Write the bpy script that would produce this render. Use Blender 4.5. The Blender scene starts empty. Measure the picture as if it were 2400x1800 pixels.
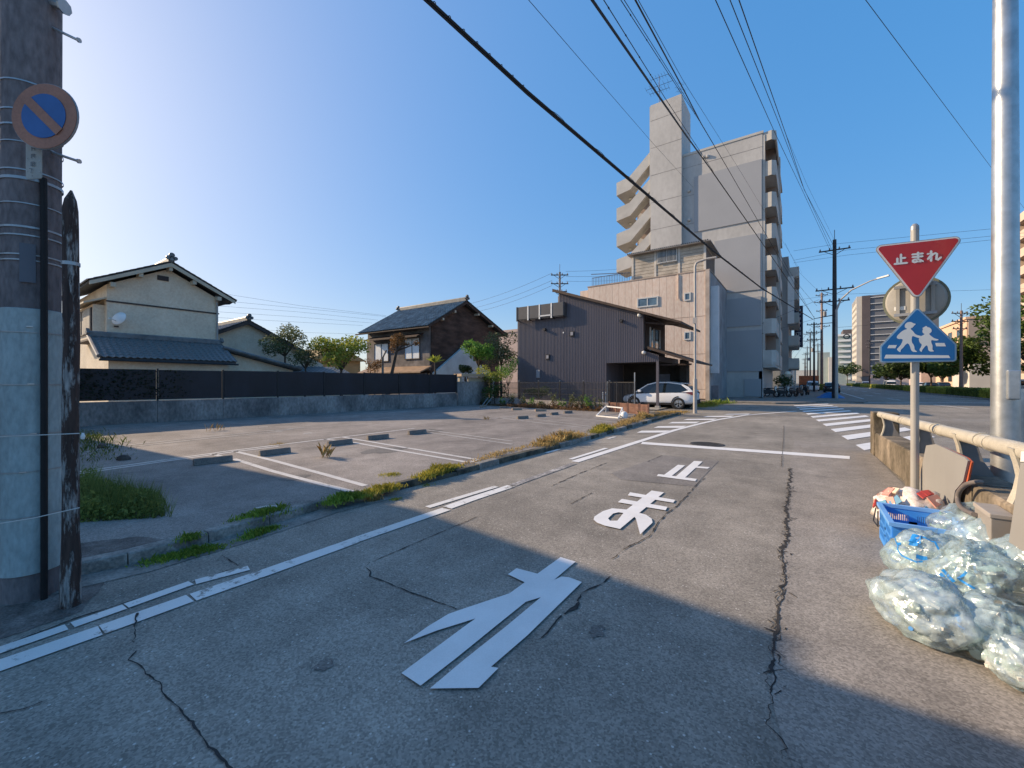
import bpy, bmesh, math, random
from mathutils import Vector, Matrix, noise
from mathutils.geometry import tessellate_polygon
random.seed(7)
R = math.radians
scene = bpy.context.scene
col = scene.collection

# ---------------------------------------------------------------- camera, sky, sun, exposure
cam_d = bpy.data.cameras.new('camera')
cam = bpy.data.objects.new('camera', cam_d)
col.objects.link(cam)
cam.location = (0, 0, 1.6)
cam.rotation_euler = (R(90), 0, math.atan(682 / 960))
cam_d.sensor_width = 36
cam_d.lens = 14.4
cam_d.shift_y = -5 / 2400
cam_d.clip_end = 3000
cam_d.clip_start = 0.05
scene.camera = cam

SUN_EL, SUN_X, SUN_Y = 24.5, -0.966, -0.26
SX, SY = Vector((SUN_X, SUN_Y)).normalized()
world = bpy.data.worlds.new('World')
scene.world = world
world.use_nodes = True
wn = world.node_tree.nodes
sky = wn.new('ShaderNodeTexSky')
sky.sky_type = 'NISHITA'
sky.sun_disc = False
sky.sun_elevation = R(SUN_EL)
sky.sun_rotation = math.atan2(SX, SY) % (2 * math.pi)
sky.air_density = 1.0
sky.dust_density = 2.0
sky.ozone_density = 6.0
wl = world.node_tree.links
gm_ = wn.new('ShaderNodeGamma'); gm_.inputs[1].default_value = 0.30
hs_ = wn.new('ShaderNodeHueSaturation'); hs_.inputs['Hue'].default_value = 0.51; hs_.inputs['Saturation'].default_value = 2.42; hs_.inputs['Value'].default_value = 1.62
wl.new(sky.outputs[0], gm_.inputs[0]); wl.new(gm_.outputs[0], hs_.inputs['Color'])
wl.new(hs_.outputs[0], wn['Background'].inputs['Color'])
wn['Background'].inputs['Strength'].default_value = 0.15

sun_d = bpy.data.lights.new('sun', 'SUN')
sun = bpy.data.objects.new('sun', sun_d)
col.objects.link(sun)
sun_d.energy = 3.1
sun_d.angle = R(0.55)
sun_d.color = (1.0, 0.77, 0.52)
ce = math.cos(R(SUN_EL))
sun.rotation_euler = Vector((SX * ce, SY * ce, math.sin(R(SUN_EL)))).to_track_quat('Z', 'Y').to_euler()
sun.location = (-30, -6, 25)

scene.view_settings.view_transform = 'Standard'
scene.view_settings.look = 'None'
scene.view_settings.exposure = 1.16
scene.view_settings.gamma = 1
scene.view_settings.use_curve_mapping = False
scene.cycles.use_denoising = True
scene.cycles.max_bounces = 8
scene.cycles.transparent_max_bounces = 16

# ---------------------------------------------------------------- materials
def _nt(name):
    m = bpy.data.materials.new(name)
    m.use_nodes = True
    t = m.node_tree
    return m, t, t.nodes, t.links, t.nodes['Principled BSDF']

def mixc(n, l, fac, a, b, typ='MIX'):
    x = n.new('ShaderNodeMix'); x.data_type = 'RGBA'; x.blend_type = typ
    for i, v in ((0, fac), (6, a), (7, b)):
        if isinstance(v, (int, float)): x.inputs[i].default_value = v
        elif isinstance(v, (tuple, list)): x.inputs[i].default_value = (*v[:3], 1)
        else: l.new(v, x.inputs[i])
    return x.outputs[2]

def ramp(n, l, src, p0, p1, c0=(0, 0, 0), c1=(1, 1, 1)):
    r = n.new('ShaderNodeValToRGB')
    r.color_ramp.elements[0].position = p0; r.color_ramp.elements[0].color = (*c0, 1)
    r.color_ramp.elements[1].position = p1; r.color_ramp.elements[1].color = (*c1, 1)
    l.new(src, r.inputs[0])
    return r.outputs[0]

def coords(n, l, sc=(1, 1, 1)):
    tc = n.new('ShaderNodeTexCoord'); mp = n.new('ShaderNodeMapping')
    mp.inputs['Scale'].default_value = sc
    l.new(tc.outputs['Object'], mp.inputs[0])
    return mp.outputs[0]

def noi(n, l, co, scale, detail=4, rough=0.55):
    x = n.new('ShaderNodeTexNoise'); x.inputs['Scale'].default_value = scale
    x.inputs['Detail'].default_value = detail; x.inputs['Roughness'].default_value = rough
    l.new(co, x.inputs['Vector'])
    return x.outputs['Fac']

def bump(n, l, b, h, strength, dist=0.01):
    x = n.new('ShaderNodeBump'); x.inputs['Strength'].default_value = strength
    x.inputs['Distance'].default_value = dist
    l.new(h, x.inputs['Height']); l.new(x.outputs[0], b.inputs['Normal'])

def M(name, c, rough=0.8, var=0.18, scale=2.0, bmp=0.0, bscale=60, metal=0.0, stretch=(1, 1, 1), spec=0.4,
      c2=None, p=(0.35, 0.68), isl=0.0, fine=0.0):
    m, t, n, l, b = _nt(name)
    co = coords(n, l, stretch)
    f = noi(n, l, co, scale, 6, 0.6)
    a = tuple(x * (1 - var) for x in c); d = c2 or tuple(min(1, x * (1 + var)) for x in c)
    o = ramp(n, l, f, p[0], p[1], a, d)
    if fine:
        g = noi(n, l, co, scale * 14, 3)
        o = mixc(n, l, fine, o, ramp(n, l, g, 0.3, 0.7, (0.25,) * 3, (0.8,) * 3), 'OVERLAY')
    if isl:
        gi = n.new('ShaderNodeNewGeometry')
        o = mixc(n, l, 1.0, o, ramp(n, l, gi.outputs['Random Per Island'], 0, 1, (1 - isl,) * 3, (1 + isl,) * 3), 'MULTIPLY')
    l.new(o, b.inputs['Base Color'])
    b.inputs['Roughness'].default_value = rough
    b.inputs['Metallic'].default_value = metal
    b.inputs['Specular IOR Level'].default_value = spec
    if bmp: bump(n, l, b, noi(n, l, co, bscale, 4), bmp)
    return m

def leafmat(name, c1, c2, trans=0.35):
    m, t, n, l, b = _nt(name)
    g = n.new('ShaderNodeNewGeometry')
    f = noi(n, l, coords(n, l), 1.6, 2)
    o = ramp(n, l, g.outputs['Random Per Island'], 0.0, 1.0, c1, c2)
    o = mixc(n, l, 0.55, o, ramp(n, l, f, 0.35, 0.65, (0.55,) * 3, (1.25,) * 3), 'MULTIPLY')
    l.new(o, b.inputs['Base Color'])
    b.inputs['Roughness'].default_value = 0.6
    b.inputs['Specular IOR Level'].default_value = 0.3
    tr = n.new('ShaderNodeBsdfTranslucent'); l.new(o, tr.inputs[0])
    mx = n.new('ShaderNodeMixShader'); mx.inputs[0].default_value = trans
    l.new(b.outputs[0], mx.inputs[1]); l.new(tr.outputs[0], mx.inputs[2])
    l.new(mx.outputs[0], n['Material Output'].inputs[0])
    return m

def asphalt(name, base, warm, speck=0.5, patch=0.3, rough=0.85):
    m, t, n, l, b = _nt(name)
    co = coords(n, l)
    big = noi(n, l, co, 0.35, 5)
    mid = noi(n, l, co, 2.7, 5)
    blot = noi(n, l, co, 0.9, 7, .68)
    o = ramp(n, l, big, 0.3, 0.7, tuple(x * (1 - patch) for x in base), warm)
    o = mixc(n, l, 0.35, o, ramp(n, l, mid, 0.3, 0.7, (0.3,) * 3, (0.75,) * 3), 'OVERLAY')
    o = mixc(n, l, ramp(n, l, blot, .56, .72, (0,) * 3, (.55,) * 3), o, tuple(x * .5 for x in base))
    st_ = coords(n, l, (1, .12, 1)); tr_ = noi(n, l, st_, 1.3, 4)
    o = mixc(n, l, .3, o, ramp(n, l, tr_, .35, .65, (.32,) * 3, (.66,) * 3), 'OVERLAY')
    v = n.new('ShaderNodeTexVoronoi'); v.inputs['Scale'].default_value = 95; l.new(co, v.inputs['Vector'])
    sep = n.new('ShaderNodeSeparateColor'); l.new(v.outputs['Color'], sep.inputs[0])
    o = mixc(n, l, 0.42, o, ramp(n, l, sep.outputs[0], 0.0, 1.0, (0.12,) * 3, (0.86,) * 3), 'OVERLAY')
    # pale aggregate stones of uneven size
    v2 = n.new('ShaderNodeTexVoronoi'); v2.inputs['Scale'].default_value = 55; l.new(co, v2.inputs['Vector'])
    sep2 = n.new('ShaderNodeSeparateColor'); l.new(v2.outputs['Color'], sep2.inputs[0])
    stone = ramp(n, l, sep2.outputs[1], 0.95, 0.97)
    near = ramp(n, l, v2.outputs['Distance'], 0.28, 0.4, (1, 1, 1), (0, 0, 0))
    ms = n.new('ShaderNodeMath'); ms.operation = 'MULTIPLY'
    l.new(stone, ms.inputs[0]); l.new(near, ms.inputs[1])
    m2 = n.new('ShaderNodeMath'); m2.operation = 'MULTIPLY'; m2.inputs[1].default_value = speck
    l.new(ms.outputs[0], m2.inputs[0])
    o = mixc(n, l, m2.outputs[0], o, (0.58, 0.55, 0.50))
    l.new(o, b.inputs['Base Color'])
    b.inputs['Roughness'].default_value = rough
    b.inputs['Specular IOR Level'].default_value = 0.25
    bump(n, l, b, sep.outputs[0], 0.32, 0.004)
    return m

def worn(name, paint, under, thr=0.45, soft=0.08, scale=9, rough=0.6):
    m, t, n, l, b = _nt(name)
    co = coords(n, l)
    f = noi(n, l, co, scale, 8, 0.72)
    g = noi(n, l, co, scale * 0.12, 2)
    a = n.new('ShaderNodeMath'); a.operation = 'MULTIPLY_ADD'; a.inputs[1].default_value = 0.55; l.new(g, a.inputs[0])
    l.new(f, a.inputs[2])
    k = ramp(n, l, a.outputs[0], thr + 0.27 - soft, thr + 0.27 + soft)
    v = ramp(n, l, noi(n, l, co, 3, 3), 0.3, 0.7, tuple(x * 0.88 for x in paint), paint)
    v = mixc(n, l, 0.25, v, ramp(n, l, noi(n, l, co, 110, 2), 0.3, 0.7, (0.3,) * 3, (0.7,) * 3), 'OVERLAY')
    l.new(mixc(n, l, k, under, v), b.inputs['Base Color'])
    b.inputs['Roughness'].default_value = rough
    bump(n, l, b, noi(n, l, co, 140, 2), 0.3, 0.004)
    return m

def glassmat(name, c=(0.02, 0.03, 0.035), rough=0.06, spec=0.9):
    return M(name, c, rough, 0.3, 0.8, spec=spec)

def poly_mat(name, tint, diff, lo=0.06, hi=0.42, rough=0.14):
    """thin plastic film: mostly see-through, milky along creases, with a glossy skin"""
    m, t, n, l, b = _nt(name)
    co = coords(n, l)
    b.inputs['Base Color'].default_value = (*diff, 1)
    b.inputs['Roughness'].default_value = 0.35
    f = noi(n, l, co, 7, 7, 0.7)
    tr = n.new('ShaderNodeBsdfTransparent'); tr.inputs[0].default_value = (*tint, 1)
    mx = n.new('ShaderNodeMixShader')
    l.new(ramp(n, l, f, 0.38, 0.70, (lo,) * 3, (hi,) * 3), mx.inputs[0])
    l.new(tr.outputs[0], mx.inputs[1]); l.new(b.outputs[0], mx.inputs[2])
    gl = n.new('ShaderNodeBsdfGlossy'); gl.inputs['Roughness'].default_value = rough; gl.inputs[0].default_value = (.9, .97, 1, 1)
    lw = n.new('ShaderNodeLayerWeight'); lw.inputs[0].default_value = 0.30
    mg = n.new('ShaderNodeMixShader')
    l.new(ramp(n, l, lw.outputs['Fresnel'], 0, 1, (.07,) * 3, (.75,) * 3), mg.inputs[0])
    l.new(mx.outputs[0], mg.inputs[1]); l.new(gl.outputs[0], mg.inputs[2])
    l.new(mg.outputs[0], n['Material Output'].inputs[0])
    # crumpled creases
    wp = n.new('ShaderNodeTexNoise'); wp.inputs['Scale'].default_value = 6; l.new(co, wp.inputs['Vector'])
    ad = n.new('ShaderNodeMix'); ad.data_type = 'RGBA'; ad.inputs[0].default_value = .35; l.new(co, ad.inputs[6]); l.new(wp.outputs['Color'], ad.inputs[7])
    v = n.new('ShaderNodeTexVoronoi'); v.inputs['Scale'].default_value = 7.5; v.feature = 'F1'; l.new(ad.outputs[2], v.inputs['Vector'])
    nn = noi(n, l, co, 30, 5, .6)
    s_ = n.new('ShaderNodeMath'); s_.operation = 'MULTIPLY_ADD'; s_.inputs[1].default_value = .22; l.new(nn, s_.inputs[0]); l.new(v.outputs['Distance'], s_.inputs[2])
    bp = n.new('ShaderNodeBump'); bp.inputs['Strength'].default_value = .6; bp.inputs['Distance'].default_value = .03
    l.new(s_.outputs[0], bp.inputs['Height'])
    for q in (b, gl, lw): l.new(bp.outputs[0], q.inputs['Normal'])
    return m

# ---------------------------------------------------------------- mesh builder
class MB:
    def __init__(s): s.v = []; s.f = []
    def add(s, vs, fs):
        o = len(s.v); s.v += [tuple(p) for p in vs]; s.f += [tuple(i + o for i in f) for f in fs]; return s
    def box(s, x0, x1, y0, y1, z0, z1):
        x0, x1 = sorted((x0, x1)); y0, y1 = sorted((y0, y1)); z0, z1 = sorted((z0, z1))
        return s.add([(x0, y0, z0), (x1, y0, z0), (x1, y1, z0), (x0, y1, z0), (x0, y0, z1), (x1, y0, z1), (x1, y1, z1), (x0, y1, z1)],
                     [(0, 3, 2, 1), (4, 5, 6, 7), (0, 1, 5, 4), (1, 2, 6, 5), (2, 3, 7, 6), (3, 0, 4, 7)])
    def bar(s, a, b, w, h, up=(0, 0, 1)):
        a = Vector(a); b = Vector(b); d = (b - a).normalized(); up = Vector(up)
        if abs(d.dot(up)) > 0.98: up = Vector((1, 0, 0))
        r = d.cross(up).normalized() * w / 2; u = r.cross(d).normalized() * h / 2
        vs = [p + i * r + j * u for p in (a, b) for i, j in ((-1, -1), (1, -1), (1, 1), (-1, 1))]
        return s.add(vs, [(0, 1, 2, 3), (7, 6, 5, 4), (0, 4, 5, 1), (1, 5, 6, 2), (2, 6, 7, 3), (3, 7, 4, 0)])
    def tube(s, pts, r, n=8, r1=None, cap=True):
        pts = [Vector(p) for p in pts]; k = len(pts); rs = r if isinstance(r, (list, tuple)) else [r + ((r1 if r1 is not None else r) - r) * i / max(1, k - 1) for i in range(k)]
        o = len(s.v); ref = None
        for i, p in enumerate(pts):
            d = (pts[min(i + 1, k - 1)] - pts[max(i - 1, 0)]).normalized()
            if ref is None: ref = Vector((0, 0, 1)) if abs(d.z) < 0.9 else Vector((1, 0, 0))
            a = d.cross(ref).normalized(); b = a.cross(d).normalized(); ref = b
            for j in range(n):
                t = 2 * math.pi * j / n
                s.v.append(tuple(p + (a * math.cos(t) + b * math.sin(t)) * rs[i]))
        for i in range(k - 1):
            for j in range(n):
                q = (j + 1) % n
                s.f.append((o + i * n + j, o + i * n + q, o + (i + 1) * n + q, o + (i + 1) * n + j))
        if cap:
            s.f.append(tuple(o + j for j in reversed(range(n)))); s.f.append(tuple(o + (k - 1) * n + j for j in range(n)))
        return s
    def lathe(s, prof, c=(0, 0, 0), n=20, axis='z', a0=0, a1=2 * math.pi):
        o = len(s.v); full = abs(a1 - a0 - 2 * math.pi) < 1e-6; m = n if full else n + 1
        for r, h in prof:
            for j in range(m):
                t = a0 + (a1 - a0) * j / n
                x, y = r * math.cos(t), r * math.sin(t)
                p = (x, y, h) if axis == 'z' else ((h, x, y) if axis == 'x' else (y, h, x))
                s.v.append((c[0] + p[0], c[1] + p[1], c[2] + p[2]))
        for i in range(len(prof) - 1):
            for j in range(m if full else m - 1):
                q = (j + 1) % m
                s.f.append((o + i * m + j, o + i * m + q, o + (i + 1) * m + q, o + (i + 1) * m + j))
        return s
    def prism(s, poly, z0, z1):
        n = len(poly)
        s.add([(x, y, z0) for x, y in poly] + [(x, y, z1) for x, y in poly],
              [tuple(range(n))[::-1], tuple(range(n, 2 * n))] + [(i, (i + 1) % n, n + (i + 1) % n, n + i) for i in range(n)])
        return s
    def ext(s, pts, vec):
        """polygon of 3-D points pushed along vec"""
        n = len(pts); v = Vector(vec); pts = [Vector(p) for p in pts]
        return s.add(pts + [p + v for p in pts], [tuple(range(n))[::-1], tuple(range(n, 2 * n))] + [(i, (i + 1) % n, n + (i + 1) % n, n + i) for i in range(n)])
    def poly(s, pts, z, hole=None):
        loops = [[Vector((*p, 0)) for p in pts]] + ([[Vector((*p, 0)) for p in hole]] if hole else [])
        vs = [v for lp in loops for v in lp]
        tr = tessellate_polygon(loops); fs = []
        for a, b, c in tr:
            nn = (vs[b] - vs[a]).cross(vs[c] - vs[a]).z
            fs.append((a, b, c) if nn > 0 else (a, c, b))
        return s.add([(v.x, v.y, z) for v in vs], fs)
    def strip(s, pts, w, z):
        """flat ribbon on the ground along pts (x, y); w a number or a list"""
        n = len(pts); ps = [Vector(p) for p in pts]; o = len(s.v)
        for i, p in enumerate(ps):
            d = (ps[min(i + 1, n - 1)] - ps[max(i - 1, 0)]).normalized(); q = Vector((-d.y, d.x))
            ww = (w[i] if isinstance(w, (list, tuple)) else w) / 2
            s.v.append((p.x + q.x * ww, p.y + q.y * ww, z)); s.v.append((p.x - q.x * ww, p.y - q.y * ww, z))
        for i in range(n - 1):
            a = o + 2 * i; s.f.append((a, a + 1, a + 3, a + 2))
        return s
    def quad(s, a, b, c, d): return s.add([a, b, c, d], [(0, 1, 2, 3)])
    def mesh(s, name, mat, smooth=False):
        me = bpy.data.meshes.new(name); me.from_pydata(s.v, [], s.f); me.update()
        if mat: me.materials.append(mat)
        if smooth:
            for p in me.polygons: p.use_smooth = True
        return me
    def build(s, name, mat, parent=None, smooth=False, local=False, bevel=0, kind=None, label=None, subd=0):
        if parent is not None and not local:
            q = parent; off = Vector((0, 0, 0))
            while q is not None: off += q.location; q = q.parent
            s.v = [(a - off.x, b - off.y, c - off.z) for a, b, c in s.v]
        o = bpy.data.objects.new(name, s.mesh(name, mat, smooth)); col.objects.link(o)
        o.parent = parent
        if smooth and smooth != 'all':
            sharp(o.data)
        if bevel:
            bv = o.modifiers.new('bevel', 'BEVEL'); bv.width = bevel; bv.segments = 2; bv.limit_method = 'ANGLE'
        if subd:
            sd = o.modifiers.new('subd', 'SUBSURF'); sd.levels = subd; sd.render_levels = subd
        if kind: o['kind'] = kind
        if label: o['label'] = label
        return o

def sharp(me, ang=40):
    bm = bmesh.new(); bm.from_mesh(me)
    for e in bm.edges:
        if len(e.link_faces) == 2 and e.calc_face_angle(0) > R(ang): e.smooth = False
    bm.to_mesh(me); bm.free()

def tag(o, label=None, cat=None, group=None, kind=None):
    if label: o['label'] = label
    if cat: o['category'] = cat
    if group: o['group'] = group
    if kind: o['kind'] = kind
    return o

def thing(name, label, cat, loc=(0, 0, 0), rz=0.0, group=None):
    o = bpy.data.objects.new(name, None); col.objects.link(o)
    o.location = loc; o.rotation_euler = (0, 0, rz); o.empty_display_size = 0.2
    return tag(o, label, cat, group)

def piece(name, me, parent, loc, rot=(0, 0, 0), scale=(1, 1, 1)):
    o = bpy.data.objects.new(name, me); col.objects.link(o)
    o.parent = parent; o.location = loc; o.rotation_euler = rot; o.scale = scale
    return o

def copy_tree(o, loc=None, rz=None, label=None, parent=None):
    c = o.copy(); col.objects.link(c); c.parent = parent
    if loc is not None: c.location = loc
    if rz is not None: c.rotation_euler = (0, 0, rz)
    if label: c['label'] = label
    for ch in list(o.children): copy_tree(ch, parent=c)
    return c

def struct(o): o['kind'] = 'structure'; return o

def wallbox(axis, p, a0, a1, z0, z1, d0, d1, out, mb=None):
    """box on a wall plane: axis 'y' -> plane y=p, spans a along x; d measured outward"""
    mb = mb or MB()
    if axis == 'y': return mb.box(a0, a1, p + out * d0, p + out * d1, z0, z1)
    return mb.box(p + out * d0, p + out * d1, a0, a1, z0, z1)

def window(par, axis, p, out, a0, a1, z0, z1, fm, gm, nm=1, fw=0.05, bars=0, name='window', rail=False):
    f = MB()
    a0, a1 = sorted((a0, a1)); z0, z1 = sorted((z0, z1))
    wallbox(axis, p, a0, a1, z0, z0 + fw, 0.0, 0.07, out, f); wallbox(axis, p, a0, a1, z1 - fw, z1, 0.0, 0.07, out, f)
    wallbox(axis, p, a0, a0 + fw, z0 + fw, z1 - fw, 0.0, 0.07, out, f); wallbox(axis, p, a1 - fw, a1, z0 + fw, z1 - fw, 0.0, 0.07, out, f)
    for i in range(1, nm + 1):
        c = a0 + (a1 - a0) * i / (nm + 1)
        wallbox(axis, p, c - fw * .4, c + fw * .4, z0 + fw, z1 - fw, 0.0, 0.06, out, f)
    fr = f.build(name, fm, par)
    wallbox(axis, p, a0 + fw * .5, a1 - fw * .5, z0 + fw * .5, z1 - fw * .5, 0.005, 0.03, out).build('pane', gm, fr)
    if bars:
        b = MB()
        for i in range(bars):
            c = a0 + (a1 - a0) * (i + .5) / bars
            wallbox(axis, p, c - .012, c + .012, z0, z1, 0.12, 0.145, out, b)
        wallbox(axis, p, a0, a1, z0 + .04, z0 + .08, 0.14, 0.16, out, b); wallbox(axis, p, a0, a1, z1 - .08, z1 - .04, 0.14, 0.16, out, b)
        b.build('window_guard', fm, fr)
    return fr

# ---- shared materials
A_ROAD = asphalt('road_asphalt', (0.245, 0.222, 0.190), (0.315, 0.284, 0.242), 0.8, 0.25)
A_LOT = asphalt('lot_asphalt', (0.228, 0.203, 0.184), (0.312, 0.277, 0.248), 0.3, 0.25)
A_MAIN = asphalt('main_asphalt', (0.205, 0.188, 0.172), (0.245, 0.224, 0.202), 0.3, 0.15)
PAINT = worn('road_paint', (0.74, 0.73, 0.70), (0.26, 0.24, 0.21), 0.385, 0.03)
PAINT_N = worn('fresh_paint', (0.78, 0.77, 0.75), (0.26, 0.24, 0.21), 0.245, 0.03, 11)
PAINT_O = worn('old_paint', (0.70, 0.68, 0.64), (0.22, 0.20, 0.175), 0.40, 0.05)
PAINT_F = worn('faint_paint', (0.55, 0.52, 0.48), (0.22, 0.20, 0.18), 0.56, 0.06, 16)
CONC = M('concrete', (0.33, 0.31, 0.28), 0.9, 0.3, 1.4, 0.3, 50, fine=0.4)
CONC_D = M('stained_concrete', (0.28, 0.255, 0.25), 0.9, 0.5, 0.9, 0.3, 40, stretch=(1, 1, .5), c2=(0.40, 0.36, 0.34), fine=0.5)
STEEL = M('galvanised_steel', (0.46, 0.48, 0.49), 0.38, 0.18, 6, 0.08, 30, metal=0.75)
DARKM = M('dark_metal', (0.025, 0.026, 0.03), 0.5, 0.3, 3)
WHITE = M('white_paint', (0.75, 0.75, 0.73), 0.5, 0.06, 3)
BLACK = M('black_rubber', (0.018, 0.018, 0.02), 0.7, 0.3, 5)
GLASS = glassmat('window_glass')
FRAME_W = M('aluminium_frame', (0.6, 0.6, 0.58), 0.45, 0.08, 4)
FRAME_D = M('bronze_frame', (0.06, 0.045, 0.04), 0.5, 0.2, 4)
WOOD_D = M('dark_wood', (0.055, 0.035, 0.028), 0.8, 0.45, 2.2, 0.25, 20, stretch=(6, 6, .5))

# ================================================================ ground, roads, markings
def flat(name, pts, z, mat, hole=None):
    return struct(MB().poly(pts, z, hole).build(name, mat))

GROUND = M('bare_ground', (0.20, 0.18, 0.15), 0.95, 0.35, 0.5, 0.3, 20, fine=0.4)
flat('ground', [(-700, -300), (900, -300), (900, 1500), (-700, 1500)], -0.06, GROUND)
kerb_line = [(-5.35, -14.0), (-5.1, -3.0), (-5.06, -0.6)] + [(-4.866,0.7023), (-4.779,1.039), (-4.802,1.765), (-4.935,2.859), (-4.874,3.621), (-4.796,5.157), (-4.808,6.769), (-4.763,9.012), (-4.818,11.772), (-4.902,16.351), (-4.906,21.470)]
KH = 0.10
LZ = 0.085
road_pts = [(p[0] - 0.05, p[1]) for p in kerb_line] + [(-7.2, 21.6), (-60, 21.6), (-60, 35.2), (-5, 35.2), (1.0, 40), (1.0, 600), (70, 600), (70, 35), (130, 35), (130, 12), (70, 12), (70, -40), (-5, -40)]
flat('road', road_pts, 0.0, A_ROAD)
# the finer, paler asphalt strip along the right-hand side
crack_r = [(-0.2001,9.180),(-0.1695,8.367),(-0.1853,7.600),(-0.1524,6.991),(-0.1797,6.353),(-0.1446,5.928),(-0.1477,5.474),(-0.1296,5.047),(-0.1619,4.648)] + [(-0.155,4.519),(-0.1121,3.893),(-0.1385,3.409),(-0.1439,2.960),(-0.1364,2.475),(-0.07502,2.187)] + [(0.35, 0.9), (0.3, -2)]
A_SIDE = asphalt('shoulder_asphalt', (0.258, 0.234, 0.206), (0.315, 0.284, 0.248), 0.25, 0.15)
flat('road_shoulder', crack_r + [(1.34, -2), (1.30, 6), (1.26, 12.2), (1.3, 13.4), (-0.2, 13.6)], 0.004, A_SIDE)

# lot slab, raised to the kerb
fence_a, fence_b = (-20.058,2.905), (-17.930,19.120)
fa, fb = Vector(fence_a), Vector(fence_b)
fdir = (fb - fa).normalized()
lot = [(p[0] - 0.14, p[1]) for p in kerb_line[2:-1]] + [(-5.75, 18.75), (-8.0, 20.0), (-18.1, 21.3), tuple(fb), tuple(fa - fdir * 14), (-21, -9), (-5.2, -9)]
flat('parking_lot', lot, LZ, A_LOT)
YARD = M('yard_gravel', (0.24, 0.21, 0.17), 0.95, 0.3, 1.5, 0.5, 60, fine=0.6)
flat('yard', [(-5.85, 19.2), (-5.75, 21.2), (-7.4, 21.9), (-7.4, 34), (-60, 60), (-70, 60), (-70, -8), tuple(fa - fdir * 14), tuple(fb), (-18.1, 21.3), (-8.0, 20.0)], 0.045, YARD)
flat('carport_floor', [(-12.6, 23.2), (-6.6, 23.2), (-6.6, 29.1), (-12.6, 29.1)], 0.052, CONC)
# strip of dirt under the utility pole
SOIL = M('dirt', (0.13, 0.11, 0.098), 0.95, 0.45, 5, 0.8, 40, fine=0.7, c2=(.21, .18, .16))
def ragged(name, pts, z, mat, seed, amp=.05):
    out = []
    for i, p in enumerate(pts):
        a = Vector(p); b = Vector(pts[(i + 1) % len(pts)]); n = max(2, int((b - a).length / .05)); q = Vector((-(b - a).y, (b - a).x)).normalized()
        for k in range(n):
            c = a + (b - a) * k / n; out.append(tuple(c + q * amp * (noise.noise((c.x * 4, c.y * 4, seed)) + .6 * noise.noise((c.x * 14, c.y * 14, seed)))))
    return flat(name, out, z, mat)
ragged('dirt_strip', [(-5.073,-0.01532), (-4.910,0.2804), (-4.793,0.4802), (-4.723,0.6532), (-4.650,0.8377), (-4.448,0.7412), (-4.105,0.5924), (-4.065,0.3889), (-4.058,0.2318), (-3.994,-0.06634)], 0.003, SOIL, 1, .03)
ragged('dirt_verge', [(-5.101,0.5111), (-4.924,0.7056), (-4.837,1.066), (-4.891,1.293), (-5.263,1.160), (-5.440,0.9801), (-5.525,0.7917), (-5.538,0.4563)], LZ + 0.004, SOIL, 2, .05)

# kerb of single stones
KERB = M('kerb_concrete', (0.26, 0.24, 0.21), 0.92, 0.5, 2.5, 0.5, 45, fine=0.6, c2=(0.33, 0.31, 0.28))
KERB_D = M('mossy_kerb', (0.05, 0.048, 0.036), 0.95, 0.5, 4, 0.6, 45, fine=0.6, c2=(0.14, 0.13, 0.10))
kerb = struct(thing('kerb', None, None)); kerb['kind'] = 'structure'
def along(pts, step, start=0.0):
    """points and directions every step metres along a polyline"""
    out = []; d = start; acc = 0
    for a, b in zip(pts, pts[1:]):
        a = Vector(a); b = Vector(b); L = (b - a).length
        while d <= acc + L:
            out.append((a + (b - a) * ((d - acc) / L), (b - a) / L)); d += step
        acc += L
    return out
ks = along(kerb_line, 0.60)
for i, (p, d) in enumerate(ks[:-1]):
    q = ks[i + 1][0]; d = (q - p).normalized(); n = Vector((-d.y, d.x)); g = 0.006
    rng = random.Random(i); hz = KH + rng.uniform(-.012, .012) - (0.03 if rng.random() < .12 else 0)
    a = p + d * g; b = q - d * g
    mb = MB().ext([(a.x, a.y, -0.05), (a.x + n.x * .02, a.y + n.y * .02, hz - .012), (a.x + n.x * .035, a.y + n.y * .035, hz), (a.x + n.x * .15, a.y + n.y * .15, hz + rng.uniform(-.006, .006)), (a.x + n.x * .15, a.y + n.y * .15, -0.05)], (b.x - a.x, b.y - a.y, 0))
    mb.build('kerb_stone', KERB if (p.y < 1.6 or rng.random() < .4) else KERB_D, kerb)
GUT = M('gutter_concrete', (0.20, 0.19, 0.17), 0.9, 0.45, 3, 0.4, 50, fine=0.5)
struct(MB().strip([(p[0] + 0.16, p[1]) for p in kerb_line[1:8]], 0.28, 0.005).build('gutter', GUT))

def mark(name, mat, z, *polys):
    mb = MB()
    for p in polys: mb.poly(p, z)
    return struct(mb.build(name, mat))
def line(name, mat, pts, w, z=0.008):
    ps = [tuple(a) for a in pts]; out = [ps[0]]
    for a, b in zip(ps, ps[1:]): out += [(a[0] + (b[0] - a[0]) * t / 6, a[1] + (b[1] - a[1]) * t / 6) for t in range(1, 7)]
    return struct(MB().strip(out, w, z).build(name, mat))

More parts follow.
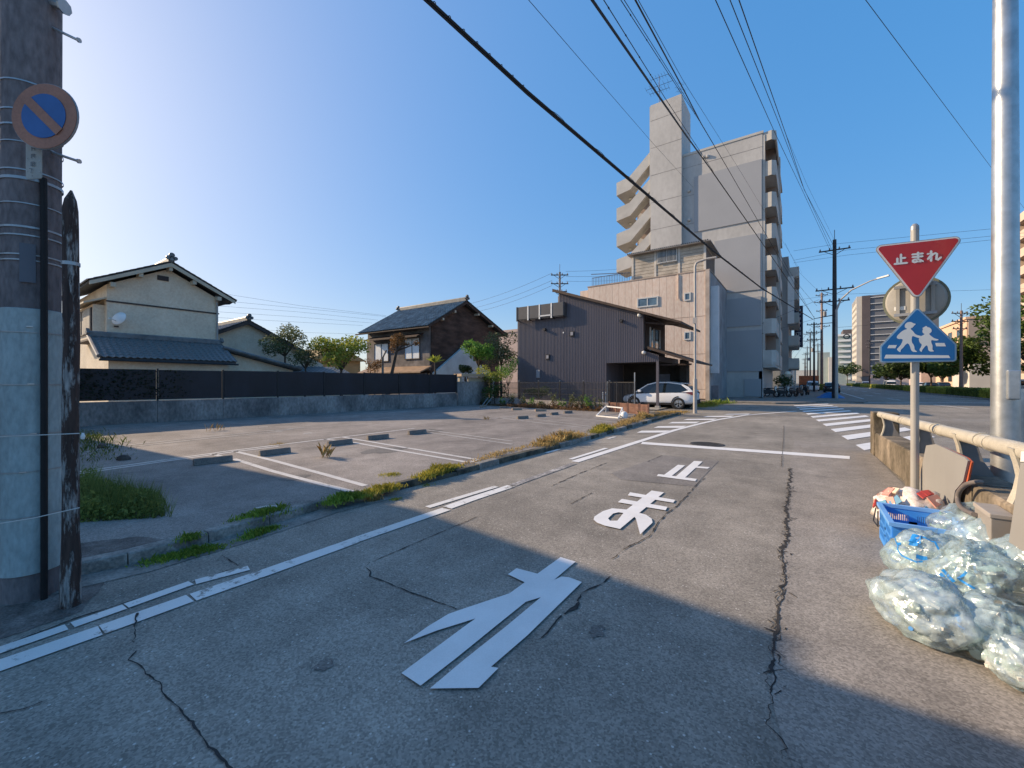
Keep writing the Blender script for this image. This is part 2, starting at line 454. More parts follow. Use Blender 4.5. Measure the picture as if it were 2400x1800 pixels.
# edge lines of the street
line('edge_line', PAINT, [(-3.668,0.04076), (-3.680,0.2102), (-3.672,0.6119)], 0.155)
line('edge_line', PAINT, [(-3.676,0.6204), (-3.678,0.7883), (-3.682,1.086)], 0.155)
line('edge_line', PAINT, [(-3.679,1.103), (-3.666,1.592), (-3.666,2.290)], 0.155)
line('edge_line', PAINT_O, [(-3.666,2.290), (-3.676,2.509), (-3.647,3.711)], 0.15)
line('edge_line', PAINT, [(-3.675,3.755), (-3.675,4.266), (-3.642,5.103)], 0.15)
line('edge_line', PAINT_F, [(-3.646,5.132), (-3.656,5.490), (-3.648,7.222)], 0.13)
line('edge_line', PAINT_N, [(-3.712,7.385), (-3.652,8.824), (-3.585,10.629), (-3.455,14.073), (-3.205,16.852), (-2.903,19.227), (-2.207,22.588), (-0.3214,27.078)], 0.17)
for a, b in (((-3.880,0.04312), (-3.902,0.4935)), ((-3.904,0.5205), (-3.920,0.7766)), ((-3.925,0.7865), (-3.954,1.174)), ((-3.944,1.199), (-3.868,1.554))):
    line('edge_line', PAINT, [a, b], 0.10)
line('edge_line', PAINT_O, [(-3.891,3.623), (-3.812,4.951)], 0.10)
line('edge_line', PAINT_N, [(-3.906,7.578), (-3.855,9.340)], 0.10)
line('edge_line', PAINT_O, [(-4.458,10.894), (-4.449,11.445)], 0.10)
line('edge_line', PAINT_O, [(-4.702,7.942), (-4.692,8.516)], 0.10)
# stop line and hatching
mark('stop_line', PAINT_N, 0.0085, [(-3.473,10.862),(0.8202,11.350),(0.7841,10.918),(-3.386,10.464)])
for q in ([(-4.236,12.691),(-4.286,13.295),(-3.544,13.926),(-3.551,13.225)], [(-4.210,14.385),(-4.235,15.029),(-3.437,15.722),(-3.427,14.941)], [(-4.208,16.247),(-4.213,16.904),(-3.362,17.662),(-3.351,16.856)],
          [(-4.067,18.048),(-4.039,18.674),(-3.023,19.576),(-3.060,18.763)], [(-3.688,20.048),(-3.616,20.811),(-2.633,21.722),(-2.666,20.873)], [(-3.134,22.138),(-3.034,22.792),(-2.149,23.662),(-2.180,22.930)]):
    mark('hatch_mark', PAINT_N, 0.012, q)
# road lettering
mark('road_lettering', PAINT_N, 0.012, [(-1.792,3.283),(-1.638,3.276),(-1.628,2.876),(-1.605,2.959),(-1.554,2.983),(-1.430,2.971),(-1.408,2.144),(-1.418,1.794),(-1.378,1.811),(-1.373,1.632),(-1.576,1.483),(-1.580,1.755),(-1.573,2.137),(-1.576,2.586),(-1.632,2.469),(-1.630,2.112),(-1.626,1.746),(-1.630,1.469),(-1.786,1.472),(-1.793,1.980),(-1.792,2.100),(-1.907,1.854),(-1.978,1.649),(-1.987,1.850),(-1.979,2.033),(-1.939,2.141),(-1.797,2.499),(-1.798,2.705),(-1.986,2.737),(-1.991,2.870),(-1.793,2.887)])
mb = MB()
mb.poly([(-1.805,6.068),(-1.628,6.061),(-1.617,4.800),(-1.789,4.977)], 0.0120)
mb.poly([(-2.028,5.787),(-1.401,5.764),(-1.390,5.617),(-2.000,5.612)], 0.0124)
mb.poly([(-2.004,5.397),(-1.402,5.382),(-1.385,5.227),(-1.993,5.214)], 0.0128)
mb.poly([(-1.789,4.977),(-1.952,4.922),(-2.003,4.751),(-2.005,4.504),(-1.970,4.396),(-1.896,4.323),(-1.786,4.280),(-1.610,4.279),(-1.617,4.800)], 0.0132, hole=[(-1.772,4.822),(-1.831,4.815),(-1.867,4.733),(-1.848,4.529),(-1.799,4.467),(-1.731,4.515)])
mb.poly([(-1.708,4.902),(-1.607,4.938),(-1.525,4.913),(-1.431,4.812),(-1.384,4.687),(-1.381,4.245),(-1.580,4.706)], 0.0136)
struct(mb.build('road_lettering', PAINT_N))
mb = MB()
mb.poly([(-1.785,8.832),(-1.633,8.862),(-1.596,7.191),(-1.741,7.182)], 0.0120)
mb.poly([(-1.955,8.244),(-1.828,8.263),(-1.807,7.149),(-1.935,7.140)], 0.0120)
mb.poly([(-1.633,8.298),(-1.414,8.351),(-1.422,8.181),(-1.630,8.148)], 0.0124)
mb.poly([(-2.032,7.213),(-1.415,7.214),(-1.403,7.033),(-2.011,7.045)], 0.0128)
struct(mb.build('road_lettering', PAINT_N))
# smooth repair patch round the first character
flat('road_patch', [(-2.469,9.195),(-1.385,9.155),(-1.356,6.711),(-2.440,6.486),(-2.736,6.829)], 0.004, A_MAIN)
# crosswalk
cw = [12.15, 13.95]
for i in range(11):
    y = 12.5 + i * 2.0
    x0 = 1.16 - 0.16 * i
    mark('crosswalk_stripe', PAINT_N, 0.012, [(x0, y), (x0 + 1.95, y + 4.2), (x0 + 1.90, y + 5.13), (x0 - .08, y + .94)])
# markings of the wide road
line('lane_line', PAINT_O, [(2.266,39.674), (7.400,43.709), (14.035,47.654)], 0.30)
line('lane_line', PAINT_O, [(3.644,62.403), (8.870,60.134), (15.770,53.543)], 0.16)
line('lane_line', PAINT, [(7.391,40.143), (8.118,35.914)], 0.15)
line('lane_line', PAINT, [(3.177,50.569), (3.374,43.357)], 0.15)
line('lane_line', PAINT, [(6.622,53.016), (6.916,48.731)], 0.15)
line('lane_line', PAINT, [(6.199,66.587), (6.482,61.700)], 0.15)
for k in range(12): line('lane_line', PAINT, [(8.3, 72 + k * 14), (8.3, 79 + k * 14)], 0.15)
line('lane_line', PAINT, [(4.6, 50), (4.6, 300)], 0.15)

# cracks
CRACK = M('crack', (0.035, 0.033, 0.032), 0.95, 0.4, 14)
def crack(pts, w, z=0.0058, seed=0, rough=0.02):
    rng = random.Random(seed); out = []; ws = []
    for a, b in zip(pts, pts[1:]):
        a = Vector(a); b = Vector(b); n = max(2, int((b - a).length / 0.022)); q = Vector((-(b - a).y, (b - a).x)).normalized()
        for i in range(n):
            p = a + (b - a) * (i / n); e = min(1, i / 3, (n - i) / 3)
            o1 = noise.noise((p.x * 6, p.y * 6, seed)) * 1.6 + noise.noise((p.x * 22, p.y * 22, seed + 3)) * .8 + noise.noise((p.x * 60, p.y * 60, seed + 5)) * .55
            out.append(p + q * o1 * rough * e); ws.append(max(.0015, w * .68 * (.62 + .9 * noise.noise((p.x * 9, p.y * 9, seed + 9)) + rng.uniform(-.22, .22))))
    o = MB().strip(out, ws, z).build('road_crack', CRACK); struct(o)
crack([(-3.730,0.8038),(-3.603,0.7726),(-3.504,0.74),(-3.391,0.7233),(-3.299,0.6968)], .022, .014, 1)
crack([(-3.222,0.6908),(-3.155,0.6397),(-3.038,0.6678),(-2.858,0.6785),(-2.691,0.6758),(-2.557,0.6843),(-2.403,0.69),(-2.246,0.6964),(-2.118,0.6904),(-2.028,0.7001),(-1.922,0.7073),(-1.826,0.7042)], .015, .0058, 2, .012)
crack([(-3.144,3.758),(-3.137,3.222),(-3.132,2.980),(-3.127,2.742),(-3.123,2.460),(-3.122,2.222)], .018, .0058, 3, .006)
crack([(-3.122,2.222),(-3.077,2.144),(-2.962,2.120),(-2.900,2.064),(-2.780,2.076),(-2.673,2.083),(-2.441,2.084),(-2.258,2.102),(-2.104,2.115),(-1.960,2.117)], .02, .0058, 4, .008)
crack([(-1.289,3.208),(-1.289,3.089),(-1.362,2.840),(-1.332,2.682)], .025, .0058, 5, .01)
crack([(-1.325,2.706),(-1.311,2.623),(-1.343,2.477)], .06, .0058, 55, .015)
crack([(-1.343,2.477),(-1.335,2.337),(-1.328,2.207),(-1.334,2.161),(-1.431,2.113)], .025, .0058, 6, .01)
crack([(-1.408,3.515),(-1.395,3.707),(-1.380,3.871),(-1.326,4.122),(-1.294,4.271),(-1.335,4.691),(-1.353,5.140),(-1.323,5.461),(-1.335,6.299),(-1.347,6.891),(-1.329,7.407)], .028, .0062, 7, .012)
crack(crack_r[:9], .05, .0066, 8, .03); crack(crack_r[:9], .02, .0064, 18, .07); crack(crack_r[:13], .014, .0062, 19, .05)
crack(crack_r[8:14], .030, .0066, 9, .02); crack(crack_r[9:], .008, .0064, 29, .05)
rng = random.Random(77)
for k in range(70):
    i = rng.randrange(len(crack_r) - 4); p = Vector(crack_r[i]).lerp(Vector(crack_r[i + 1]), rng.random()); a = rng.uniform(0, 6.28); L = rng.uniform(.04, .16) * (1 if i < 9 else .7)
    crack([tuple(p + Vector((rng.gauss(0, .04), 0))), tuple(p + Vector((math.cos(a) * L * .7, math.sin(a) * L)))], rng.uniform(.006, .02), .0068 + k * 1e-5, k, .012)
# shallow tar and oil stains, tyre-polished patches
STAIN = asphalt('oil_stain', (0.155, 0.142, 0.128), (0.20, 0.182, 0.162), .5, .3, .7)
def blob(name, c, rx, ry, z, mat, seed, rot=0):
    pts = []
    for i in range(36):
        a = 2 * math.pi * i / 36; r = 1 + .42 * noise.noise((math.cos(a) * 1.6 + seed, math.sin(a) * 1.6, 0)) + .15 * noise.noise((math.cos(a) * 5 + seed, math.sin(a) * 5, 3))
        x, y = rx * r * math.cos(a), ry * r * math.sin(a); pts.append((c[0] + x * math.cos(rot) - y * math.sin(rot), c[1] + x * math.sin(rot) + y * math.cos(rot)))
    return flat(name, pts, z, mat)
blob('road_stain', (-1.075,2.457), .045, .07, .0046, STAIN, 8); blob('road_stain', (-2.201,1.270), .05, .05, .0046, STAIN, 9)
blob('lot_stain', (-7.580,5.765), .35, .5, LZ + .003, STAIN, 15); blob('lot_stain', (-9.472,8.784), .5, .4, LZ + .003, STAIN, 18); blob('lot_stain', (-6.543,3.281), .16, .25, LZ + .003, STAIN, 21)
crack([(-3.147,5.519),(-3.176,6.517),(-3.151,7.745)], .03, .0058, 10, .01)
crack([(-2.529,8.245),(-2.491,9.156)], .03, .0060, 11, .01)
crack([(-2.474,4.805),(-2.478,5.487)], .02, .0058, 12, .01)
crack([(-3.470,5.383),(-3.025,5.470),(-2.496,5.525)], .008, .0058, 13, .012)
crack([(-0.5687,17.951),(-0.4121,12.296),(-0.3315,9.171)], .02, .0104, 14, .008)
crack([(-4.351,1.526),(-4.135,1.522),(-3.977,1.522)], .02, .0058, 15, .006)
crack([(-3.927,0.2243),(-3.960,0.3476),(-4.005,0.5412),(-3.994,0.7849),(-3.967,1.179),(-3.978,1.511)], .03, .0056, 16, .006)
crack([(-3.152,0.18),(-3.098,0.2524),(-3.088,0.3369)], .014, .0058, 17, .01)

# manhole cover
MH = M('cast_iron', (0.045, 0.042, 0.04), 0.6, 0.4, 12, 0.8, 60)
mc = Vector((-2.003,11.438,0))
mh = thing('manhole_cover', 'round dark cast iron manhole cover in the road just past the stop line', 'manhole cover', tuple(mc))
MB().lathe([(0.001, .010), (.33, .010), (.345, .006)], n=32).build('lid', MH, mh, local=True)
MB().lathe([(.355, .006), (.36, .012), (.40, .012), (.41, .003)], n=32).build('frame_ring', MH, mh, local=True)
lg = MB()
for i in range(-5, 6):
    for j in range(-5, 6):
        if i * i + j * j < 28 and (i + j) % 2: lg.box(i * .056 - .02, i * .056 + .02, j * .056 - .02, j * .056 + .02, .010, .016)
lg.build('tread', MH, mh, local=True)

# parking bays
def pl(pts, w=.09, mat=None, z=LZ + .005): return line('bay_line', mat or PAINT_O, pts, w, z)
LOTP = worn('bay_paint', (0.60, 0.57, 0.53), (0.17, 0.145, 0.125), 0.34, 0.06, 14)
LOTF = worn('bay_paint_faint', (0.45, 0.42, 0.38), (0.17, 0.145, 0.125), 0.42, 0.1, 14)
for pts, mt in (([(-9.923,1.387),(-10.087,2.666),(-10.246,3.788),(-10.281,6.486),(-10.306,9.028)], LOTP),
            ([(-9.707,1.357),(-9.909,2.619),(-10.021,3.705),(-9.998,4.650)], LOTP),
            ([(-10.128,3.774),(-8.330,3.760),(-6.358,3.681),(-5.191,3.623)], LOTP),
            ([(-9.119,3.393),(-7.324,3.306),(-5.713,3.307),(-5.072,3.328)], LOTP),
            ([(-10.107,3.366),(-9.560,3.364)], LOTP),
            ([(-10.224,6.450),(-7.572,6.263),(-5.170,6.101)], LOTP), ([(-9.176,6.042),(-7.134,5.901),(-5.079,5.793)], LOTP),
            ([(-5.093,5.765),(-5.168,6.122)], LOTP), ([(-10.292,5.959),(-9.848,5.995)], LOTP),
            ([(-9.801,8.964),(-6.054,8.521)], LOTF), ([(-9.056,8.527),(-5.755,8.100)], LOTF),
            ([(-12.608,1.876),(-13.127,2.382),(-13.376,4.478),(-13.500,7.112)], LOTF), ([(-12.743,2.572),(-12.954,4.337),(-12.984,6.127)], LOTF),
            ([(-13.202,6.049),(-13.319,6.621)], LOTF), ([(-14.813,6.271),(-14.681,6.480)], LOTP), ([(-11.911,6.232),(-11.850,6.452)], LOTP),
            ([(-10.362,13.130),(-10.358,15.182),(-10.093,18.359)], LOTF), ([(-10.447,13.729),(-7.949,12.917),(-5.541,12.332)], LOTF),
            ([(-10.065,14.172),(-8.037,13.771),(-5.754,12.807)], LOTF), ([(-9.168,15.709),(-7.080,15.200),(-5.509,14.650)], LOTF)):
    pl(pts, .10, mt)
# bay numbers, each worn down to an arc and a foot
def arc2(c, s=.16):
    c = Vector(c); pts = [(c.x + s * math.cos(t), c.y + s * math.sin(t)) for t in [math.pi * (1.05 - i * .19) for i in range(8)]]
    pl(pts, .045, LOTP)
for c in ((-5.020,4.655), (-5.178,2.248), (-5.270,7.069)): arc2(c)

# wheel stops
WS = M('wheel_stop_concrete', (0.21, 0.185, 0.165), 0.92, 0.3, 3, 0.4, 40, fine=0.5)
WS2 = M('pale_wheel_stop', (0.34, 0.26, 0.20), 0.92, 0.3, 3, 0.4, 40, fine=0.5)
def wheel_stop(a, b, label, mat=WS, group='concrete wheel stops on the parking lot'):
    a = Vector((*a, 0)); b = Vector((*b, 0)); L = min((b - a).length, .62); d = (b - a).normalized(); c = (a + b) / 2
    o = MB().ext([(-L / 2, -.02, 0), (-L / 2, .13, 0), (-L / 2, .10, .115), (-L / 2, .01, .115)], (L, 0, 0)).build('wheel_stop', mat, bevel=.012)
    o.location = (c.x, c.y, LZ + .001); o.rotation_euler = (0, 0, math.atan2(d.y, d.x))
    tag(o, label, 'wheel stop', group); return o
for a, b, lb, mt in (((-8.953,2.696), (-8.871,3.289), 'nearest concrete wheel stop, beside the edge of the building shadow', WS),
    ((-8.977,3.817), (-8.928,4.405), 'second nearest wheel stop, between the two double bay lines', WS),
    ((-9.087,5.359), (-9.049,5.961), 'third wheel stop along the bays, just behind the dry weed tuft', WS),
    ((-9.186,6.496), (-9.076,7.068), 'fourth wheel stop along the front row of bays', WS),
    ((-9.146,7.832), (-9.078,8.418), 'farthest wheel stop of the front row, at the tip of the house shadow', WS),
    ((-9.429,13.691), (-9.234,14.185), 'leftmost of the four dark wheel stops by the weedy wall', WS), ((-9.270,14.909), (-9.221,15.612), 'second from left of the four dark wheel stops by the weedy wall', WS),
    ((-9.326,16.247), (-9.251,16.749), 'third from left of the four dark wheel stops by the weedy wall', WS), ((-9.251,17.375), (-9.136,17.949), 'rightmost of the four dark wheel stops by the weedy wall', WS),
    ((-15.413,18.539), (-15.491,19.233), 'pale wheel stop lying nearest the end of the garden wall', WS2), ((-12.648,17.843), (-12.313,18.284), 'pale beige wheel stop below the low wall, left one of two', WS2),
    ((-11.142,17.754), (-10.758,18.213), 'pale beige wheel stop below the low wall, right one of two', WS2), ((-14.030,18.577), (-13.635,18.858), 'low dark wheel stop half hidden in dry grass near the garden gate', WS)):
    wheel_stop(a, b, lb, mt)
# sidewalk across the crossing
SIDEW = M('sidewalk_concrete', (0.20, 0.185, 0.165), 0.9, 0.25, 2, 0.3, 40, fine=0.4)
sw = struct(MB().prism([(-30, 35.0), (-1.6, 35.0), (-0.6, 35.6), (0.6, 37.4), (1.1, 40), (1.1, 200), (-3.4, 200), (-3.4, 44.7), (-30, 44.7)], -0.03, 0.12).build('sidewalk', SIDEW, bevel=.02))
struct(MB().prism([(1.1, 40), (3.7, 40.4), (4.1, 42), (4.1, 200), (1.1, 200)], -0.03, 0.11).build('sidewalk', SIDEW, bevel=.02))
sw2 = struct(MB().prism([(26, 45), (33, 45), (33, 400), (26, 400)], -0.03, 0.12).build('sidewalk', SIDEW, bevel=.02))

# ================================================================ buildings
CREAM = M('cream_stucco', (0.68, 0.585, 0.45), 0.92, 0.12, 0.7, 0.25, 70, fine=0.25)
TILE = M('grey_roof_tile', (0.13, 0.14, 0.145), 0.5, 0.35, 2.2, 0.2, 30, spec=0.5, isl=0.25)
TILE_D = M('roof_tile_bed', (0.07, 0.075, 0.08), 0.8, 0.2, 2)
FASCIA = M('pale_fascia', (0.50, 0.45, 0.35), 0.8, 0.12, 2)
SHUT = M('grey_shutter', (0.36, 0.33, 0.28), 0.7, 0.1, 2)
LEDGE = M('brown_ledge', (0.07, 0.055, 0.05), 0.7, 0.2, 3)

def tile_mesh(w, l):
    """one pantile: an S-curve in x, sloping along -y, laid with a lip"""
    mb = MB(); n = 7; vs = []
    for yy, zz in ((0, .012), (-l, .03)):
        for i in range(n):
            t = i / (n - 1); x = (t - .5) * w * 1.03
            vs.append((x, yy, zz + .028 * math.sin(2 * math.pi * t) + .012))
    vs += [(x, -l, z - .03) for (x, y, z) in vs[n:2 * n]]
    fs = [(i, i + n, i + n + 1, i + 1) for i in range(n - 1)] + [(n + i, 2 * n + i, 2 * n + i + 1, n + i + 1) for i in range(n - 1)]
    mb.add(vs, fs); return mb

def tiles_on(parent, o, ax, dn, W, L, w, l, single=True):
    """o: upper corner; ax: unit vector along the eave; dn: unit vector down the slope; covers W x L"""
    ax = Vector(ax); dn = Vector(dn); up = ax.cross(-dn).normalized()
    if up.z < 0: up = -up
    nx, ny = max(1, round(W / w)), max(1, round(L / l)); w = W / nx; l = L / ny
    base = tile_mesh(w, l * 1.12)
    mat = Matrix((ax, -dn, up)).transposed()
    if mat.determinant() < 0:
        base.v = [(-x, y, z) for x, y, z in base.v]; base.f = [f[::-1] for f in base.f]
        mat = Matrix((-ax, -dn, up)).transposed()
    q = parent; off = Vector((0, 0, 0))
    while q is not None: off += q.location; q = q.parent
    rng = random.Random(5)
    if single:
        me = base.mesh('roof_tile', TILE); e = mat.to_euler()
        for j in range(ny):
            for i in range(nx):
                p = Vector(o) + ax * (i + .5) * w + dn * j * l + up * rng.uniform(0, .006) - off
                piece('roof_tile', me, parent, p, e)
    else:
        big = MB()
        for j in range(ny):
            for i in range(nx):
                p = Vector(o) + ax * (i + .5) * w + dn * j * l + up * rng.uniform(0, .008)
                big.add([mat @ Vector(v) + p for v in base.v], base.f)
        big.build('roof_tiles', TILE, parent, kind='stuff')

def ridge(parent, a, b, r=.13, orn=True, name='ridge'):
    a = Vector(a); b = Vector(b); d = (b - a).normalized(); mb = MB()
    mb.bar(a, b, r * 1.9, r * .9); mb.bar(a + Vector((0, 0, r * .8)), b + Vector((0, 0, r * .8)), r * 1.5, r * .7)
    mb.tube([a + Vector((0, 0, r * 1.3)), b + Vector((0, 0, r * 1.3))], r * .62, 8)
    o = mb.build(name, TILE, parent)
    if orn:
        for e, s in ((a, -1), (b, 1)):
            m = MB(); c = e + d * s * .04 + Vector((0, 0, r * .6)); n = d.cross(Vector((0, 0, 1)))
            for k, (ox, oz, rr) in enumerate(((0, r * 1.5, r * 1.15), (-r * 1.1, r * .4, r * .9), (r * 1.1, r * .4, r * .9), (0, r * .2, r))):
                cc = c + n * ox + Vector((0, 0, oz))
                m.tube([cc - d * .06, cc + d * .06], rr * .8, 10)
            m.build('ridge_end_tile', TILE, parent)
    return o

def gable_x(th_, x, y0, y1, yr, ze0, ze1, zr, length, mat, ov=.45, gab=.35, tiled=True, trim=FASCIA, thick=.12, single=False):
    """roof whose gable faces +x at plane x; ridge runs along -x for length"""
    rf = None
    x1 = x + gab; x0 = x - length - gab
    sl0 = (zr - ze0) / (yr - y0); sl1 = (zr - ze1) / (y1 - yr)
    ya, yb = y0 - ov, y1 + ov; za, zb = ze0 - ov * sl0, ze1 - ov * sl1
    mb = MB()
    mb.ext([(x0, ya, za), (x0, yr, zr), (x0, yb, zb), (x0, yb, zb + thick), (x0, yr, zr + thick), (x0, ya, za + thick)], (x1 - x0, 0, 0))
    rf = mb.build('roof', TILE_D, th_)
    # barge boards
    bb = MB()
    bb.ext([(x1 + .002, ya - .02, za - .13), (x1 + .002, yr, zr - .15), (x1 + .002, yr, zr + .06), (x1 + .002, ya - .02, za + .06)], (.035, 0, 0))
    bb.ext([(x1 + .002, yr, zr - .15), (x1 + .002, yb + .02, zb - .13), (x1 + .002, yb + .02, zb + .06), (x1 + .002, yr, zr + .06)], (.035, 0, 0))
    bb.build('barge_board', trim, rf)
    if tiled:
        for (yy, zz, s) in ((ya, za, -1), (yb, zb, 1)):
            d = Vector((0, yy - yr, zz - zr)); L = d.length
            tiles_on(rf, (x0 - .02, yr, zr + thick + .01), (1, 0, 0), d / L, x1 - x0 + .1, L + .06, .27, .30, single)
    ridge(rf, (x0, yr, zr + thick + .05), (x1 + .05, yr, zr + thick + .05), .15)
    return rf

# ---- cream two-storey house
h = thing('house', 'cream stucco two-storey house with a grey tiled gable roof behind the black fence', 'house', (-31.5, 7.7, 0))
HX = -29.7
w = MB(); w.ext([(HX, 5.2, 0), (HX, 10.2, 0), (HX, 10.2, 6.75), (HX, 7.73, 8.05), (HX, 5.2, 6.72)], (-7.5, 0, 0)); w.build('wall', CREAM, h)
rf = gable_x(h, HX, 5.2, 10.2, 7.73, 6.98, 7.0, 8.27, 7.5, TILE, ov=.72, gab=.55)
for yy, zz, ww in ((5.35, 6.55, .17), (6.45, 7.3, .15), (7.73, 7.9, .13), (8.85, 7.35, .15), (10.1, 6.6, .17)):
    MB().box(HX + .003, HX + .52, yy - ww * .6, yy + ww * .6, zz, zz + .22).build('rafter_end', FASCIA, rf)
MB().box(HX + .003, HX + .05, 5.16, 10.24, *sorted((5.80, 5.88))).build('band_course', LEDGE, h)
v = MB().box(HX + .003, HX + .06, 7.25, 7.75, 7.36, 7.62).build('gable_vent', LEDGE, h)
sl = MB()
for k in range(4): sl.box(HX + .06, HX + .075, 7.28, 7.72, 7.39 + k * .055, 7.42 + k * .055)
sl.build('louvre', DARKM, v)
MB().tube([(HX + .12, 10.05, 6.9), (HX + .1, 10.12, 6.2), (HX + .1, 10.12, 2.6)], .05, 8).build('downpipe', M('grey_pipe', (.33, .33, .32), .5), h)
g = MB(); g.tube([(HX - 7.9, 10.95, 6.72), (HX + .55, 10.95, 6.70)], .07, 8); g.tube([(HX + .5, 10.93, 6.7), (HX + .3, 10.7, 6.5), (HX + .1, 10.2, 6.42)], .045, 8); g.build('gutter_pipe', DARKM, h)
# bay on the street-side wall (faces -y) with shutters and hood
MB().ext([(HX - 5, 4.35, 5.62), (HX - .1, 4.35, 5.62), (HX - .1, 5.2, 5.98), (HX - 5, 5.2, 5.98)], (0, 0, .08)).build('window_hood', FASCIA, h)
bay = MB().box(HX - 4.6, HX - .45, 4.75, 5.2, 3.9, 5.66).build('window_bay', CREAM, h)
fr = window(h, 'y', 4.75, -1, HX - 4.4, HX - .6, 4.15, 5.5, FRAME_D, SHUT, 2)
for k in range(9): MB().box(HX - 2.3 + k * .18, HX - 2.3 + k * .18 + .16, 4.66, 4.69, 4.2, 5.46).build('shutter_slat', SHUT, fr)
MB().box(HX - 4.8, HX - .3, 4.68, 5.2, 3.80, 3.895).build('sill', LEDGE, h)
# lean-to with single tiles
lean = MB().ext([(HX, 4.9, 0), (HX + 2.0, 4.9, 0), (HX + 2.0, 4.9, 2.72), (HX, 4.9, 3.72)], (0, 5.1, 0)).build('lean_to', CREAM, h)
lr = MB().ext([(HX, 4.55, 3.86), (HX + 2.35, 4.55, 2.68), (HX + 2.35, 4.55, 2.78), (HX, 4.55, 3.98)], (0, 5.75, 0)).build('lean_to_roof', TILE_D, h)
d = Vector((2.35, 0, -1.19)); tiles_on(lr, (HX + .02, 4.5, 3.99), (0, 1, 0), d.normalized(), 5.85, d.length, .27, .29)
ridge(lr, (HX + .12, 4.5, 4.0), (HX + .12, 10.3, 4.0), .11)
MB().tube([(HX + .15, 4.5, 3.95), (HX + 2.4, 4.5, 2.84)], .09, 8).build('verge_tile', TILE, lr)
MB().tube([(HX + 2.42, 4.5, 2.66), (HX + 2.42, 10.4, 2.62)], .05, 8).build('gutter_pipe', DARKM, lr)
# lower wing at the far end whose hip catches the sun
lw = MB().ext([(HX + .4, 10.4, 0), (HX + .4, 14.6, 0), (HX + .4, 14.6, 2.40), (HX + .4, 10.4, 3.46)], (-4, 0, 0)).build('side_wing', CREAM, h)
sr = MB().ext([(HX + .9, 10.15, 3.55), (HX + .9, 14.9, 2.35), (HX + .9, 14.9, 2.45), (HX + .9, 10.15, 3.66)], (-5, 0, 0)).build('side_roof', TILE_D, h)
d = Vector((0, 4.75, -1.2)); tiles_on(sr, (HX - 4.1, 10.15, 3.67), (1, 0, 0), d.normalized(), 5.0, d.length, .30, .32)
MB().tube([(HX + .92, 10.15, 3.7), (HX + .92, 14.95, 2.5)], .1, 8).build('verge_tile', TILE, sr)
# satellite dish
dd = thing('satellite_dish', 'white satellite dish fixed high on the cream house wall', 'satellite dish', (HX + .02, 5.55, 4.85))
dm = MB(); dm.lathe([(.001, .10), (.15, .085), (.28, .035), (.36, -.03), (.36, -.045), (.001, .085)], n=20, axis='x')
ds = dm.build('dish', WHITE, dd, local=True, smooth=True); ds.location = (.42, 0, .1); ds.rotation_euler = (0, R(-20), R(-55))
am = MB(); am.bar((0, 0, 0), (.36, 0, .05), .04, .04); am.bar((.4, 0, -.1), (.72, -.35, .0), .025, .025); am.box(.68, .76, -.42, -.32, -.03, .05); am.build('arm', STEEL, dd, local=True)
MB().box(0, .05, -.09, .09, -.35, -.28).build('wall_bracket', LEDGE, dd, local=True)

# ---- second, lower house behind
h2 = thing('house', 'single-storey cream house peeping out behind the two-storey one', 'house', (-37, 13.6, 0))
MB().ext([(-34, 9.5, 0), (-34, 19.5, 0), (-34, 19.5, 3.1), (-34, 13.5, 6.0), (-34, 9.5, 4.1)], (-7, 0, 0)).build('wall', CREAM, h2)
gable_x(h2, -34, 11.6, 17.6, 13.5, 5.1, 4.05, 6.05, 7, TILE, ov=.5, gab=.4, trim=LEDGE)
lr2 = MB().ext([(-34, 15.6, 2.75), (-31.6, 15.6, 1.95), (-31.6, 15.6, 2.05), (-34, 15.6, 2.87)], (0, 5.5, 0)).build('lean_to_roof', TILE_D, h2)
d = Vector((2.4, 0, -.82)); tiles_on(lr2, (-34, 15.6, 2.88), (0, 1, 0), d.normalized(), 5.5, d.length, .34, .34)
MB().box(-34, -31.9, 15.9, 20.8, 0, 1.97).build('lean_to', CREAM, h2)

# ---- dark timber house
DKW = M('weathered_boards', (0.060, 0.040, 0.034), 0.85, 0.5, 1.0, 0.3, 18, stretch=(1, 1, 3), c2=(0.105, 0.066, 0.052), fine=0.3)
DKG = M('grey_boards', (0.15, 0.135, 0.13), 0.85, 0.3, 1.2, 0.2, 18, c2=(0.24, 0.215, 0.205))
BLIND = M('drawn_blind', (0.78, 0.82, 0.84), 0.35, 0.06, 2)
PALEBL = M('pale_blue_sheet', (0.52, 0.60, 0.62), 0.6, 0.12, 1.5)
h3 = thing('house', 'old dark timber two-storey house with blue-grey tiles and drawn white blinds', 'house', (-28.2, 27.3, 0))
MB().ext([(-24, 22.7, 0), (-24, 31.6, 0), (-24, 31.6, 6.25), (-24, 26.4, 8.35), (-24, 22.7, 6.15)], (-8.0, 0, 0)).build('wall', DKW, h3)
rf = gable_x(h3, -24, 22.7, 31.6, 26.4, 6.3, 6.35, 8.45, 8.0, TILE, ov=.75, gab=.45, trim=WOOD_D)
BLT = M('blue_grey_tile', (0.10, 0.135, 0.15), 0.5, 0.35, 1.5, isl=.3)
for o in rf.children:
    if o.name.startswith('roof_tiles'): o.data.materials[0] = BLT
for yy, zz in ((23.6, 6.55), (25, 7.35), (28, 7.5), (30, 6.7)):
    MB().box(-23.997, -23.5, yy - .09, yy + .09, zz, zz + .18).build('rafter_end', FASCIA, rf)
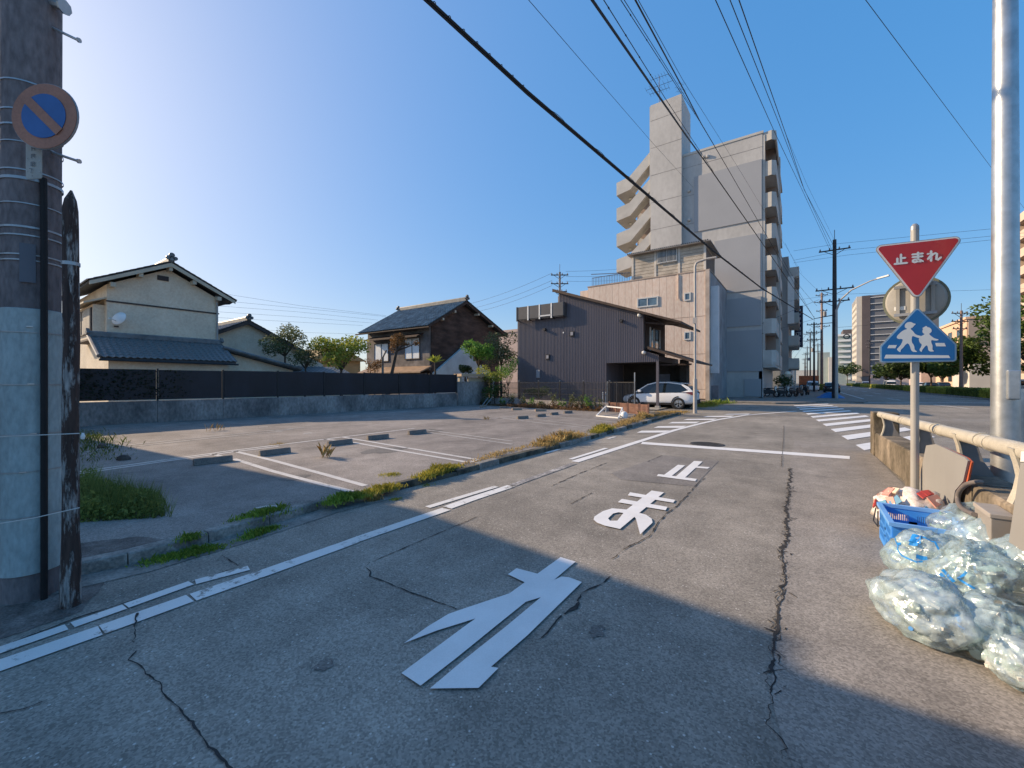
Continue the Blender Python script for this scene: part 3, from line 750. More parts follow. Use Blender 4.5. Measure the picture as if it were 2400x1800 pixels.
# boards of the gable wall
bd = MB()
for k in range(21):
    z0 = .3 + k * .28
    bd.box(-23.998, -23.975, 22.72, 31.58, z0, z0 + .262)
bd.build('gable_boards', DKW, h3, kind='stuff')
fr0 = MB().box(-32.0, -24.02, 22.58, 22.697, 2.5, 6.1).build('front_wall', DKG, h3)
for x0, x1, z0, z1 in ((*sorted(((-31.014,5.268)[0], (-29.006,5.151)[0])), 3.35, 4.95), (*sorted(((-26.962,5.031)[0], (-25.101,4.922)[0])), 3.45, 5.2)):
    f = window(h3, 'y', 22.575, -1, x0, x1, z0, z1, FRAME_D, BLIND, 1, .06)
MB().ext([(-31.6, 22.57, 5.45), (-31.6, 21.85, 5.15), (-31.6, 21.85, 5.23), (-31.6, 22.57, 5.55)], (6.9, 0, 0)).build('window_hood', WOOD_D, h3)
MB().ext([(-31.8, 22.57, 2.75), (-31.8, 21.4, 2.3), (-31.8, 21.4, 2.4), (-31.8, 22.57, 2.87)], (8.0, 0, 0)).build('porch_roof', M('copper_roof', (0.30, 0.20, 0.13), .6, .2, 2), h3)
MB().box(-31.5, -24.3, 22.35, 22.575, 0, 2.3).build('porch_wall', DKG, h3)
MB().box(-33.6, -32.0, 23.6, 25.2, 3.3, 5.6).build('side_bay', DKG, h3)
MB().tube([(-32.9, 21.95, 5.85), (-23.4, 21.95, 5.82)], .06, 8).build('gutter_pipe', WOOD_D, h3)
# pale blue lean-to wall at the gable
MB().ext([(-23.96, 23, 0), (-23.96, 30.5, 0), (-23.96, 30.5, 2.2), (-23.96, 28.9, 2.8), (-23.96, 26.4, 4.7), (-23.96, 22.8, 2.3)], (.25, 0, 0)).build('sheet_wall', PALEBL, h3)

# ---- far houses seen between
def block(label, x0, x1, y0, y1, zt, mat, cat='building', wins=(), name='building', parapet=True):
    b = thing(name, label, cat, ((x0 + x1) / 2, (y0 + y1) / 2, 0))
    MB().box(x0, x1, y0, y1, 0, zt).build('wall', mat, b)
    if parapet: MB().box(x0 - .12, x1 + .12, y0 - .12, y1 + .12, zt, zt + .35).build('parapet', mat, b)
    for ax, p, out, a0, a1, z0, z1 in wins: window(b, ax, p, out, a0, a1, z0, z1, FRAME_W, GLASS, 1, .09)
    return b
PINK_H = M('pale_pink_wall', (0.50, 0.40, 0.36), .9, .1, 1)
block('pale pink box-shaped house beyond the dark timber house', -39, -30.5, 45, 53, 8.3, PINK_H, 'house', [('y', 45, -1, -34.6, -33.6, 4.9, 6.4), ('y', 45, -1, -37, -36, 4.9, 6.4)], 'house')
OCHRE = M('ochre_wall', (0.35, 0.26, 0.13), .9, .15, 1)
hb = thing('house', 'low house with an ochre roof far behind the garden trees', 'house', (-48, 27, 0))
MB().box(-52, -44, 24, 30, 0, 4.1).build('wall', OCHRE, hb)
MB().ext([(-43.5, 23.4, 4.1), (-43.5, 30.6, 4.1), (-43.5, 27, 5.6)], (-9, 0, 0)).build('roof', OCHRE, hb)

# ---- black metal-clad house
CLAD = M('dark_metal_siding', (0.125, 0.112, 0.128), 0.5, 0.10, 0.8, spec=.45, stretch=(4, 4, .3))
SOFF = M('brown_soffit', (0.075, 0.05, 0.038), .7, .3, 3)
BY = 24.5
bx0, bx1 = (-16.911,4.546)[0], (-7.773,4.022)[0]
lx1 = (-6.876,1.475)[0]
bh = thing('house', 'black metal-clad modern house with a steep single-pitch roof and open carport', 'house', ((bx0 + bx1) / 2, 26.8, 0))
apx, apz = (-13.499,7.766)
ev_z = (-7.773,5.705)[1]
lft_z = (-16.911,6.406)[1]
cp0 = (-10.111,2.730)[0]; cpz = (-9.998,2.781)[1]
def ribbed(name, pts, mat, par, step=.11, dep=.018):
    """vertical ribbed sheet on plane y=BY bounded above by the profile pts [(x, ztop, zbot)]"""
    mb = MB(); x = pts[0][0]; seq = []
    def tz(x):
        for (xa, ta, ba), (xb, tb, bb) in zip(pts, pts[1:]):
            if xa <= x <= xb + 1e-6 and xb > xa: t = (x - xa) / (xb - xa); return ta + (tb - ta) * t, ba + (bb - ba) * t
        return pts[-1][1:]
    n = int((pts[-1][0] - pts[0][0]) / step)
    vs = []
    for i in range(n):
        xa = pts[0][0] + (pts[-1][0] - pts[0][0]) * i / n; ww = (pts[-1][0] - pts[0][0]) / n
        for dx, dy in ((0, 0), (.70, 0), (.78, dep), (.92, dep), (1.0, 0)):
            xx = xa + ww * dx; t, b = tz(min(xx, pts[-1][0])); vs.append((xx, BY - dy, b, t))
    V = [(a, b, c) for a, b, c, d in vs] + [(a, b, d) for a, b, c, d in vs]; k = len(vs)
    mb.add(V, [(i, i + 1, k + i + 1, k + i) for i in range(k - 1)])
    return mb.build(name, mat, par)
ribbed('siding', [(bx0, lft_z, .1), (apx - .02, lft_z, .1)], CLAD, bh)
ribbed('siding', [(apx - .02, apz - .12, .1), (cp0, apz + (ev_z - apz) * (cp0 - apx) / (bx1 - apx), .1)], CLAD, bh)
ribbed('siding', [(cp0, apz + (ev_z - apz) * (cp0 - apx) / (bx1 - apx), cpz), (bx1, ev_z, cpz)], CLAD, bh)
lz1 = (-6.949,3.175)[1]
ribbed('siding', [(bx1, (-7.773,3.461)[1], cpz), (lx1, lz1, cpz)], CLAD, bh)
D2 = 29.2
MB().ext([(bx0, BY + .02, .05), (cp0 - .02, BY + .02, .05), (cp0 - .02, BY + .02, 5.6), (apx, BY + .02, apz - .2), (apx, BY + .02, lft_z - .02), (bx0, BY + .02, lft_z - .02)], (0, D2 - BY, 0)).build('wall', CLAD, bh)
MB().ext([(cp0 - .02, BY + .02, cpz + .02), (bx1 - .02, BY + .02, cpz + .02), (bx1 - .02, BY + .02, ev_z - .05), (cp0 - .02, BY + .02, 5.65)], (0, D2 - BY, 0)).build('wall', CLAD, bh)
MB().box(bx1 - .02, lx1 - .02, BY + .02, D2, cpz + .02, lz1 - .05).build('wall', CLAD, bh)
# upper side: dark timber recess with white-framed tall windows
MB().box(bx1 - .018, bx1 + .03, BY + .3, D2 - .1, lz1 + .05, ev_z - .15).build('timber_wall', WOOD_D, bh)
for k, y in enumerate((25.6, 26.3, 27.6)):
    MB().box(bx1 + .03, bx1 + .09, y, y + .12, 3.55, 5.0).build('window_frame', WHITE, bh)
window(bh, 'x', bx1 + .03, 1, 25.75, 27.55, 3.5, 5.0, FRAME_D, GLASS, 1, .05)
# main roof: one pitch with deep eave
ro = Vector((apx - .32, 0, apz + .10)); sl = (ev_z - apz) / (bx1 - apx)
ex = (-5.576,4.781)[0]
mb = MB().ext([(apx - .32, BY - .35, apz - .05), (ex, BY - .35, apz + sl * (ex - apx) - .02), (ex, BY - .35, apz + sl * (ex - apx) + .1), (apx - .32, BY - .35, apz + .13)], (0, D2 - BY + .7, 0))
mb.build('roof', SOFF, bh)
MB().bar((bx1 + .05, BY + .2, ev_z - .55), (ex - .25, BY + .2, apz + sl * (ex - apx) - .06), .07, .09).build('eave_brace', WOOD_D, bh)
# lower awning roof
ax1, az1 = (-4.841,2.680)
az0 = (-6.792,3.325)[1]
MB().ext([(lx1 - .55, BY - .35, az0 + .2), (ax1, BY - .35, az1 - .05), (ax1, BY - .35, az1 + .05), (lx1 - .55, BY - .35, az0 + .36)], (0, D2 - BY + .6, 0)).build('awning_roof', SOFF, bh)
MB().bar((lx1, BY + .3, 2.6), (ax1 - .3, BY + .3, az1 - .08), .07, .09).build('eave_brace', WOOD_D, bh)
# carport post, interior, beam
MB().box(lx1 - .14, lx1, BY - .04, BY + .1, .2, cpz + .02).build('carport_post', CLAD, bh)
MB().box(lx1 - .2, lx1 + .06, BY - .1, BY + .16, 0, .2).build('post_base', CONC, bh)
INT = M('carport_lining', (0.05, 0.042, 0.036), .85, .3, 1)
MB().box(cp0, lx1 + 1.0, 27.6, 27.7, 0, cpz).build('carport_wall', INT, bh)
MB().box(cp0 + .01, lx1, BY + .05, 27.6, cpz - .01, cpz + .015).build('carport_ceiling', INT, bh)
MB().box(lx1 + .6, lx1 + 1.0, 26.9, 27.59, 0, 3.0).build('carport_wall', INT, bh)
dr = MB().box(cp0 + 2.2, cp0 + 3.1, 27.52, 27.6, 0.1, 2.1).build('door', M('grey_door', (.16, .16, .19), .4), bh)
MB().box(cp0 + 2.3, cp0 + 2.34, 27.47, 27.52, .9, 1.2).build('handle', STEEL, dr)
# vents and small fittings on the siding
VENT = M('grey_vent', (.30, .30, .33), .5, .1, 3)
for px, py, k in ((0, 0, 0),):
    pass
def at_wall(x, z): return x, z
for (x, z), kind in (((-14.548,5.213), 'r'), ((-9.089,5.347), 'r'), ((-7.984,5.584), 'w'), ((-7.716,3.338), 'w'), ((-12.483,4.792), 's'), ((-14.344,3.318), 's'), ((-13.135,4.908), 'd')):
    if kind == 'r':
        MB().tube([(x, BY - .02, z), (x, BY - .24, z)], .10, 14).build('vent_hood', DARKM, bh)
    elif kind == 'w':
        o = MB().lathe([(.001, -.13), (.06, -.12), (.10, -.07), (.11, 0), (.11, .1)], (x, BY - .12, z), 14, 'y').build('vent_hood', WHITE, bh, smooth=True)
    elif kind == 's':
        o = MB().box(x - .15, x + .15, BY - .1, BY - .018, z - .17, z + .17).build('vent_box', DARKM, bh)
        MB().box(x - .09, x + .09, BY - .115, BY - .1, z - .11, z + .11).build('vent_grille', VENT, o)
    else:
        MB().lathe([(.001, -.03), (.05, -.02), (.05, 0)], (x, BY - .02, z), 10, 'y').build('vent_cap', WHITE, bh)
x, z = (-15.102,2.167)
MB().box(x - .14, x + .14, BY - .12, BY - .018, z - .28, z + .28).build('meter_box', VENT, bh)
# raised screen of panels along the balcony top at the left
SCR = M('grey_screen_panel', (.085, .085, .09), .45, .1, 2)
sx0, sx1 = (-16.672,6.636)[0], (-12.910,6.544)[0]
zt0, zb0 = (-16.672,6.911)[1], (-16.635,5.962)[1]
sc = MB().box(sx0, sx1, BY - .40, BY - .36, zb0, zb0 + .06).build('balcony_screen', DARKM, bh)
nn = 4; pw = (sx1 - sx0) / nn
for k in range(nn):
    MB().box(sx0 + k * pw + .05, sx0 + (k + 1) * pw - .05, BY - .42, BY - .37, zb0 + .07, zt0).build('screen_panel', SCR, sc)
    MB().box(sx0 + k * pw - .05, sx0 + k * pw + .05, BY - .44, BY - .36, zb0 - .04, zt0 + .02).build('screen_post', WHITE if k in (1, 2, 3) else DARKM, sc)
    MB().bar((sx0 + k * pw, BY - .40, zb0), (sx0 + k * pw, BY - .0, zb0 - .02), .05, .05).build('screen_bracket', DARKM, sc)
MB().box(sx0 + 2 * pw, sx0 + 3 * pw, BY - .44, BY - .42, zb0 + .12, zb0 + .2).build('screen_trim', WHITE, sc)
MB().box(sx1 - .04, sx1, BY - .4, BY + .02, zb0, zt0).build('screen_end', SCR, sc)
MB().box(apx - .3, apx + .12, BY + .4, BY + .9, lft_z, lft_z + 1.1).build('roof_hatch', VENT, bh)

# ---- pink building
PY = 35.8
px1, pz1 = (-6.083,10.526)
px0, pz0 = (-16.607,10.371)
PINK = M('peach_panel', (0.70, 0.56, 0.46), 0.9, 0.10, 0.5, 0.15, 50, stretch=(1, 1, .35), fine=0.3)
PINK_D = M('panel_joint', (0.40, 0.31, 0.25), .9, .2, 1)
pb = thing('building', 'peach-pink three-storey building with vertical wall panels and a sheet-metal cabin on top', 'building', ((px0 + px1) / 2, PY + 6, 0))
pz = pz1
MB().box(px0, px1 - .25, PY + .06, PY + 11, 0, pz - .06).build('wall', PINK_D, pb)
nc = 17; cw_ = (px1 - .3 - px0) / nc
rows = [(.25, 1.0), (1.02, 3.85), (3.87, 6.9), (6.92, pz)]
for i in range(nc):
    for k, (z0, z1) in enumerate(rows):
        rr = random.Random(i * 7 + k)
        MB().box(px0 + i * cw_ + .008, px0 + (i + 1) * cw_ - .008, PY - .004 * rr.random(), PY + .06, z0, z1 - .012).build('wall_panel', PINK, pb)
MB().box(px1 - .3, px1, PY - .06, PY + .4, 0, pz + .05).build('corner_pier', M('stained_pier', (.50, .40, .33), .9, .3, .8, c2=(.58, .50, .43)), pb)
MB().box(px0 - .05, px1 + .02, PY - .03, PY + 11.1, pz, pz + .10).build('coping', PINK_D, pb)
MB().box(px0 - 1.2, px0, PY + .8, PY + 9, 0, pz - .05).build('rear_wing', PINK, pb)
for (xa, za), (xb, zb), nm in (((-11.893,8.109), (-10.097,8.937), 1), ((-8.003,8.261), (-7.477,8.931), 0), ((-8.003,5.036), (-7.477,5.734), 0)):
    f = window(pb, 'y', PY - .01, -1, xa, xb, za, zb, FRAME_W, M('blue_glass', (.10, .16, .21), .1, .3, 1.5, spec=.8), nm, .1)
# right-hand side face
SIDEP = M('grey_side_wall', (.30, .30, .31), .85, .2, 1)
MB().box(px1 - .25, px1 - .005, PY + .4, PY + 11, 0, pz - .04).build('side_wall', SIDEP, pb)
MB().box(px1, px1 + .55, PY + .5, PY + 1.1, 2.3, pz - 1.2).build('wall_duct', M('pale_duct', (.62, .64, .66), .5, .05, 2), pb)
MB().box(px1, px1 + .5, PY + .8, PY + 1.3, .1, 1.3).build('gas_meter', M('dull_box', (.20, .20, .22), .6), pb)
# cabin on the roof
cx0, cx1 = (-12.578,13.007)[0], (-6.571,11.938)[0]
cz1 = (-6.571,12.989)[1]
CY = 36.6
CABB = M('cabin_boards', (0.46, 0.41, 0.34), .8, .2, 1.2, .1, 30, fine=.3)
CABF = M('cabin_frame', (.60, .56, .50), .7, .1, 2)
cab = MB().box(cx0 + .05, cx1 - .05, CY + .05, CY + 5, pz, cz1).build('roof_cabin', CABB, pb)
nb = 8; bhh = (cz1 - pz - .2) / nb
f3_ = [cx0, cx0 + (cx1 - cx0) * .335, cx0 + (cx1 - cx0) * .665, cx1]
for k in range(nb):
    for a, b in zip(f3_, f3_[1:]):
        MB().box(a + .06, b - .06, CY - .01, CY + .05, pz + .12 + k * bhh, pz + .12 + (k + 1) * bhh - .03).build('board', CABB, cab)
for a in f3_: MB().box(a - .09, a + .09, CY - .05, CY + .05, pz + .1, cz1).build('cabin_post', CABF, cab)
f = window(pb, 'y', CY - .015, -1, f3_[1] + .15, f3_[2] - .15, pz + 1.35, pz + 2.6, FRAME_W, GLASS, 1, .07, bars=16)
cr = MB().box(cx0 - .35, cx1 + .5, CY - .5, CY + 5.2, cz1, cz1 + .08).build('cabin_roof', M('sheet_roof', (.33, .30, .27), .6, .2, 2), pb)
cg = MB()
for k in range(40):
    x = cx0 - .3 + (cx1 - cx0 + .75) * k / 40
    cg.tube([(x, CY - .52, cz1 + .1), (x, CY + 5.2, cz1 + .1)], .055, 6)
cg.build('corrugation', DARKM, cr)
MB().box(cx1 - .05, cx1 - .01, CY + .3, CY + 4.5, pz + .3, cz1 - .2).build('side_panel', M('brown_side', (.16, .12, .10), .7), cab)
rl = MB()
for k in range(24):
    x = px0 + .2 + (cx0 - px0 - .4) * k / 23; rl.box(x - .015, x + .015, PY + .5, PY + .53, pz + .1, pz + 1.0)
rl.box(px0 + .2, cx0 - .2, PY + .49, PY + .54, pz + .95, pz + 1.0); rl.box(px0 + .2, cx0 - .2, PY + .49, PY + .54, pz + .18, pz + .22)
rl.bar((px0 + .1, PY + .5, pz + 1.35), (px0 + 3.2, PY + .5, pz + 1.0), .06, .06)
rl.build('roof_railing', M('blue_grey_rail', (.08, .10, .14), .5), pb)
MB().tube([(f3_[2] + .1, PY - .06, pz), (f3_[2] + .1, PY - .06, pz - 1.9), (f3_[2] + .1, PY - .09, pz - 2.1)], .04, 6).build('drain_pipe', PINK, pb)

# ---- apartment block
AY = 44.9
APC = M('apartment_concrete', (0.50, 0.485, 0.46), .9, .10, .25, .1, 40, stretch=(1, 1, .5), fine=.12)
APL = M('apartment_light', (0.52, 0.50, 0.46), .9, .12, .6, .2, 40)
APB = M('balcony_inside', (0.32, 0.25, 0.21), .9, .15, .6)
BLANK = M('blank_board', (0.36, 0.365, 0.375), .6, .04, .3)
ap = thing('apartment_block', 'tall grey concrete apartment block with an outside stair and a stack of balconies', 'apartment building', (-8, 52, 0))
ax1, atop = (-3.098,24.918)
at0, _ = (-10.177,27.940); at00, _ = (-13.323,29.069)
MB().box(at0, ax1, AY, AY + 16, 0, atop).build('wall', APC, ap)
MB().box(at0 - .1, ax1 + .08, AY - .06, AY + 16, atop, atop + .22).build('coping', APL, ap)
towz = (-10.177,31.215)[1]
MB().box(at00, at0, AY - .5, AY + 3.6, 0, towz).build('lift_tower', APC, ap)
gj = MB()
for k in range(1, 9): gj.box(at0, ax1, AY - .012, AY - .001, k * 2.92 + .3, k * 2.92 + .33)
gj.build('storey_joint', CONC_D, ap)
tj = MB()
for k in range(1, 11): tj.box(at00, at0, AY - .512, AY - .501, k * 2.92 + .3, k * 2.92 + .33)
tj.build('storey_joint', CONC_D, ap)
MB().box(at00 - .1, at00, AY - .5, AY - .1, 20.6, towz - .1).build('corner_trim', APL, ap)
for px, py in ((1654, 366), (1663, 366), (1614.5, 447), (1614.5, 515)): pass
for (x, z) in ((-8.162,24.287), (-7.827,24.223), (-9.533,21.220), (-9.533,18.242)):
    MB().lathe([(.001, -.2), (.12, -.18), (.17, -.08), (.17, 0)], (x, AY - .01, z), 12, 'y').build('vent_hood', APL, ap)
# blank boards on the flank wall
for (xa, za), (xb, zb) in (((-9.043,16.868), (-3.159,22.494)), ((-7.186,10.288), (-3.262,15.564)), ((-6.274,2.604), (-3.125,6.511)), ((-6.274,6.912), (-3.228,9.638)), ((-4.581,-0.2325), (-3.186,1.879))):
    MB().box(xa, xb, AY - .09, AY - .002, max(.2, za), zb).build('blank_panel', BLANK, ap)
MB().box((-7.109,1.388)[0], (-6.651,1.390)[0], AY - .08, AY, 1.0, 3.4).build('side_window', FRAME_W, ap)
MB().box((-7.032,1.389)[0], (-6.784,1.389)[0], AY - .09, AY - .08, 1.2, 3.2).build('side_pane', GLASS, ap)
# balconies at the street end: 7 storeys, each a parapet, slab and recess
bxo = (-2.021,21.077)[0]
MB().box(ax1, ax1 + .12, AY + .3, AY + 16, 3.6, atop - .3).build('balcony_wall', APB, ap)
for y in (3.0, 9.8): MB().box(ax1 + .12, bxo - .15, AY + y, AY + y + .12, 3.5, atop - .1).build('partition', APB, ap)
for k in range(8):
    zb = 22.2 - 2.94 * (k - 1); zt = zb
    if k: MB().box(ax1 + .1, bxo - .02, AY + .25, AY + 15, zb - 1.36, zb - 1.18).build('balcony_slab', APL, ap)
    pr = MB(); L = [(ax1 + .02, AY + .1), (bxo - .35, AY + .0), (bxo, AY + .35), (bxo, AY + 5.8), (bxo - .12, AY + 5.8), (bxo - .12, AY + .4), (bxo - .4, AY + .12), (ax1 + .02, AY + .22)]
    if k == 0: pr.prism(L, atop - .8, atop + .05)
    else: pr.prism(L, zt - 1.37, zt)
    pr.build('balcony_parapet', APL, ap)
    if k:
        p2 = MB().box(bxo - .12, bxo, AY + 6.6, AY + 13.5, zt - 1.3, zt - .02).build('balcony_parapet', APL, ap)
MB().box(ax1 + .02, bxo - .02, AY + .3, AY + 15, atop - .25, atop - .06).build('roof_slab', APL, ap)
MB().box(ax1 + .02, ax1 + .2, AY + .02, AY + .24, 3.4, atop - .2).build('corner_column', APL, ap)
MB().box(ax1 + .1, bxo + .1, AY + 5.8, AY + 6.6, 3.3, atop).build('party_wall', APL, ap)
MB().box(ax1 + .05, bxo - .05, AY + .12, AY + 15, 2.95, 3.5).build('canopy', APL, ap)
MB().box(ax1 - .3, ax1 + .02, AY + .0, AY + .2, .12, 2.95).build('pillar', WHITE, ap)
MB().box(ax1 - 3, ax1 - 2.9, AY + 1, AY + 12, .1, 2.9).build('shop_wall', BLACK, ap)
# outside stair
sx0 = (-17.151,23.172)[0]; sx1 = (-15.671,22.774)[0]
LAMPG = M('lamp_glass', (.8, .76, .62), .4)
for k in range(8):
    zt = (-16.950,24.036)[1] - k * 2.88
    if zt < 1.5: break
    pts = [(sx0, AY - .4, zt), (sx1, AY - .4, zt + .28), (at00 - .03, AY - .4, zt + 2.35), (at00 - .03, AY - .4, zt + 1.05), (sx1 + .1, AY - .4, zt - 1.15), (sx0, AY - .4, zt - 1.45)]
    MB().ext(pts, (0, .15, 0)).build('stair_parapet', APL, ap)
    MB().ext([(sx0, AY - .25, zt - 1.45), (sx1 + .1, AY - .25, zt - 1.15), (sx1 + .1, AY - .25, zt - 1.0), (sx0, AY - .25, zt - 1.25)], (0, 2.9, 0)).build('stair_landing', APL, ap)
    MB().ext([(sx1 + .1, AY - .25, zt - 1.15), (at00 - .03, AY - .25, zt + 1.05), (at00 - .03, AY - .25, zt + 1.25), (sx1 + .1, AY - .25, zt - .95)], (0, 1.35, 0)).build('stair_flight', APL, ap)
    MB().box(sx0, sx0 + .15, AY - .25, AY + 2.6, zt - 1.3, zt).build('stair_parapet', APL, ap)
    MB().ext([(sx1 + .1, AY + 2.4, zt + .1), (at00 - .03, AY + 2.4, zt - 2.0 + .9), (at00 - .03, AY + 2.4, zt - 2.4), (sx1 + .1, AY + 2.4, zt - 1.2)], (0, .15, 0)).build('stair_parapet', APL, ap)
    lp = MB().lathe([(.001, -.08), (.14, -.07), (.17, 0)], ((sx0 + sx1) / 2 + .2, AY + 1.4, zt - 1.36), 10).build('stair_lamp', LAMPG, ap)
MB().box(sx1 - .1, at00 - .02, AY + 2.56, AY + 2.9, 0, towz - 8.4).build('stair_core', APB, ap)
# antennas on the tower
an = thing('tv_antenna', 'spindly rooftop aerial on top of the apartment stair tower', 'antenna', (at00 + .6, AY + .6, towz))
m_ = MB(); m_.tube([(0, 0, 0), (0, 0, 3.6)], .03, 6)
for z_, L in ((3.5, .9), (2.6, 1.4), (2.0, 1.0)):
    m_.tube([(-L, 0, z_), (L, .3, z_ + .1)], .02, 5)
    for t in range(7): x = -L + 2 * L * t / 6; m_.tube([(x, -.5, z_), (x, .5, z_)], .012, 4)
m_.build('mast', DARKM, an, local=True)
an2 = copy_tree(an, (at0 - .4, AY + 1.0, towz), R(50), 'second aerial, standing at the right corner of the stair tower')
an2.scale = (.5, .5, .6)

# ---- row building behind the block, with the upright dark sign
AP2 = M('row_concrete', (.30, .31, .31), .9, .15, .4)
r2 = thing('building', 'grey five-storey building just beyond the apartment block, showing edge on', 'building', (-8, 70, 0))
MB().box(-14, -1.5, 63, 80, 0, 17.6).build('wall', AP2, r2)
for k in range(5):
    MB().box(-1.5, -.4, 63.2, 72, 3.4 + k * 2.9, 4.6 + k * 2.9).build('balcony', APL, r2)
    MB().box(-1.5, -.45, 63.3, 71.9, 3.25 + k * 2.9, 3.4 + k * 2.9).build('slab', APL, r2)
MB().box(-1.6, -.9, 62.9, 63.0, 9, 15).build('blank_panel', WHITE, r2)
sg = thing('shop_sign', 'upright dark blue sign with white lettering on the edge-on building', 'sign', (-.55, 72.6, 8))
MB().box(-.5, .55, -.2, .2, -1.4, 4.6).build('board', M('navy_sign', (.012, .02, .06), .4), sg, local=True)
lt = MB()
for k in range(8):
    z = 4.0 - k * .68; rng = random.Random(k)
    for _ in range(4):
        a = rng.uniform(-.3, .25); b = rng.uniform(-.22, .22)
        if rng.random() < .5: lt.box(-.3, .3, -.215, -.2, z + b - .03, z + b + .03)
        else: lt.box(a, a + .07, -.215, -.2, z - .24, z + .24)
lt.build('lettering', WHITE, sg, local=True)
for i, (y0, y1, ht, mt) in enumerate(((82, 98, 13, AP2), (100, 125, 9, APL), (128, 170, 12, PINK_H), (175, 240, 8, APL), (250, 330, 10, AP2))):
    b = block(['grey four-storey building third along the far left side of the street', 'pale two-storey shop building fourth along the far left side', 'pinkish building in the distance on the left of the street', 'low pale building far down the left of the street', 'last grey building down the left of the street'][i], -16, -2.5 - i * .3, y0, y1, ht, mt)
    for k in range(2): window(b, 'x', -2.5 - i * .3, 1, y0 + 2 + k * 6, y0 + 5 + k * 6, 4.5, 6, FRAME_W, GLASS)

# ---- towers on the right side of the wide road
TWD = M('tower_slate', (.15, .155, .17), .8, .08, .2)
TWL = M('tower_cream', (.55, .52, .47), .85, .06, .3)
TWB = M('tower_brown', (.11, .09, .09), .8, .1, .3)
tw = thing('apartment_tower', 'tall slate-grey apartment tower with white floor lines and a cream balcony strip', 'apartment building', (30, 232, 0))
tx0 = (20.040,36.335)[0]; tz = (20.040,37.404)[1]; tx1 = (36.719,34.373)[0]
MB().box(tx0, tx1 + 6, 224, 250, 0, tz).build('wall', TWD, tw)
MB().box(tx0, tx0 + 2.6, 223.6, 224, 4, tz).build('edge_panel', TWB, tw)
fl = 13
for k in range(fl):
    z = tz - 1.0 - k * (tz - 4) / fl
    MB().box(tx0 + 2.7, tx1, 223.55, 224, z - .10, z + .10).build('floor_line', WHITE, tw)
    MB().box(tx0 - 1.6, tx0, 225.2, 243, z - 2.7, z - 1.5).build('balcony_parapet', TWL, tw)
    MB().box(tx0 - 1.55, tx0, 225.3, 243, z - 2.95, z - 2.7).build('balcony_slab', TWL, tw)
for y in (224.4, 229, 234, 239, 243): MB().box(tx0 - 1.7, tx0, y, y + .8, 2, tz).build('balcony_pier', TWL, tw)
MB().box(tx1 - 5, tx1, 223.3, 223.6, 6, tz - 12).build('grey_panel', M('tower_panel', (.16, .16, .17), .8), tw)
MB().box(tx0 + 2.7, tx1, 223.4, 224, 0, 5).build('base', PINK_H, tw)
GRN = M('greenish_wall', (.30, .36, .35), .85, .06, .3)
t2 = thing('apartment_tower', 'grey-green mid-rise with white balconies left of the slate tower', 'apartment building', (28, 330, 0))
ux0 = (17.584,31.259)[0]; ux1 = (24.661,30.789)[0]; uz = (21.359,31.543)[1]
MB().box(ux0, ux1 + 4, 330, 350, 0, uz).build('wall', GRN, t2)
MB().box(ux1 - 4, ux1 + 4, 332, 350, uz, uz + 3).build('roof_box', TWB, t2)
for k in range(9): MB().box(ux0 + 5 - min(k, 4) * 1.2, ux1 - .5, 328.6, 330, 3 + k * 3.4, 4.3 + k * 3.4).build('balcony', WHITE, t2)
t3 = thing('apartment_tower', 'pale blue-grey tower block in the far distance down the street', 'apartment building', (15, 520, 0))
vx0 = (12.734,29.803)[0]; vx1 = (21.997,29.440)[0]
MB().box(vx0, vx1, 520, 540, 0, (16.881,31.366)[1]).build('wall', GRN, t3)
MB().box(vx0 + 8, vx1 + 3, 515, 519.9, 0, (16.881,26.190)[1]).build('wing', TWL, t3)
for i, (x0, x1, y0, y1, z, mt, lb) in enumerate(((27, 37, 160, 176, 9, PINK_H, 'low pinkish building at the foot of the slate tower'), (29, 36, 128, 140, 5.5, TWL, 'small pale block with a flat roof beside the far road'), (31, 40, 150, 158, 12, M('brick_orange', (.33, .14, .07), .85, .1, .5), 'brick-orange building below the slate tower'), (24, 40, 262, 300, 14, GRN, 'greenish building behind the slate tower'), (-12, 40, 640, 660, 16, APL, 'pale buildings closing the far end of the street'))):
    block(lb, x0, x1, y0, y1, z, mt)
# orange-lit four-storey building and balcony block on the right
ob = thing('building', 'sand-coloured four-storey building behind the street trees on the right', 'building', (44, 150, 0))
SAND_SUN = M('sunlit_sand_wall', (.62, .43, .30), .9, .08, .3); SAND_SHADE = M('shaded_sand_wall', (.36, .30, .26), .9, .08, .3)  # sunlit side warmer, shaded front greyer: light put into the wall colour
ox, oz = (29.516,15.460)
MB().box(ox, ox + 30, 132, 158, 0, oz).build('wall', SAND_SUN, ob)
MB().box(ox + .2, ox + 30, 131.7, 132, 0, oz).build('front_wall', SAND_SHADE, ob)
MB().box(ox - .3, ox + 30.3, 131.5, 158.2, oz, oz + .5).build('coping', SAND_SUN, ob)
for k in range(4):
    for j in range(3):
        z = oz - 3.6 - k * 3.4
        window(ob, 'y', 131.7, -1, ox + 5 + j * 6, ox + 7.6 + j * 6, z, z + 1.8, FRAME_D, GLASS, 1, .1)
        window(ob, 'x', ox, -1, 136 + j * 7, 139 + j * 7, z, z + 1.8, FRAME_D, GLASS, 1, .1)
MB().box(ox + 5, ox + 10, 131.5, 131.72, .2, 4).build('shop_front', M('salmon', (.45, .18, .11), .8), ob)
cb = thing('apartment_block', 'beige apartment block with long balcony bands at the right edge', 'apartment building', (36, 84, 0))
BEI = M('beige_band', (.56, .45, .35), .9, .08, .4)
MB().box(31.4, 46, 60, 108.5, 0, 29.5).build('wall', APB, cb)
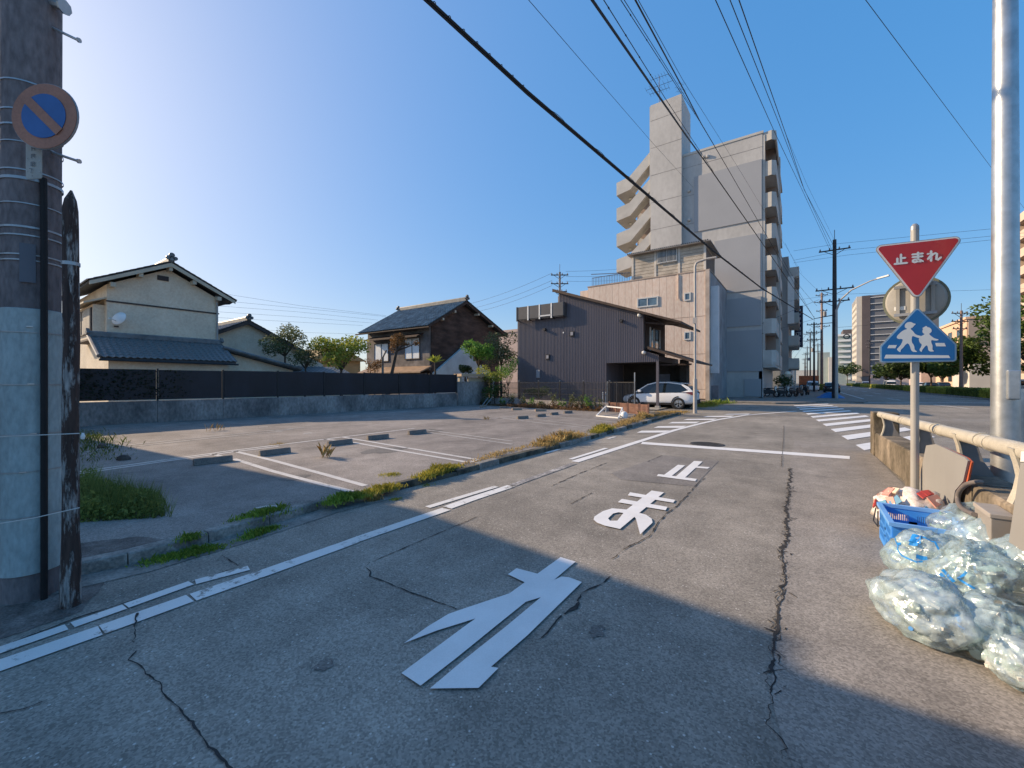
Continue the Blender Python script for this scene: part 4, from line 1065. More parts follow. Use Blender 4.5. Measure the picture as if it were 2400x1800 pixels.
for k in range(10):
    z = 30.0 - k * 3.0
    MB().box(29.9, 30.05, 59.5, 109, z - 1.4, z).build('balcony_band', BEI, cb)
    MB().box(30.05, 31.4, 59.5, 109, z - 1.4, z - 1.2).build('balcony_slab', BEI, cb)
    for y in (66, 80, 94, 107.8): MB().box(30.06, 31.4, y, y + 1.1, z - 3.0, z - 1.41).build('partition', BEI, cb)

# ---- unseen house left of the frame, its outline shaped to cast the road shadow
ch = thing('house', 'unseen cream house left of the utility pole, roof shaped to cast the road shadow', 'house', (-17, -3.5, 0))
prof = [(-27.5, 0), (-27.5, 3.4), (-23.3, 4.42), (-19.3, 5.54), (-17.0, 6.07), (-11.55, 5.37), (-10.2, 4.84), (-8.2, 4.91), (-8.2, 0)]
MB().ext([(x, 0.0, z) for x, z in prof], (0, -7.5, 0)).build('wall', CREAM, ch)
MB().ext([(-23.2, -.02, 4.46), (-19.3, -.02, 5.55), (-17.0, -.02, 6.08), (-11.6, -.02, 5.39), (-11.6, -.02, 5.46), (-17.0, -.02, 6.16), (-23.2, -.02, 4.54)], (0, -7.5, 0)).build('roof', TILE_D, ch)
window(ch, 'x', -8.2, 1, -5, -3.2, 2, 3.3, FRAME_W, GLASS); window(ch, 'y', 0, 1, -18, -16, 2.6, 3.9, FRAME_W, GLASS)

# ================================================================ fence, walls, street furniture
FENCE = M('black_fence_panel', (0.012, 0.015, 0.026), .45, .35, 1.2, .1, 60, stretch=(1, 1, .4))
fn = Vector((fdir.y, -fdir.x))             # towards the lot
frz = math.atan2(fdir.y, fdir.x)
start = fa - fdir * 6.3
FL = (fb - start).length
bf = thing('fence', 'long black panel fence on a stained concrete base wall along the parking lot', 'fence', (start.x, start.y, 0), frz)
n_ = int(round(FL / 2.05)); stp = FL / n_
for i in range(n_):
    x0, x1 = i * stp, (i + 1) * stp
    rr = random.Random(i)
    MB().box(x0 + .006, x1 - .006, -.09 - rr.random() * .004, .09, 0, .90).build('base_wall', CONC_D, bf, local=True)
    p = MB().box(x0 + .05, x1 - .03, -.02, .02, .94, 2.06 + rr.uniform(-.012, .012)).build('fence_panel', FENCE, bf, local=True)
    s_ = MB()
    for k in range(14): s_.box(x0 + .06, x1 - .04, -.034, -.02, .96 + k * .078, 1.02 + k * .078)
    s_.build('louvre', FENCE, p, local=True, kind='stuff')
    MB().box(x0 - .02, x0 + .04, -.05, .04, .90, 2.10).build('fence_post', DARKM, bf, local=True)
MB().box(FL - .03, FL + .04, -.05, .04, .90, 2.10).build('fence_post', DARKM, bf, local=True)
# garden end wall with a small tan-roofed gate
gw = thing('garden_wall', 'short stained concrete garden wall at the far end of the black fence', 'wall', (fb.x, fb.y, 0))
ge = Vector((-17.7, 21.75)); gd = (ge - fb).normalized(); gn = Vector((gd.y, -gd.x)); gl = (ge - fb).length
def seg(mb, a, b, w, z0, z1): return mb.bar((a[0], a[1], (z0 + z1) / 2), (b[0], b[1], (z0 + z1) / 2), w, z1 - z0)
seg(MB(), fb + gd * .05, ge, .16, 0, 1.62).build('wall', CONC_D, gw)
gt = thing('garden_gate', 'pale garden gate with a flat tan roof board behind the garden wall', 'gate', (fb.x + .3, fb.y + 1.6, 0))
TAN = M('tan_board', (.50, .36, .24), .8, .15, 2)
a = fb + Vector((-.1, .35)); b = ge + Vector((.1, .5))
seg(MB(), a - gd * .1, b + gd * .1, .8, 1.95, 2.12).build('roof', TAN, gt)
seg(MB(), a, a + gd * .18, .18, 0, 1.95).build('gate_post', FASCIA, gt); seg(MB(), b - gd * .18, b, .18, 0, 1.95).build('gate_post', FASCIA, gt)
seg(MB(), a + gd * .8, b - gd * .2, .05, .1, 1.9).build('gate_leaf', FASCIA, gt)
# low boundary wall with black mesh fence
w0, w1, w2 = ge, Vector((-8.1, 20.05)), Vector((-5.75, 18.85))
lwth = thing('boundary_wall', 'low weed-fringed block wall between the lot and the black house', 'wall', (w0.x, w0.y, 0))
for k in range(12):
    a = w0 + (w1 - w0) * (k / 12); b = w0 + (w1 - w0) * ((k + 1) / 12 - .003)
    seg(MB(), a, b, .14, 0, .52).build('block', CONC_D, lwth)
mf = thing('mesh_fence', 'thin black mesh fence standing on the low wall before the black house', 'fence', (w0.x, w0.y, .52))
def up(v, z): return (v[0], v[1], z)
mesh = MB(); NB = 150
for k in range(NB):
    p = w0 + (w1 - w0) * (k / NB); mesh.bar(up(p, .55), up(p, 1.58), .014, .014)
for z in (.6, .9, 1.2, 1.55): mesh.bar(up(w0, z), up(w1, z), .015, .015)
mesh.build('mesh', DARKM, mf, kind='stuff')
for k in range(7):
    p = w0 + (w1 - w0) * (k / 6); q = MB().bar(up(p, .5), up(p, 1.64), .05, .05).build('fence_post', DARKM, mf)
    MB().bar(up(p, 1.64), up(p, 1.67), .06, .06).build('post_cap', STEEL, q)
# brown lattice screen and bar gate in front of the carport
LATT = M('brown_slat', (.23, .12, .085), .8, .3, 3, .2, 40)
la = thing('lattice_screen', 'low brown slatted screen at the corner of the lot in front of the carport', 'screen', (w1.x, w1.y, 0))
d12 = (w2 - w1); L12 = d12.length; d12 = d12.normalized()
ns = 34
for k in range(ns):
    p = w1 + d12 * (L12 * (k + .5) / ns)
    MB().bar(up(p, .06), up(p, .56), .055, .018, up=(d12.y, -d12.x, 0)).build('slat', LATT, la)
for z in (.14, .32, .5): MB().bar((*(w1 + Vector((.0, .02))), z), (*(w2 + Vector((0, .02))), z), .03, .04).build('rail', LATT, la)
for t in (0, .5, .79, 1):
    p = w1 + d12 * L12 * t; MB().bar(up(p, 0), up(p, .60), .07, .07).build('post', LATT, la)
bg = thing('bar_gate', 'black upright-bar railing beside the carport, in front of the white car', 'railing', (w1.x, w1.y + .25, 0))
o_ = Vector((0, .14)); g0 = w1 + o_ - d12 * .25; g1 = w1 + d12 * 1.75 + o_
bars = 22
for k in range(bars):
    p = g0 + (g1 - g0) * (k / (bars - 1)); MB().bar(up(p, .5), up(p, 1.58), .026, .026).build('bar', DARKM, bg)
MB().bar(up(g0, 1.58), up(g1, 1.58), .03, .03).build('top_rail', DARKM, bg); MB().bar(up(g0, .55), up(g1, .55), .03, .03).build('bottom_rail', DARKM, bg)
for p, h_, m_ in ((g0, 1.62, STEEL), (g1, 1.62, DARKM), (g0 + (g1 - g0) * .42 - o_ * 1.6, 1.62, DARKM), (g0 + (g1 - g0) * .98, 2.05, STEEL)):
    MB().bar(up(p, .0), up(p, h_), .045, .045).build('gate_post', m_, bg)
sp_ = thing('stake', 'pair of short white stakes at the left end of the bar railing', 'stake', (-8.75, 20.7, 0))
for dx in (0, .16): MB().bar((-8.75 + dx, 20.72, 0), (-8.75 + dx, 20.72, 1.05), .05, .05).build('stake', WHITE, sp_)

# white broken barrier frame and stone
wf = thing('barrier_frame', 'broken white barrier frame lying on the lot beside the brown slatted screen', 'frame', (*Vector((-6.808,16.920)), LZ))
pa, pb_, pc, pd_ = [Vector((*p, LZ + .03)) for p in ((-7.380,16.783), (-6.204,16.337), (-6.737,18.384), (-7.816,18.886))]
mb = MB().bar(pa, pb_, .07, .05).build('foot', WHITE, wf)
t0 = Vector((pd_.x + .05, pd_.y - .1, .42)); t1 = Vector((pc.x - .05, pc.y - .05, .40))
MB().bar(pa, t0, .05, .05).build('leg', WHITE, wf); MB().bar(pb_, t1, .05, .05).build('leg', WHITE, wf)
MB().bar(t0, t1, .07, .05).build('top_bar', WHITE, wf); MB().bar(t0, pd_, .04, .04).build('leg', WHITE, wf); MB().bar(t1, pc, .04, .04).build('leg', WHITE, wf)
st = MB().lathe([(.001, 0), (.14, .0), (.16, .12), (.10, .24), (.001, .27)], n=12).build('sandbag_weight', WHITE, smooth=True)
st.location = (*Vector((-6.161,16.862)), LZ); tag(st, 'round white weight sitting on the lot next to the broken barrier frame', 'weight')
dc = thing('folding_chair_frame', 'bent pale metal frame leaning on the low wall near the garden gate', 'frame', (*Vector((-16.774,20.521)), LZ))
c0 = Vector((*(-16.585,20.076), LZ))
for dx in (0, .28):
    MB().tube([c0 + Vector((dx, 0, .02)), c0 + Vector((dx + .22, .35, .5))], .015, 6).build('leg', STEEL, dc)
MB().bar(c0 + Vector((0, 0, .03)), c0 + Vector((.28, 0, .03)), .03, .03).build('cross_bar', STEEL, dc)
# kerb-side rubble by the weeds
BRK = M('broken_brick', (.10, .08, .07), .95, .4, 4, .5, 30)
for i, (px, py, lb) in enumerate(((240, 1050, 'dark lump of rubble at the shadowed left edge of the lot, farther one'), (290, 1078, 'dark broken block on the lot near the double bay line'))):
    o = MB().lathe([(.001, 0), (.17, 0), (.15, .1), (.08, .16), (.001, .17)], n=7).build('rubble', BRK); o.location = (*[Vector((-13.084,2.215)), Vector((-10.744,2.116))][i], LZ); o.rotation_euler = (.1, .15, i)
    o.scale = (1.0 - .3 * i, .5, .6); tag(o, lb, 'rubble')

# ---------------------------------------------------------------- cars
def car(label, paint, loc, rz, L=4.33, W=1.77, Ht=1.6, van=False, detail=True, group=None):
    t = thing('parked_car', label, 'car', loc, rz, group)
    h = L / 2; w = W / 2
    # body loft: stations along x (front = +x): (x, half width, sill z, belt z)
    if van: st_ = [(-h, .90, .30, 1.0), (-h + .1, .98, .22, 1.03), (-h * .4, 1, .2, 1.03), (h * .45, 1, .2, 1.0), (h * .82, .97, .22, .95), (h - .06, .9, .28, .75), (h, .8, .32, .6)]
    else: st_ = [(-h, .78, .42, .86), (-h + .06, .9, .32, 1.0), (-h + .35, .985, .26, 1.04), (-h * .45, 1, .22, 1.02), (0, 1, .21, .98), (h * .36, .99, .21, .95), (h * .62, .97, .23, .90), (h * .86, .92, .26, .80), (h - .04, .78, .30, .66), (h, .6, .36, .56)]
    sc_ = Ht / 1.6
    b = MB(); n = 9
    for x, k, z0, z1 in st_:
        z0 *= sc_; z1 *= sc_; hw = w * k
        for y, z in ((-hw * .86, z1), (-hw * .97, z1 - .03), (-hw, (z0 + z1) * .5 + .1), (-hw * .985, z0 + .12), (-hw * .9, z0), (hw * .9, z0), (hw * .985, z0 + .12), (hw, (z0 + z1) * .5 + .1), (hw * .97, z1 - .03), (hw * .86, z1)): b.v.append((x, y, z))
    n = 10
    for i in range(len(st_) - 1):
        for j in range(n): q = (j + 1) % n; b.f.append((i * n + j, (i + 1) * n + j, (i + 1) * n + q, i * n + q))
    b.f.append(tuple(range(n))); b.f.append(tuple((len(st_) - 1) * n + j for j in reversed(range(n))))
    body = b.build('body', paint, t, smooth=True, local=True, subd=1)
    # cabin: glass house with a painted roof, hatch and pillars on top
    if van: top = [(-h + .05, .93, 1.02), (-h + .10, .90, 1.50), (-h + .3, .88, 1.72), (h * .30, .86, 1.74), (h * .48, .86, 1.66), (h * .80, .92, .99)]; ra, rb = 1, 4
    else: top = [(-h + .10, .90, 1.05), (-h + .34, .84, 1.30), (-h + .72, .79, 1.50), (-h * .34, .77, 1.60), (h * .02, .77, 1.60), (h * .22, .79, 1.48), (h * .60, .90, .94)]; ra, rb = 2, 5
    top = [(x, w * k, z * sc_) for x, k, z in top]; m = len(top)
    zb0, zb1 = (1.0 if van else 1.03) * sc_, .92 * sc_
    base = [(x, w * .965, zb0 + (zb1 - zb0) * i / (m - 1)) for i, (x, k, z) in enumerate(top)]
    g = MB()
    for s in (-1, 1):
        for x, k, z in base: g.v.append((x, s * k, min(z, dict((i, t[2]) for i, t in enumerate(top))[0] if False else z)))
        for x, k, z in top: g.v.append((x, s * k, z))
    for s in (0, 1):
        o = s * 2 * m
        for i in range(m - 1): g.f.append((o + i, o + i + 1, o + m + i + 1, o + m + i) if s == 0 else (o + i + 1, o + i, o + m + i, o + m + i + 1))
    g.f.append((0, m, 3 * m, 2 * m)); g.f.append((m - 1, 2 * m + m - 1, 3 * m + m - 1, 2 * m - 1))
    for i in range(m - 1): g.f.append((m + i, m + i + 1, 3 * m + i + 1, 3 * m + i))
    gl = g.build('windows', CARGLASS, t, smooth=True, local=True)
    r_ = MB(); seg_ = top[ra:rb + 1]
    for x, k, z in seg_:
        for f_, dz in ((-1.015, -.07), (-1.0, -.01), (-.55, .024), (.55, .024), (1.0, -.01), (1.015, -.07)): r_.v.append((x, k * f_ + (.012 if f_ > .9 else -.012 if f_ < -.9 else 0), z + dz))
    for i in range(len(seg_) - 1):
        for q in range(5): r_.f.append((i * 6 + q, (i + 1) * 6 + q, (i + 1) * 6 + q + 1, i * 6 + q + 1))
    roof = r_.build('roof', paint, t, smooth=True, local=True)
    pl_ = MB()
    for s in (-1, 1):
        e = .014
        sd = lambda i, f_: Vector((base[i][0] + (top[i][0] - base[i][0]) * f_, s * (base[i][1] + (top[i][1] - base[i][1]) * f_ + e), base[i][2] + (top[i][2] - base[i][2]) * f_))
        # broad painted rear quarter, tapering to the roof
        pts = [sd(0, 0), sd(0, 1), sd(1, 1), sd(2, 1), sd(2, .80), sd(1, .35), sd(2, 0)]
        pl_.ext(pts[:6] + [pts[6]], (0, -s * .01, 0))
        pl_.bar(sd(m - 1, .6), sd(rb, .98), .05, .06)
    pl_.build('pillar', paint, t, local=True)
    if not van:
        MB().ext([(top[0][0] - .03, -top[0][1] * .96, top[0][2] - .02), (top[0][0] - .03, top[0][1] * .96, top[0][2] - .02), (top[0][0] + .04, top[0][1] * .93, top[0][2] + .06), (top[0][0] + .04, -top[0][1] * .93, top[0][2] + .06)], (-.02, 0, .01)).build('hatch_edge', paint, t, local=True)
        MB().ext([(top[2][0] + .05, -top[2][1] * .9, top[2][2] + .02), (top[2][0] + .05, top[2][1] * .9, top[2][2] + .02), (top[2][0] - .22, top[2][1] * .84, top[2][2] - .02), (top[2][0] - .22, -top[2][1] * .84, top[2][2] - .02)], (0, 0, .03)).build('roof_spoiler', paint, t, local=True)
    if detail:
        for s in (-1, 1):
            c = Vector((0, s * (w * .965 + .006), 1.0 * sc_)); e = Vector((h * -.06, s * (w * .78 + .02), 1.56 * sc_))
            MB().bar(c, e, .03, .05).build('door_pillar', BLACK, t, local=True)
    R_ = .34 * sc_
    wy = w - .1
    for x in (h * .60, -h * .60):
        for s in (-1, 1):
            cl = MB().lathe([(R_ + .01, -.02), (R_ + .07, -.02), (R_ + .075, .012), (R_ + .01, .016)], (0, 0, 0), 20, 'y', 0, math.pi).build('wheel_arch', BLACK, t, local=True)
            cl.location = (x, s * (w * .985), R_ + .01); cl.rotation_euler = (0, 0, 0) if s > 0 else (0, 0, math.pi)
            ty = MB().lathe([(R_ * .66, -.10), (R_ * .94, -.10), (R_, -.06), (R_, .06), (R_ * .94, .10), (R_ * .66, .10)], n=22, axis='y').build('wheel', BLACK, t, local=True, smooth=True)
            ty.location = (x, s * (wy + .02), R_)
            rm = MB().lathe([(.001, .05), (R_ * .14, .06), (R_ * .16, .03), (R_ * .66, .0)], n=16, axis='y').build('hub', BLACK, ty, local=True)
            sp = MB()
            for k in range(5):
                for q_ in (-.16, .16):
                    a = 2 * math.pi * k / 5 + .3; a2 = a + q_
                    sp.bar((R_ * .12 * math.cos(a), .085, R_ * .12 * math.sin(a)), (R_ * .66 * math.cos(a2), .09, R_ * .66 * math.sin(a2)), .035, .03, up=(0, 1, 0))
            sp.lathe([(R_ * .60, .07), (R_ * .62, .095), (R_ * .68, .1), (R_ * .69, .07)], n=20, axis='y')
            ob_ = sp.build('rim', STEEL, ty, local=True)
            if s < 0: ty.rotation_euler = (0, 0, math.pi)
    if detail:
        for s in (-1, 1):
            MB().ext([(-h * .45, s * (w + .002), .24), (h * .42, s * (w + .002), .24), (h * .42, s * (w + .002), .36), (-h * .45, s * (w + .002), .36)], (0, s * .012, 0)).build('sill_trim', BLACK, t, local=True)
            MB().box(h * .40, h * .48, s * (w + .01), s * (w + .16), .98, 1.12).build('door_mirror', paint, t, local=True, bevel=.02)
            MB().ext([(-h + .02, s * w * .72, .84), (-h + .10, s * w * .96, .84), (-h + .5, s * w * 1.0, .97), (-h + .12, s * w * .95, 1.02), (-h + .0, s * w * .72, .98)], (0, s * .03, 0)).build('tail_light', M('tail_lens', (.22, .02, .025), .2, spec=.8), t, local=True)
            MB().ext([(h - .08, s * w * .6, .66), (h - .42, s * w * .95, .74), (h - .5, s * w * .96, .82), (h - .14, s * w * .6, .74)], (0, s * .03, .0)).build('headlight', M('head_lens', (.55, .57, .6), .1, spec=.9), t, local=True)
        MB().box(-h - .02, -h + .08, -w * .8, w * .8, .30, .55).build('bumper', BLACK, t, local=True, bevel=.02)
        MB().box(-h - .005, -h + .03, -.17, .17, .72, .88).build('number_plate', WHITE, t, local=True)
        MB().box(h - .06, h + .02, -w * .6, w * .6, .32, .5).build('grille', BLACK, t, local=True, bevel=.02)
    return t
CARGLASS = glassmat('car_glass', (.012, .018, .022), .04, .8)
WCAR = M('white_car_paint', (.84, .85, .86), .22, .03, 1, spec=.6)
SILV = M('silver_car_paint', (.42, .44, .46), .25, .04, 1, metal=.4)
BLUC = M('dark_blue_car_paint', (.02, .03, .06), .22, .1, 1, spec=.6)
BLKC = M('black_car_paint', (.015, .015, .018), .22, .1, 1, spec=.6)
car('white compact crossover car parked nose-in under the black house carport', WCAR, (-7.22, 25.98, .0), math.pi)
car('dark car driving away on the wide road beyond the blue tarpaulin', BLKC, (3.3, 74, 0), R(90), Ht=1.5)
car('white van waiting behind the far utility poles', WCAR, (1.3, 84, 0), R(90), 4.4, 1.7, 1.6, True, False)
car('white minivan seen over the clipped median hedge', WCAR, (*(15.859,124.119,1.121)[:2], 0), R(90), 4.6, 1.75, 1.75, True, False)
car('dark blue estate car beyond the yellow-green hedge', BLUC, (*(22.147,113.866,1.183)[:2], 0), R(90), 4.5, 1.75, 1.55, False, False)
car('black sedan beyond the hedge, in front of the salmon shop', BLKC, (*(20.863,116.634,1.168)[:2], 0), R(90), 4.5, 1.75, 1.5, False, False)
car('white hatchback half hidden by the stop sign post, beyond the hedge', WCAR, (*(20.177,122.280,1.142)[:2], 0), R(90), 4.0, 1.7, 1.5, False, False)
car('pale blue van at the right edge behind the steel pole', M('pale_blue_paint', (.45, .55, .62), .3), (*(25.316,89.131,1.298)[:2], 0), R(90), 4.5, 1.75, 1.8, True, False)
car('far silver car on the right lanes before the cream tower strip', SILV, (*(15.000,179.935,0.8813)[:2], 0), R(90), 4.4, 1.7, 1.5, False, False)
car('far white car beside the far silver one', WCAR, (*(16.118,170.916,0.9229)[:2], 0), R(90), 4.4, 1.7, 1.6, True, False)

# motorcycles and bicycles under the apartment canopy
def bike(label, loc, rz, cat='motorcycle'):
    t = thing(cat, label, cat, loc, rz, 'two-wheelers parked under the apartment balconies')
    for x in (-.62, .62):
        o = MB().lathe([(.21, -.05), (.29, -.05), (.30, 0), (.29, .05), (.21, .05)], n=14, axis='y').build('wheel', BLACK, t, local=True); o.location = (x, 0, .3)
    MB().ext([(-.7, -.13, .45), (-.2, -.15, .3), (.35, -.13, .35), (.3, -.12, .62), (-.1, -.14, .66), (-.75, -.1, .82)], (0, .27, 0)).build('body', DARKM, t, local=True, bevel=.03)
    MB().box(-.6, .05, -.14, .14, .78, .88).build('seat', BLACK, t, local=True, bevel=.03)
    m = MB().bar((.62, 0, .3), (.42, 0, 1.0), .09, .06); m.bar((.42, -.34, 1.02), (.42, .34, 1.02), .03, .03); m.build('fork', STEEL, t, local=True)
    MB().ext([(.42, -.12, .7), (.62, -.1, .9), (.55, -.1, 1.12), (.4, -.1, 1.0)], (0, .22, 0)).build('front_fairing', SILV, t, local=True)
    return t
b0 = bike('dark motorcycle nearest the corner pillar of the apartment block', (-2.6, 46.3, .12), R(20))
for i, (x, y, r_, lb) in enumerate(((-1.6, 47.2, 35, 'second motorcycle, just behind the one at the corner pillar'), (-2.4, 49.2, 15, 'motorcycle deeper under the canopy, third from the corner'), (-.9, 49.0, 60, 'motorcycle at the outer edge of the canopy'), (-.3, 52.5, 70, 'motorcycle standing farthest along the pavement'), (.4, 57, 80, 'dark scooter out on the pavement before the far poles'))):
    copy_tree(b0, (x, y, .12), R(r_), lb)
# rubbish heap of plants beneath the canopy
# ---------------------------------------------------------------- lamp posts and poles
LAMPP = M('pale_grey_pole', (.40, .38, .36), .5, .1, 3)
sl_ = thing('street_lamp', 'slim grey street lamp with a short arm beside the white car', 'street lamp', (-4.46, 22.3, 0))
MB().tube([(0, 0, 0), (0, 0, 1.75)], .095, 12).build('base', LAMPP, sl_, local=True)
MB().tube([(0, 0, 1.75), (0, 0, 7.45), (.05, 0, 7.6), (.15, 0, 7.66), (.55, 0, 7.74)], .06, 10).build('pole', LAMPP, sl_, local=True)
MB().box(.5, 1.0, -.09, .09, 7.70, 7.78).build('lamp_head', LAMPP, sl_, local=True, bevel=.02)
MB().box(-.09, .09, -.1, -.05, 4.55, 4.85).build('clamp', LAMPP, sl_, local=True)

def arm(mb, z, L, off=0, w=.09, ins=3):
    mb.box(-L / 2 + off, L / 2 + off, -.05, .05, z - .045, z + .045)
def utility(label, loc, ht, r0=.19, r1=.12, arms=((-.6, 1.9), (-1.4, 1.5)), mat=None, trans=True, rz=0, group='utility poles along the street'):
    t = thing('utility_pole', label, 'utility pole', loc, rz, group)
    MB().tube([(0, 0, 0), (0, 0, ht)], r0, 12, r1).build('pole', mat or POLEC, t, local=True)
    for dz, L in arms:
        a = MB().box(-L / 2, L / 2, .10, .2, ht + dz - .05, ht + dz + .05).build('cross_arm', DARKM, t, local=True)
        m = MB()
        for k in range(4):
            x = -L / 2 + .1 + (L - .2) * k / 3
            m.lathe([(.05, 0), (.07, .05), (.04, .1), (.06, .14), (.02, .2)], (x, .15, ht + dz + .05), 8)
        m.build('insulator', M('insulator_grey', (.2, .2, .22), .4), a, local=True, kind='stuff')
        b_ = MB(); b_.bar((-L * .35, .15, ht + dz), (0, .12, ht + dz - .5), .04, .04); b_.bar((L * .35, .15, ht + dz), (0, .12, ht + dz - .5), .04, .04); b_.build('arm_brace', DARKM, t, local=True)
    if trans:
        MB().lathe([(.001, 0), (.25, 0), (.27, .1), (.27, .75), (.2, .85), (.001, .88)], (.42, 0, ht - 4.2), 12).build('transformer', M('transformer_grey', (.28, .29, .3), .5), t, local=True)
    m = MB().tube([(0, 0, ht), (0, 0, ht + .9)], .025, 5); m.build('spike', DARKM, t, local=True)
    return t
POLEC = M('pole_concrete', (.20, .19, .185), .85, .25, 1.5, .2, 40, stretch=(1, 1, .3))
POLED = M('dark_pole', (.035, .037, .045), .7, .2, 2)
POLEB = M('brown_pole', (.27, .19, .16), .8, .2, 2)
mp = Vector((*(2.354,47.627), 0))
utility('tall dark utility pole with three cross-arms beside the blue tarpaulin', (mp.x, mp.y, 0), 14.6, .21, .14, ((-.9, 2.3), (-4.5, 2.8), (-5.6, 2.2)), POLED, False)
p2 = Vector((*(2.733,91.663), 0)); utility('brown utility pole crowded with wires just left of the dark one', (p2.x, p2.y, 0), 17.5, .24, .15, ((-.4, 1.8), (-1.6, 2.2), (-3.2, 1.6), (-6, 2.4)), POLEB, True)
p3 = Vector((*(1.369,77.025,1.600)[:2], 0)); utility('thin dark utility pole third from the tarpaulin', (p3.x, p3.y, 0), 10.6, .15, .10, ((-.3, 1.8), (-1.5, 2.0), (-2.6, 1.8)), POLED, False)
p4 = Vector((*(1.270,108.848,1.600)[:2], 0)); utility('utility pole fourth along the street with cross-arms left', (p4.x, p4.y, 0), 12.2, .15, .10, ((-.3, 2.4), (-1.8, 2.4)), POLED, True)
for i, (px, d, ht) in enumerate(((1892, 120, 12), (1888, 150, 12), (1885.5, 185, 12), (1917, 100, 11))):
    v = [Vector((*(1.019,147.923,1.600)[:2], 0)), Vector((*(0.7643,184.542,1.600)[:2], 0)), Vector((*(0.5499,227.323,1.600)[:2], 0)), Vector((*(2.972,124.777,1.600)[:2], 0))][i]
    utility(['fifth utility pole down the street', 'sixth utility pole down the street', 'farthest visible utility pole down the street', 'thin lamp-like pole between the brown and dark poles'][i], (v.x, v.y, 0), ht, .16, .1, ((-.4, 2.2), (-2, 1.8)), POLED, i % 2 == 0)
for i, (v, ht, lb, pm) in enumerate(((Vector((-22.750,41.491,1.600)), 14.2, 'utility pole rising behind the black house roof', POLEC), (Vector((15.752,72.524,0.0375)), 10.3, 'utility pole in front of the street trees on the right', POLEB), (Vector((15.897,158.492,0.975)), 14, 'dark pole in front of the slate tower', POLED))):
    utility(lb, (v.x, v.y, 0), ht, .17, .12, ((-.3, 2.0), (-1.3, 2.0), (-2.2, 1.7)), pm, i == 0, R(35))
# tall curved-arm road lamp by the dark pole
rl_ = thing('street_lamp', 'tall pale road lamp with a long curved arm right of the dark pole', 'street lamp', (*Vector((2.438,46.593)), 0))
MB().tube([(0, 0, 0), (0, 0, 8.0), (.3, -.1, 8.9), (1.0, -.4, 9.6), (2.2, -1.0, 10.1), (2.7, -1.2, 10.2)], [.13, .09, .07, .06, .05, .05], 10).build('pole', LAMPP, rl_, local=True)
MB().bar((2.6, -1.15, 10.2), (3.3, -1.5, 10.3), .22, .12).build('lamp_head', WHITE, rl_, local=True)
MB().lathe([(.16, -.03), (.24, -.03), (.24, .03), (.16, .03), (.16, -.03)], (.7, 0, 5.6), 14, 'y').build('ring', DARKM, rl_, local=True)
# blue tarpaulin
TARP = M('blue_tarpaulin', (.02, .16, .42), .45, .2, 3, .5, 8)
tp = MB(); rng = random.Random(3); N = 14
for j in range(N + 1):
    for i in range(N + 1):
        u, v = i / N, j / N; hh = .95 * math.sin(math.pi * u) ** .8 * math.sin(math.pi * v) ** .7 * (.8 + .4 * noise.noise((u * 3, v * 3, 1)))
        tp.v.append((-1.6 + 3.4 * u + .15 * noise.noise((u * 5, v * 5, 0)), -1.1 + 2.2 * v, max(0, hh)))
for j in range(N):
    for i in range(N): a = j * (N + 1) + i; tp.f.append((a, a + 1, a + N + 2, a + N + 1))
o = tp.build('tarpaulin', TARP, smooth='all'); o.scale = (.62, .6, .55); o.location = (mp.x - .35, mp.y + .6, .11); tag(o, 'blue tarpaulin heaped over something at the foot of the dark pole', 'tarpaulin')

# ---------------------------------------------------------------- stop sign post
RED = M('sign_red', (.50, .022, .022), .35, .08, 2, spec=.5)
BLUE = M('sign_blue', (.006, .14, .38), .35, .08, 2, spec=.5)
SWHITE = M('sign_white', (.74, .74, .70), .4, .05, 2)
POSTG = M('post_grey', (.33, .32, .30), .5, .08, 2)
SIGNB = M('sign_back', (.30, .31, .32), .5, .1, 2, metal=.4)
SPX, SPY = Vector((1.132,7.043))
def inset(pts, d):
    n = len(pts); out = []
    for i in range(n):
        a, b, c = Vector(pts[i - 1]), Vector(pts[i]), Vector(pts[(i + 1) % n])
        e1 = (b - a).normalized(); e2 = (c - b).normalized(); n1 = Vector((-e1.y, e1.x)); n2 = Vector((-e2.y, e2.x))
        m = (n1 + n2); m = m / max(.3, m.dot(n1)); out.append(tuple(b + m * d))
    return out
def rounded(pts, r, k=6):
    n = len(pts); out = []
    for i in range(n):
        a, b, c = Vector(pts[i - 1]), Vector(pts[i]), Vector(pts[(i + 1) % n])
        e1 = (a - b).normalized(); e2 = (c - b).normalized(); t = r / math.tan(e1.angle(e2) / 2)
        p, q = b + e1 * t, b + e2 * t; cc = b + (e1 + e2).normalized() * (r / math.sin(e1.angle(e2) / 2))
        a0 = math.atan2((p - cc).y, (p - cc).x); a1 = math.atan2((q - cc).y, (q - cc).x); da = (a1 - a0 + math.pi) % (2 * math.pi) - math.pi
        out += [(cc.x + r * math.cos(a0 + da * j / k), cc.y + r * math.sin(a0 + da * j / k)) for j in range(k + 1)]
    return out
def plate(name, pts, y, mat, par, th=.004):
    """polygon given in (x, z) on a plate whose face looks along -y"""
    mb = MB().ext([(x, y, z) for x, z in pts], (0, th, 0)); o = mb.build(name, mat, par, local=True); return o
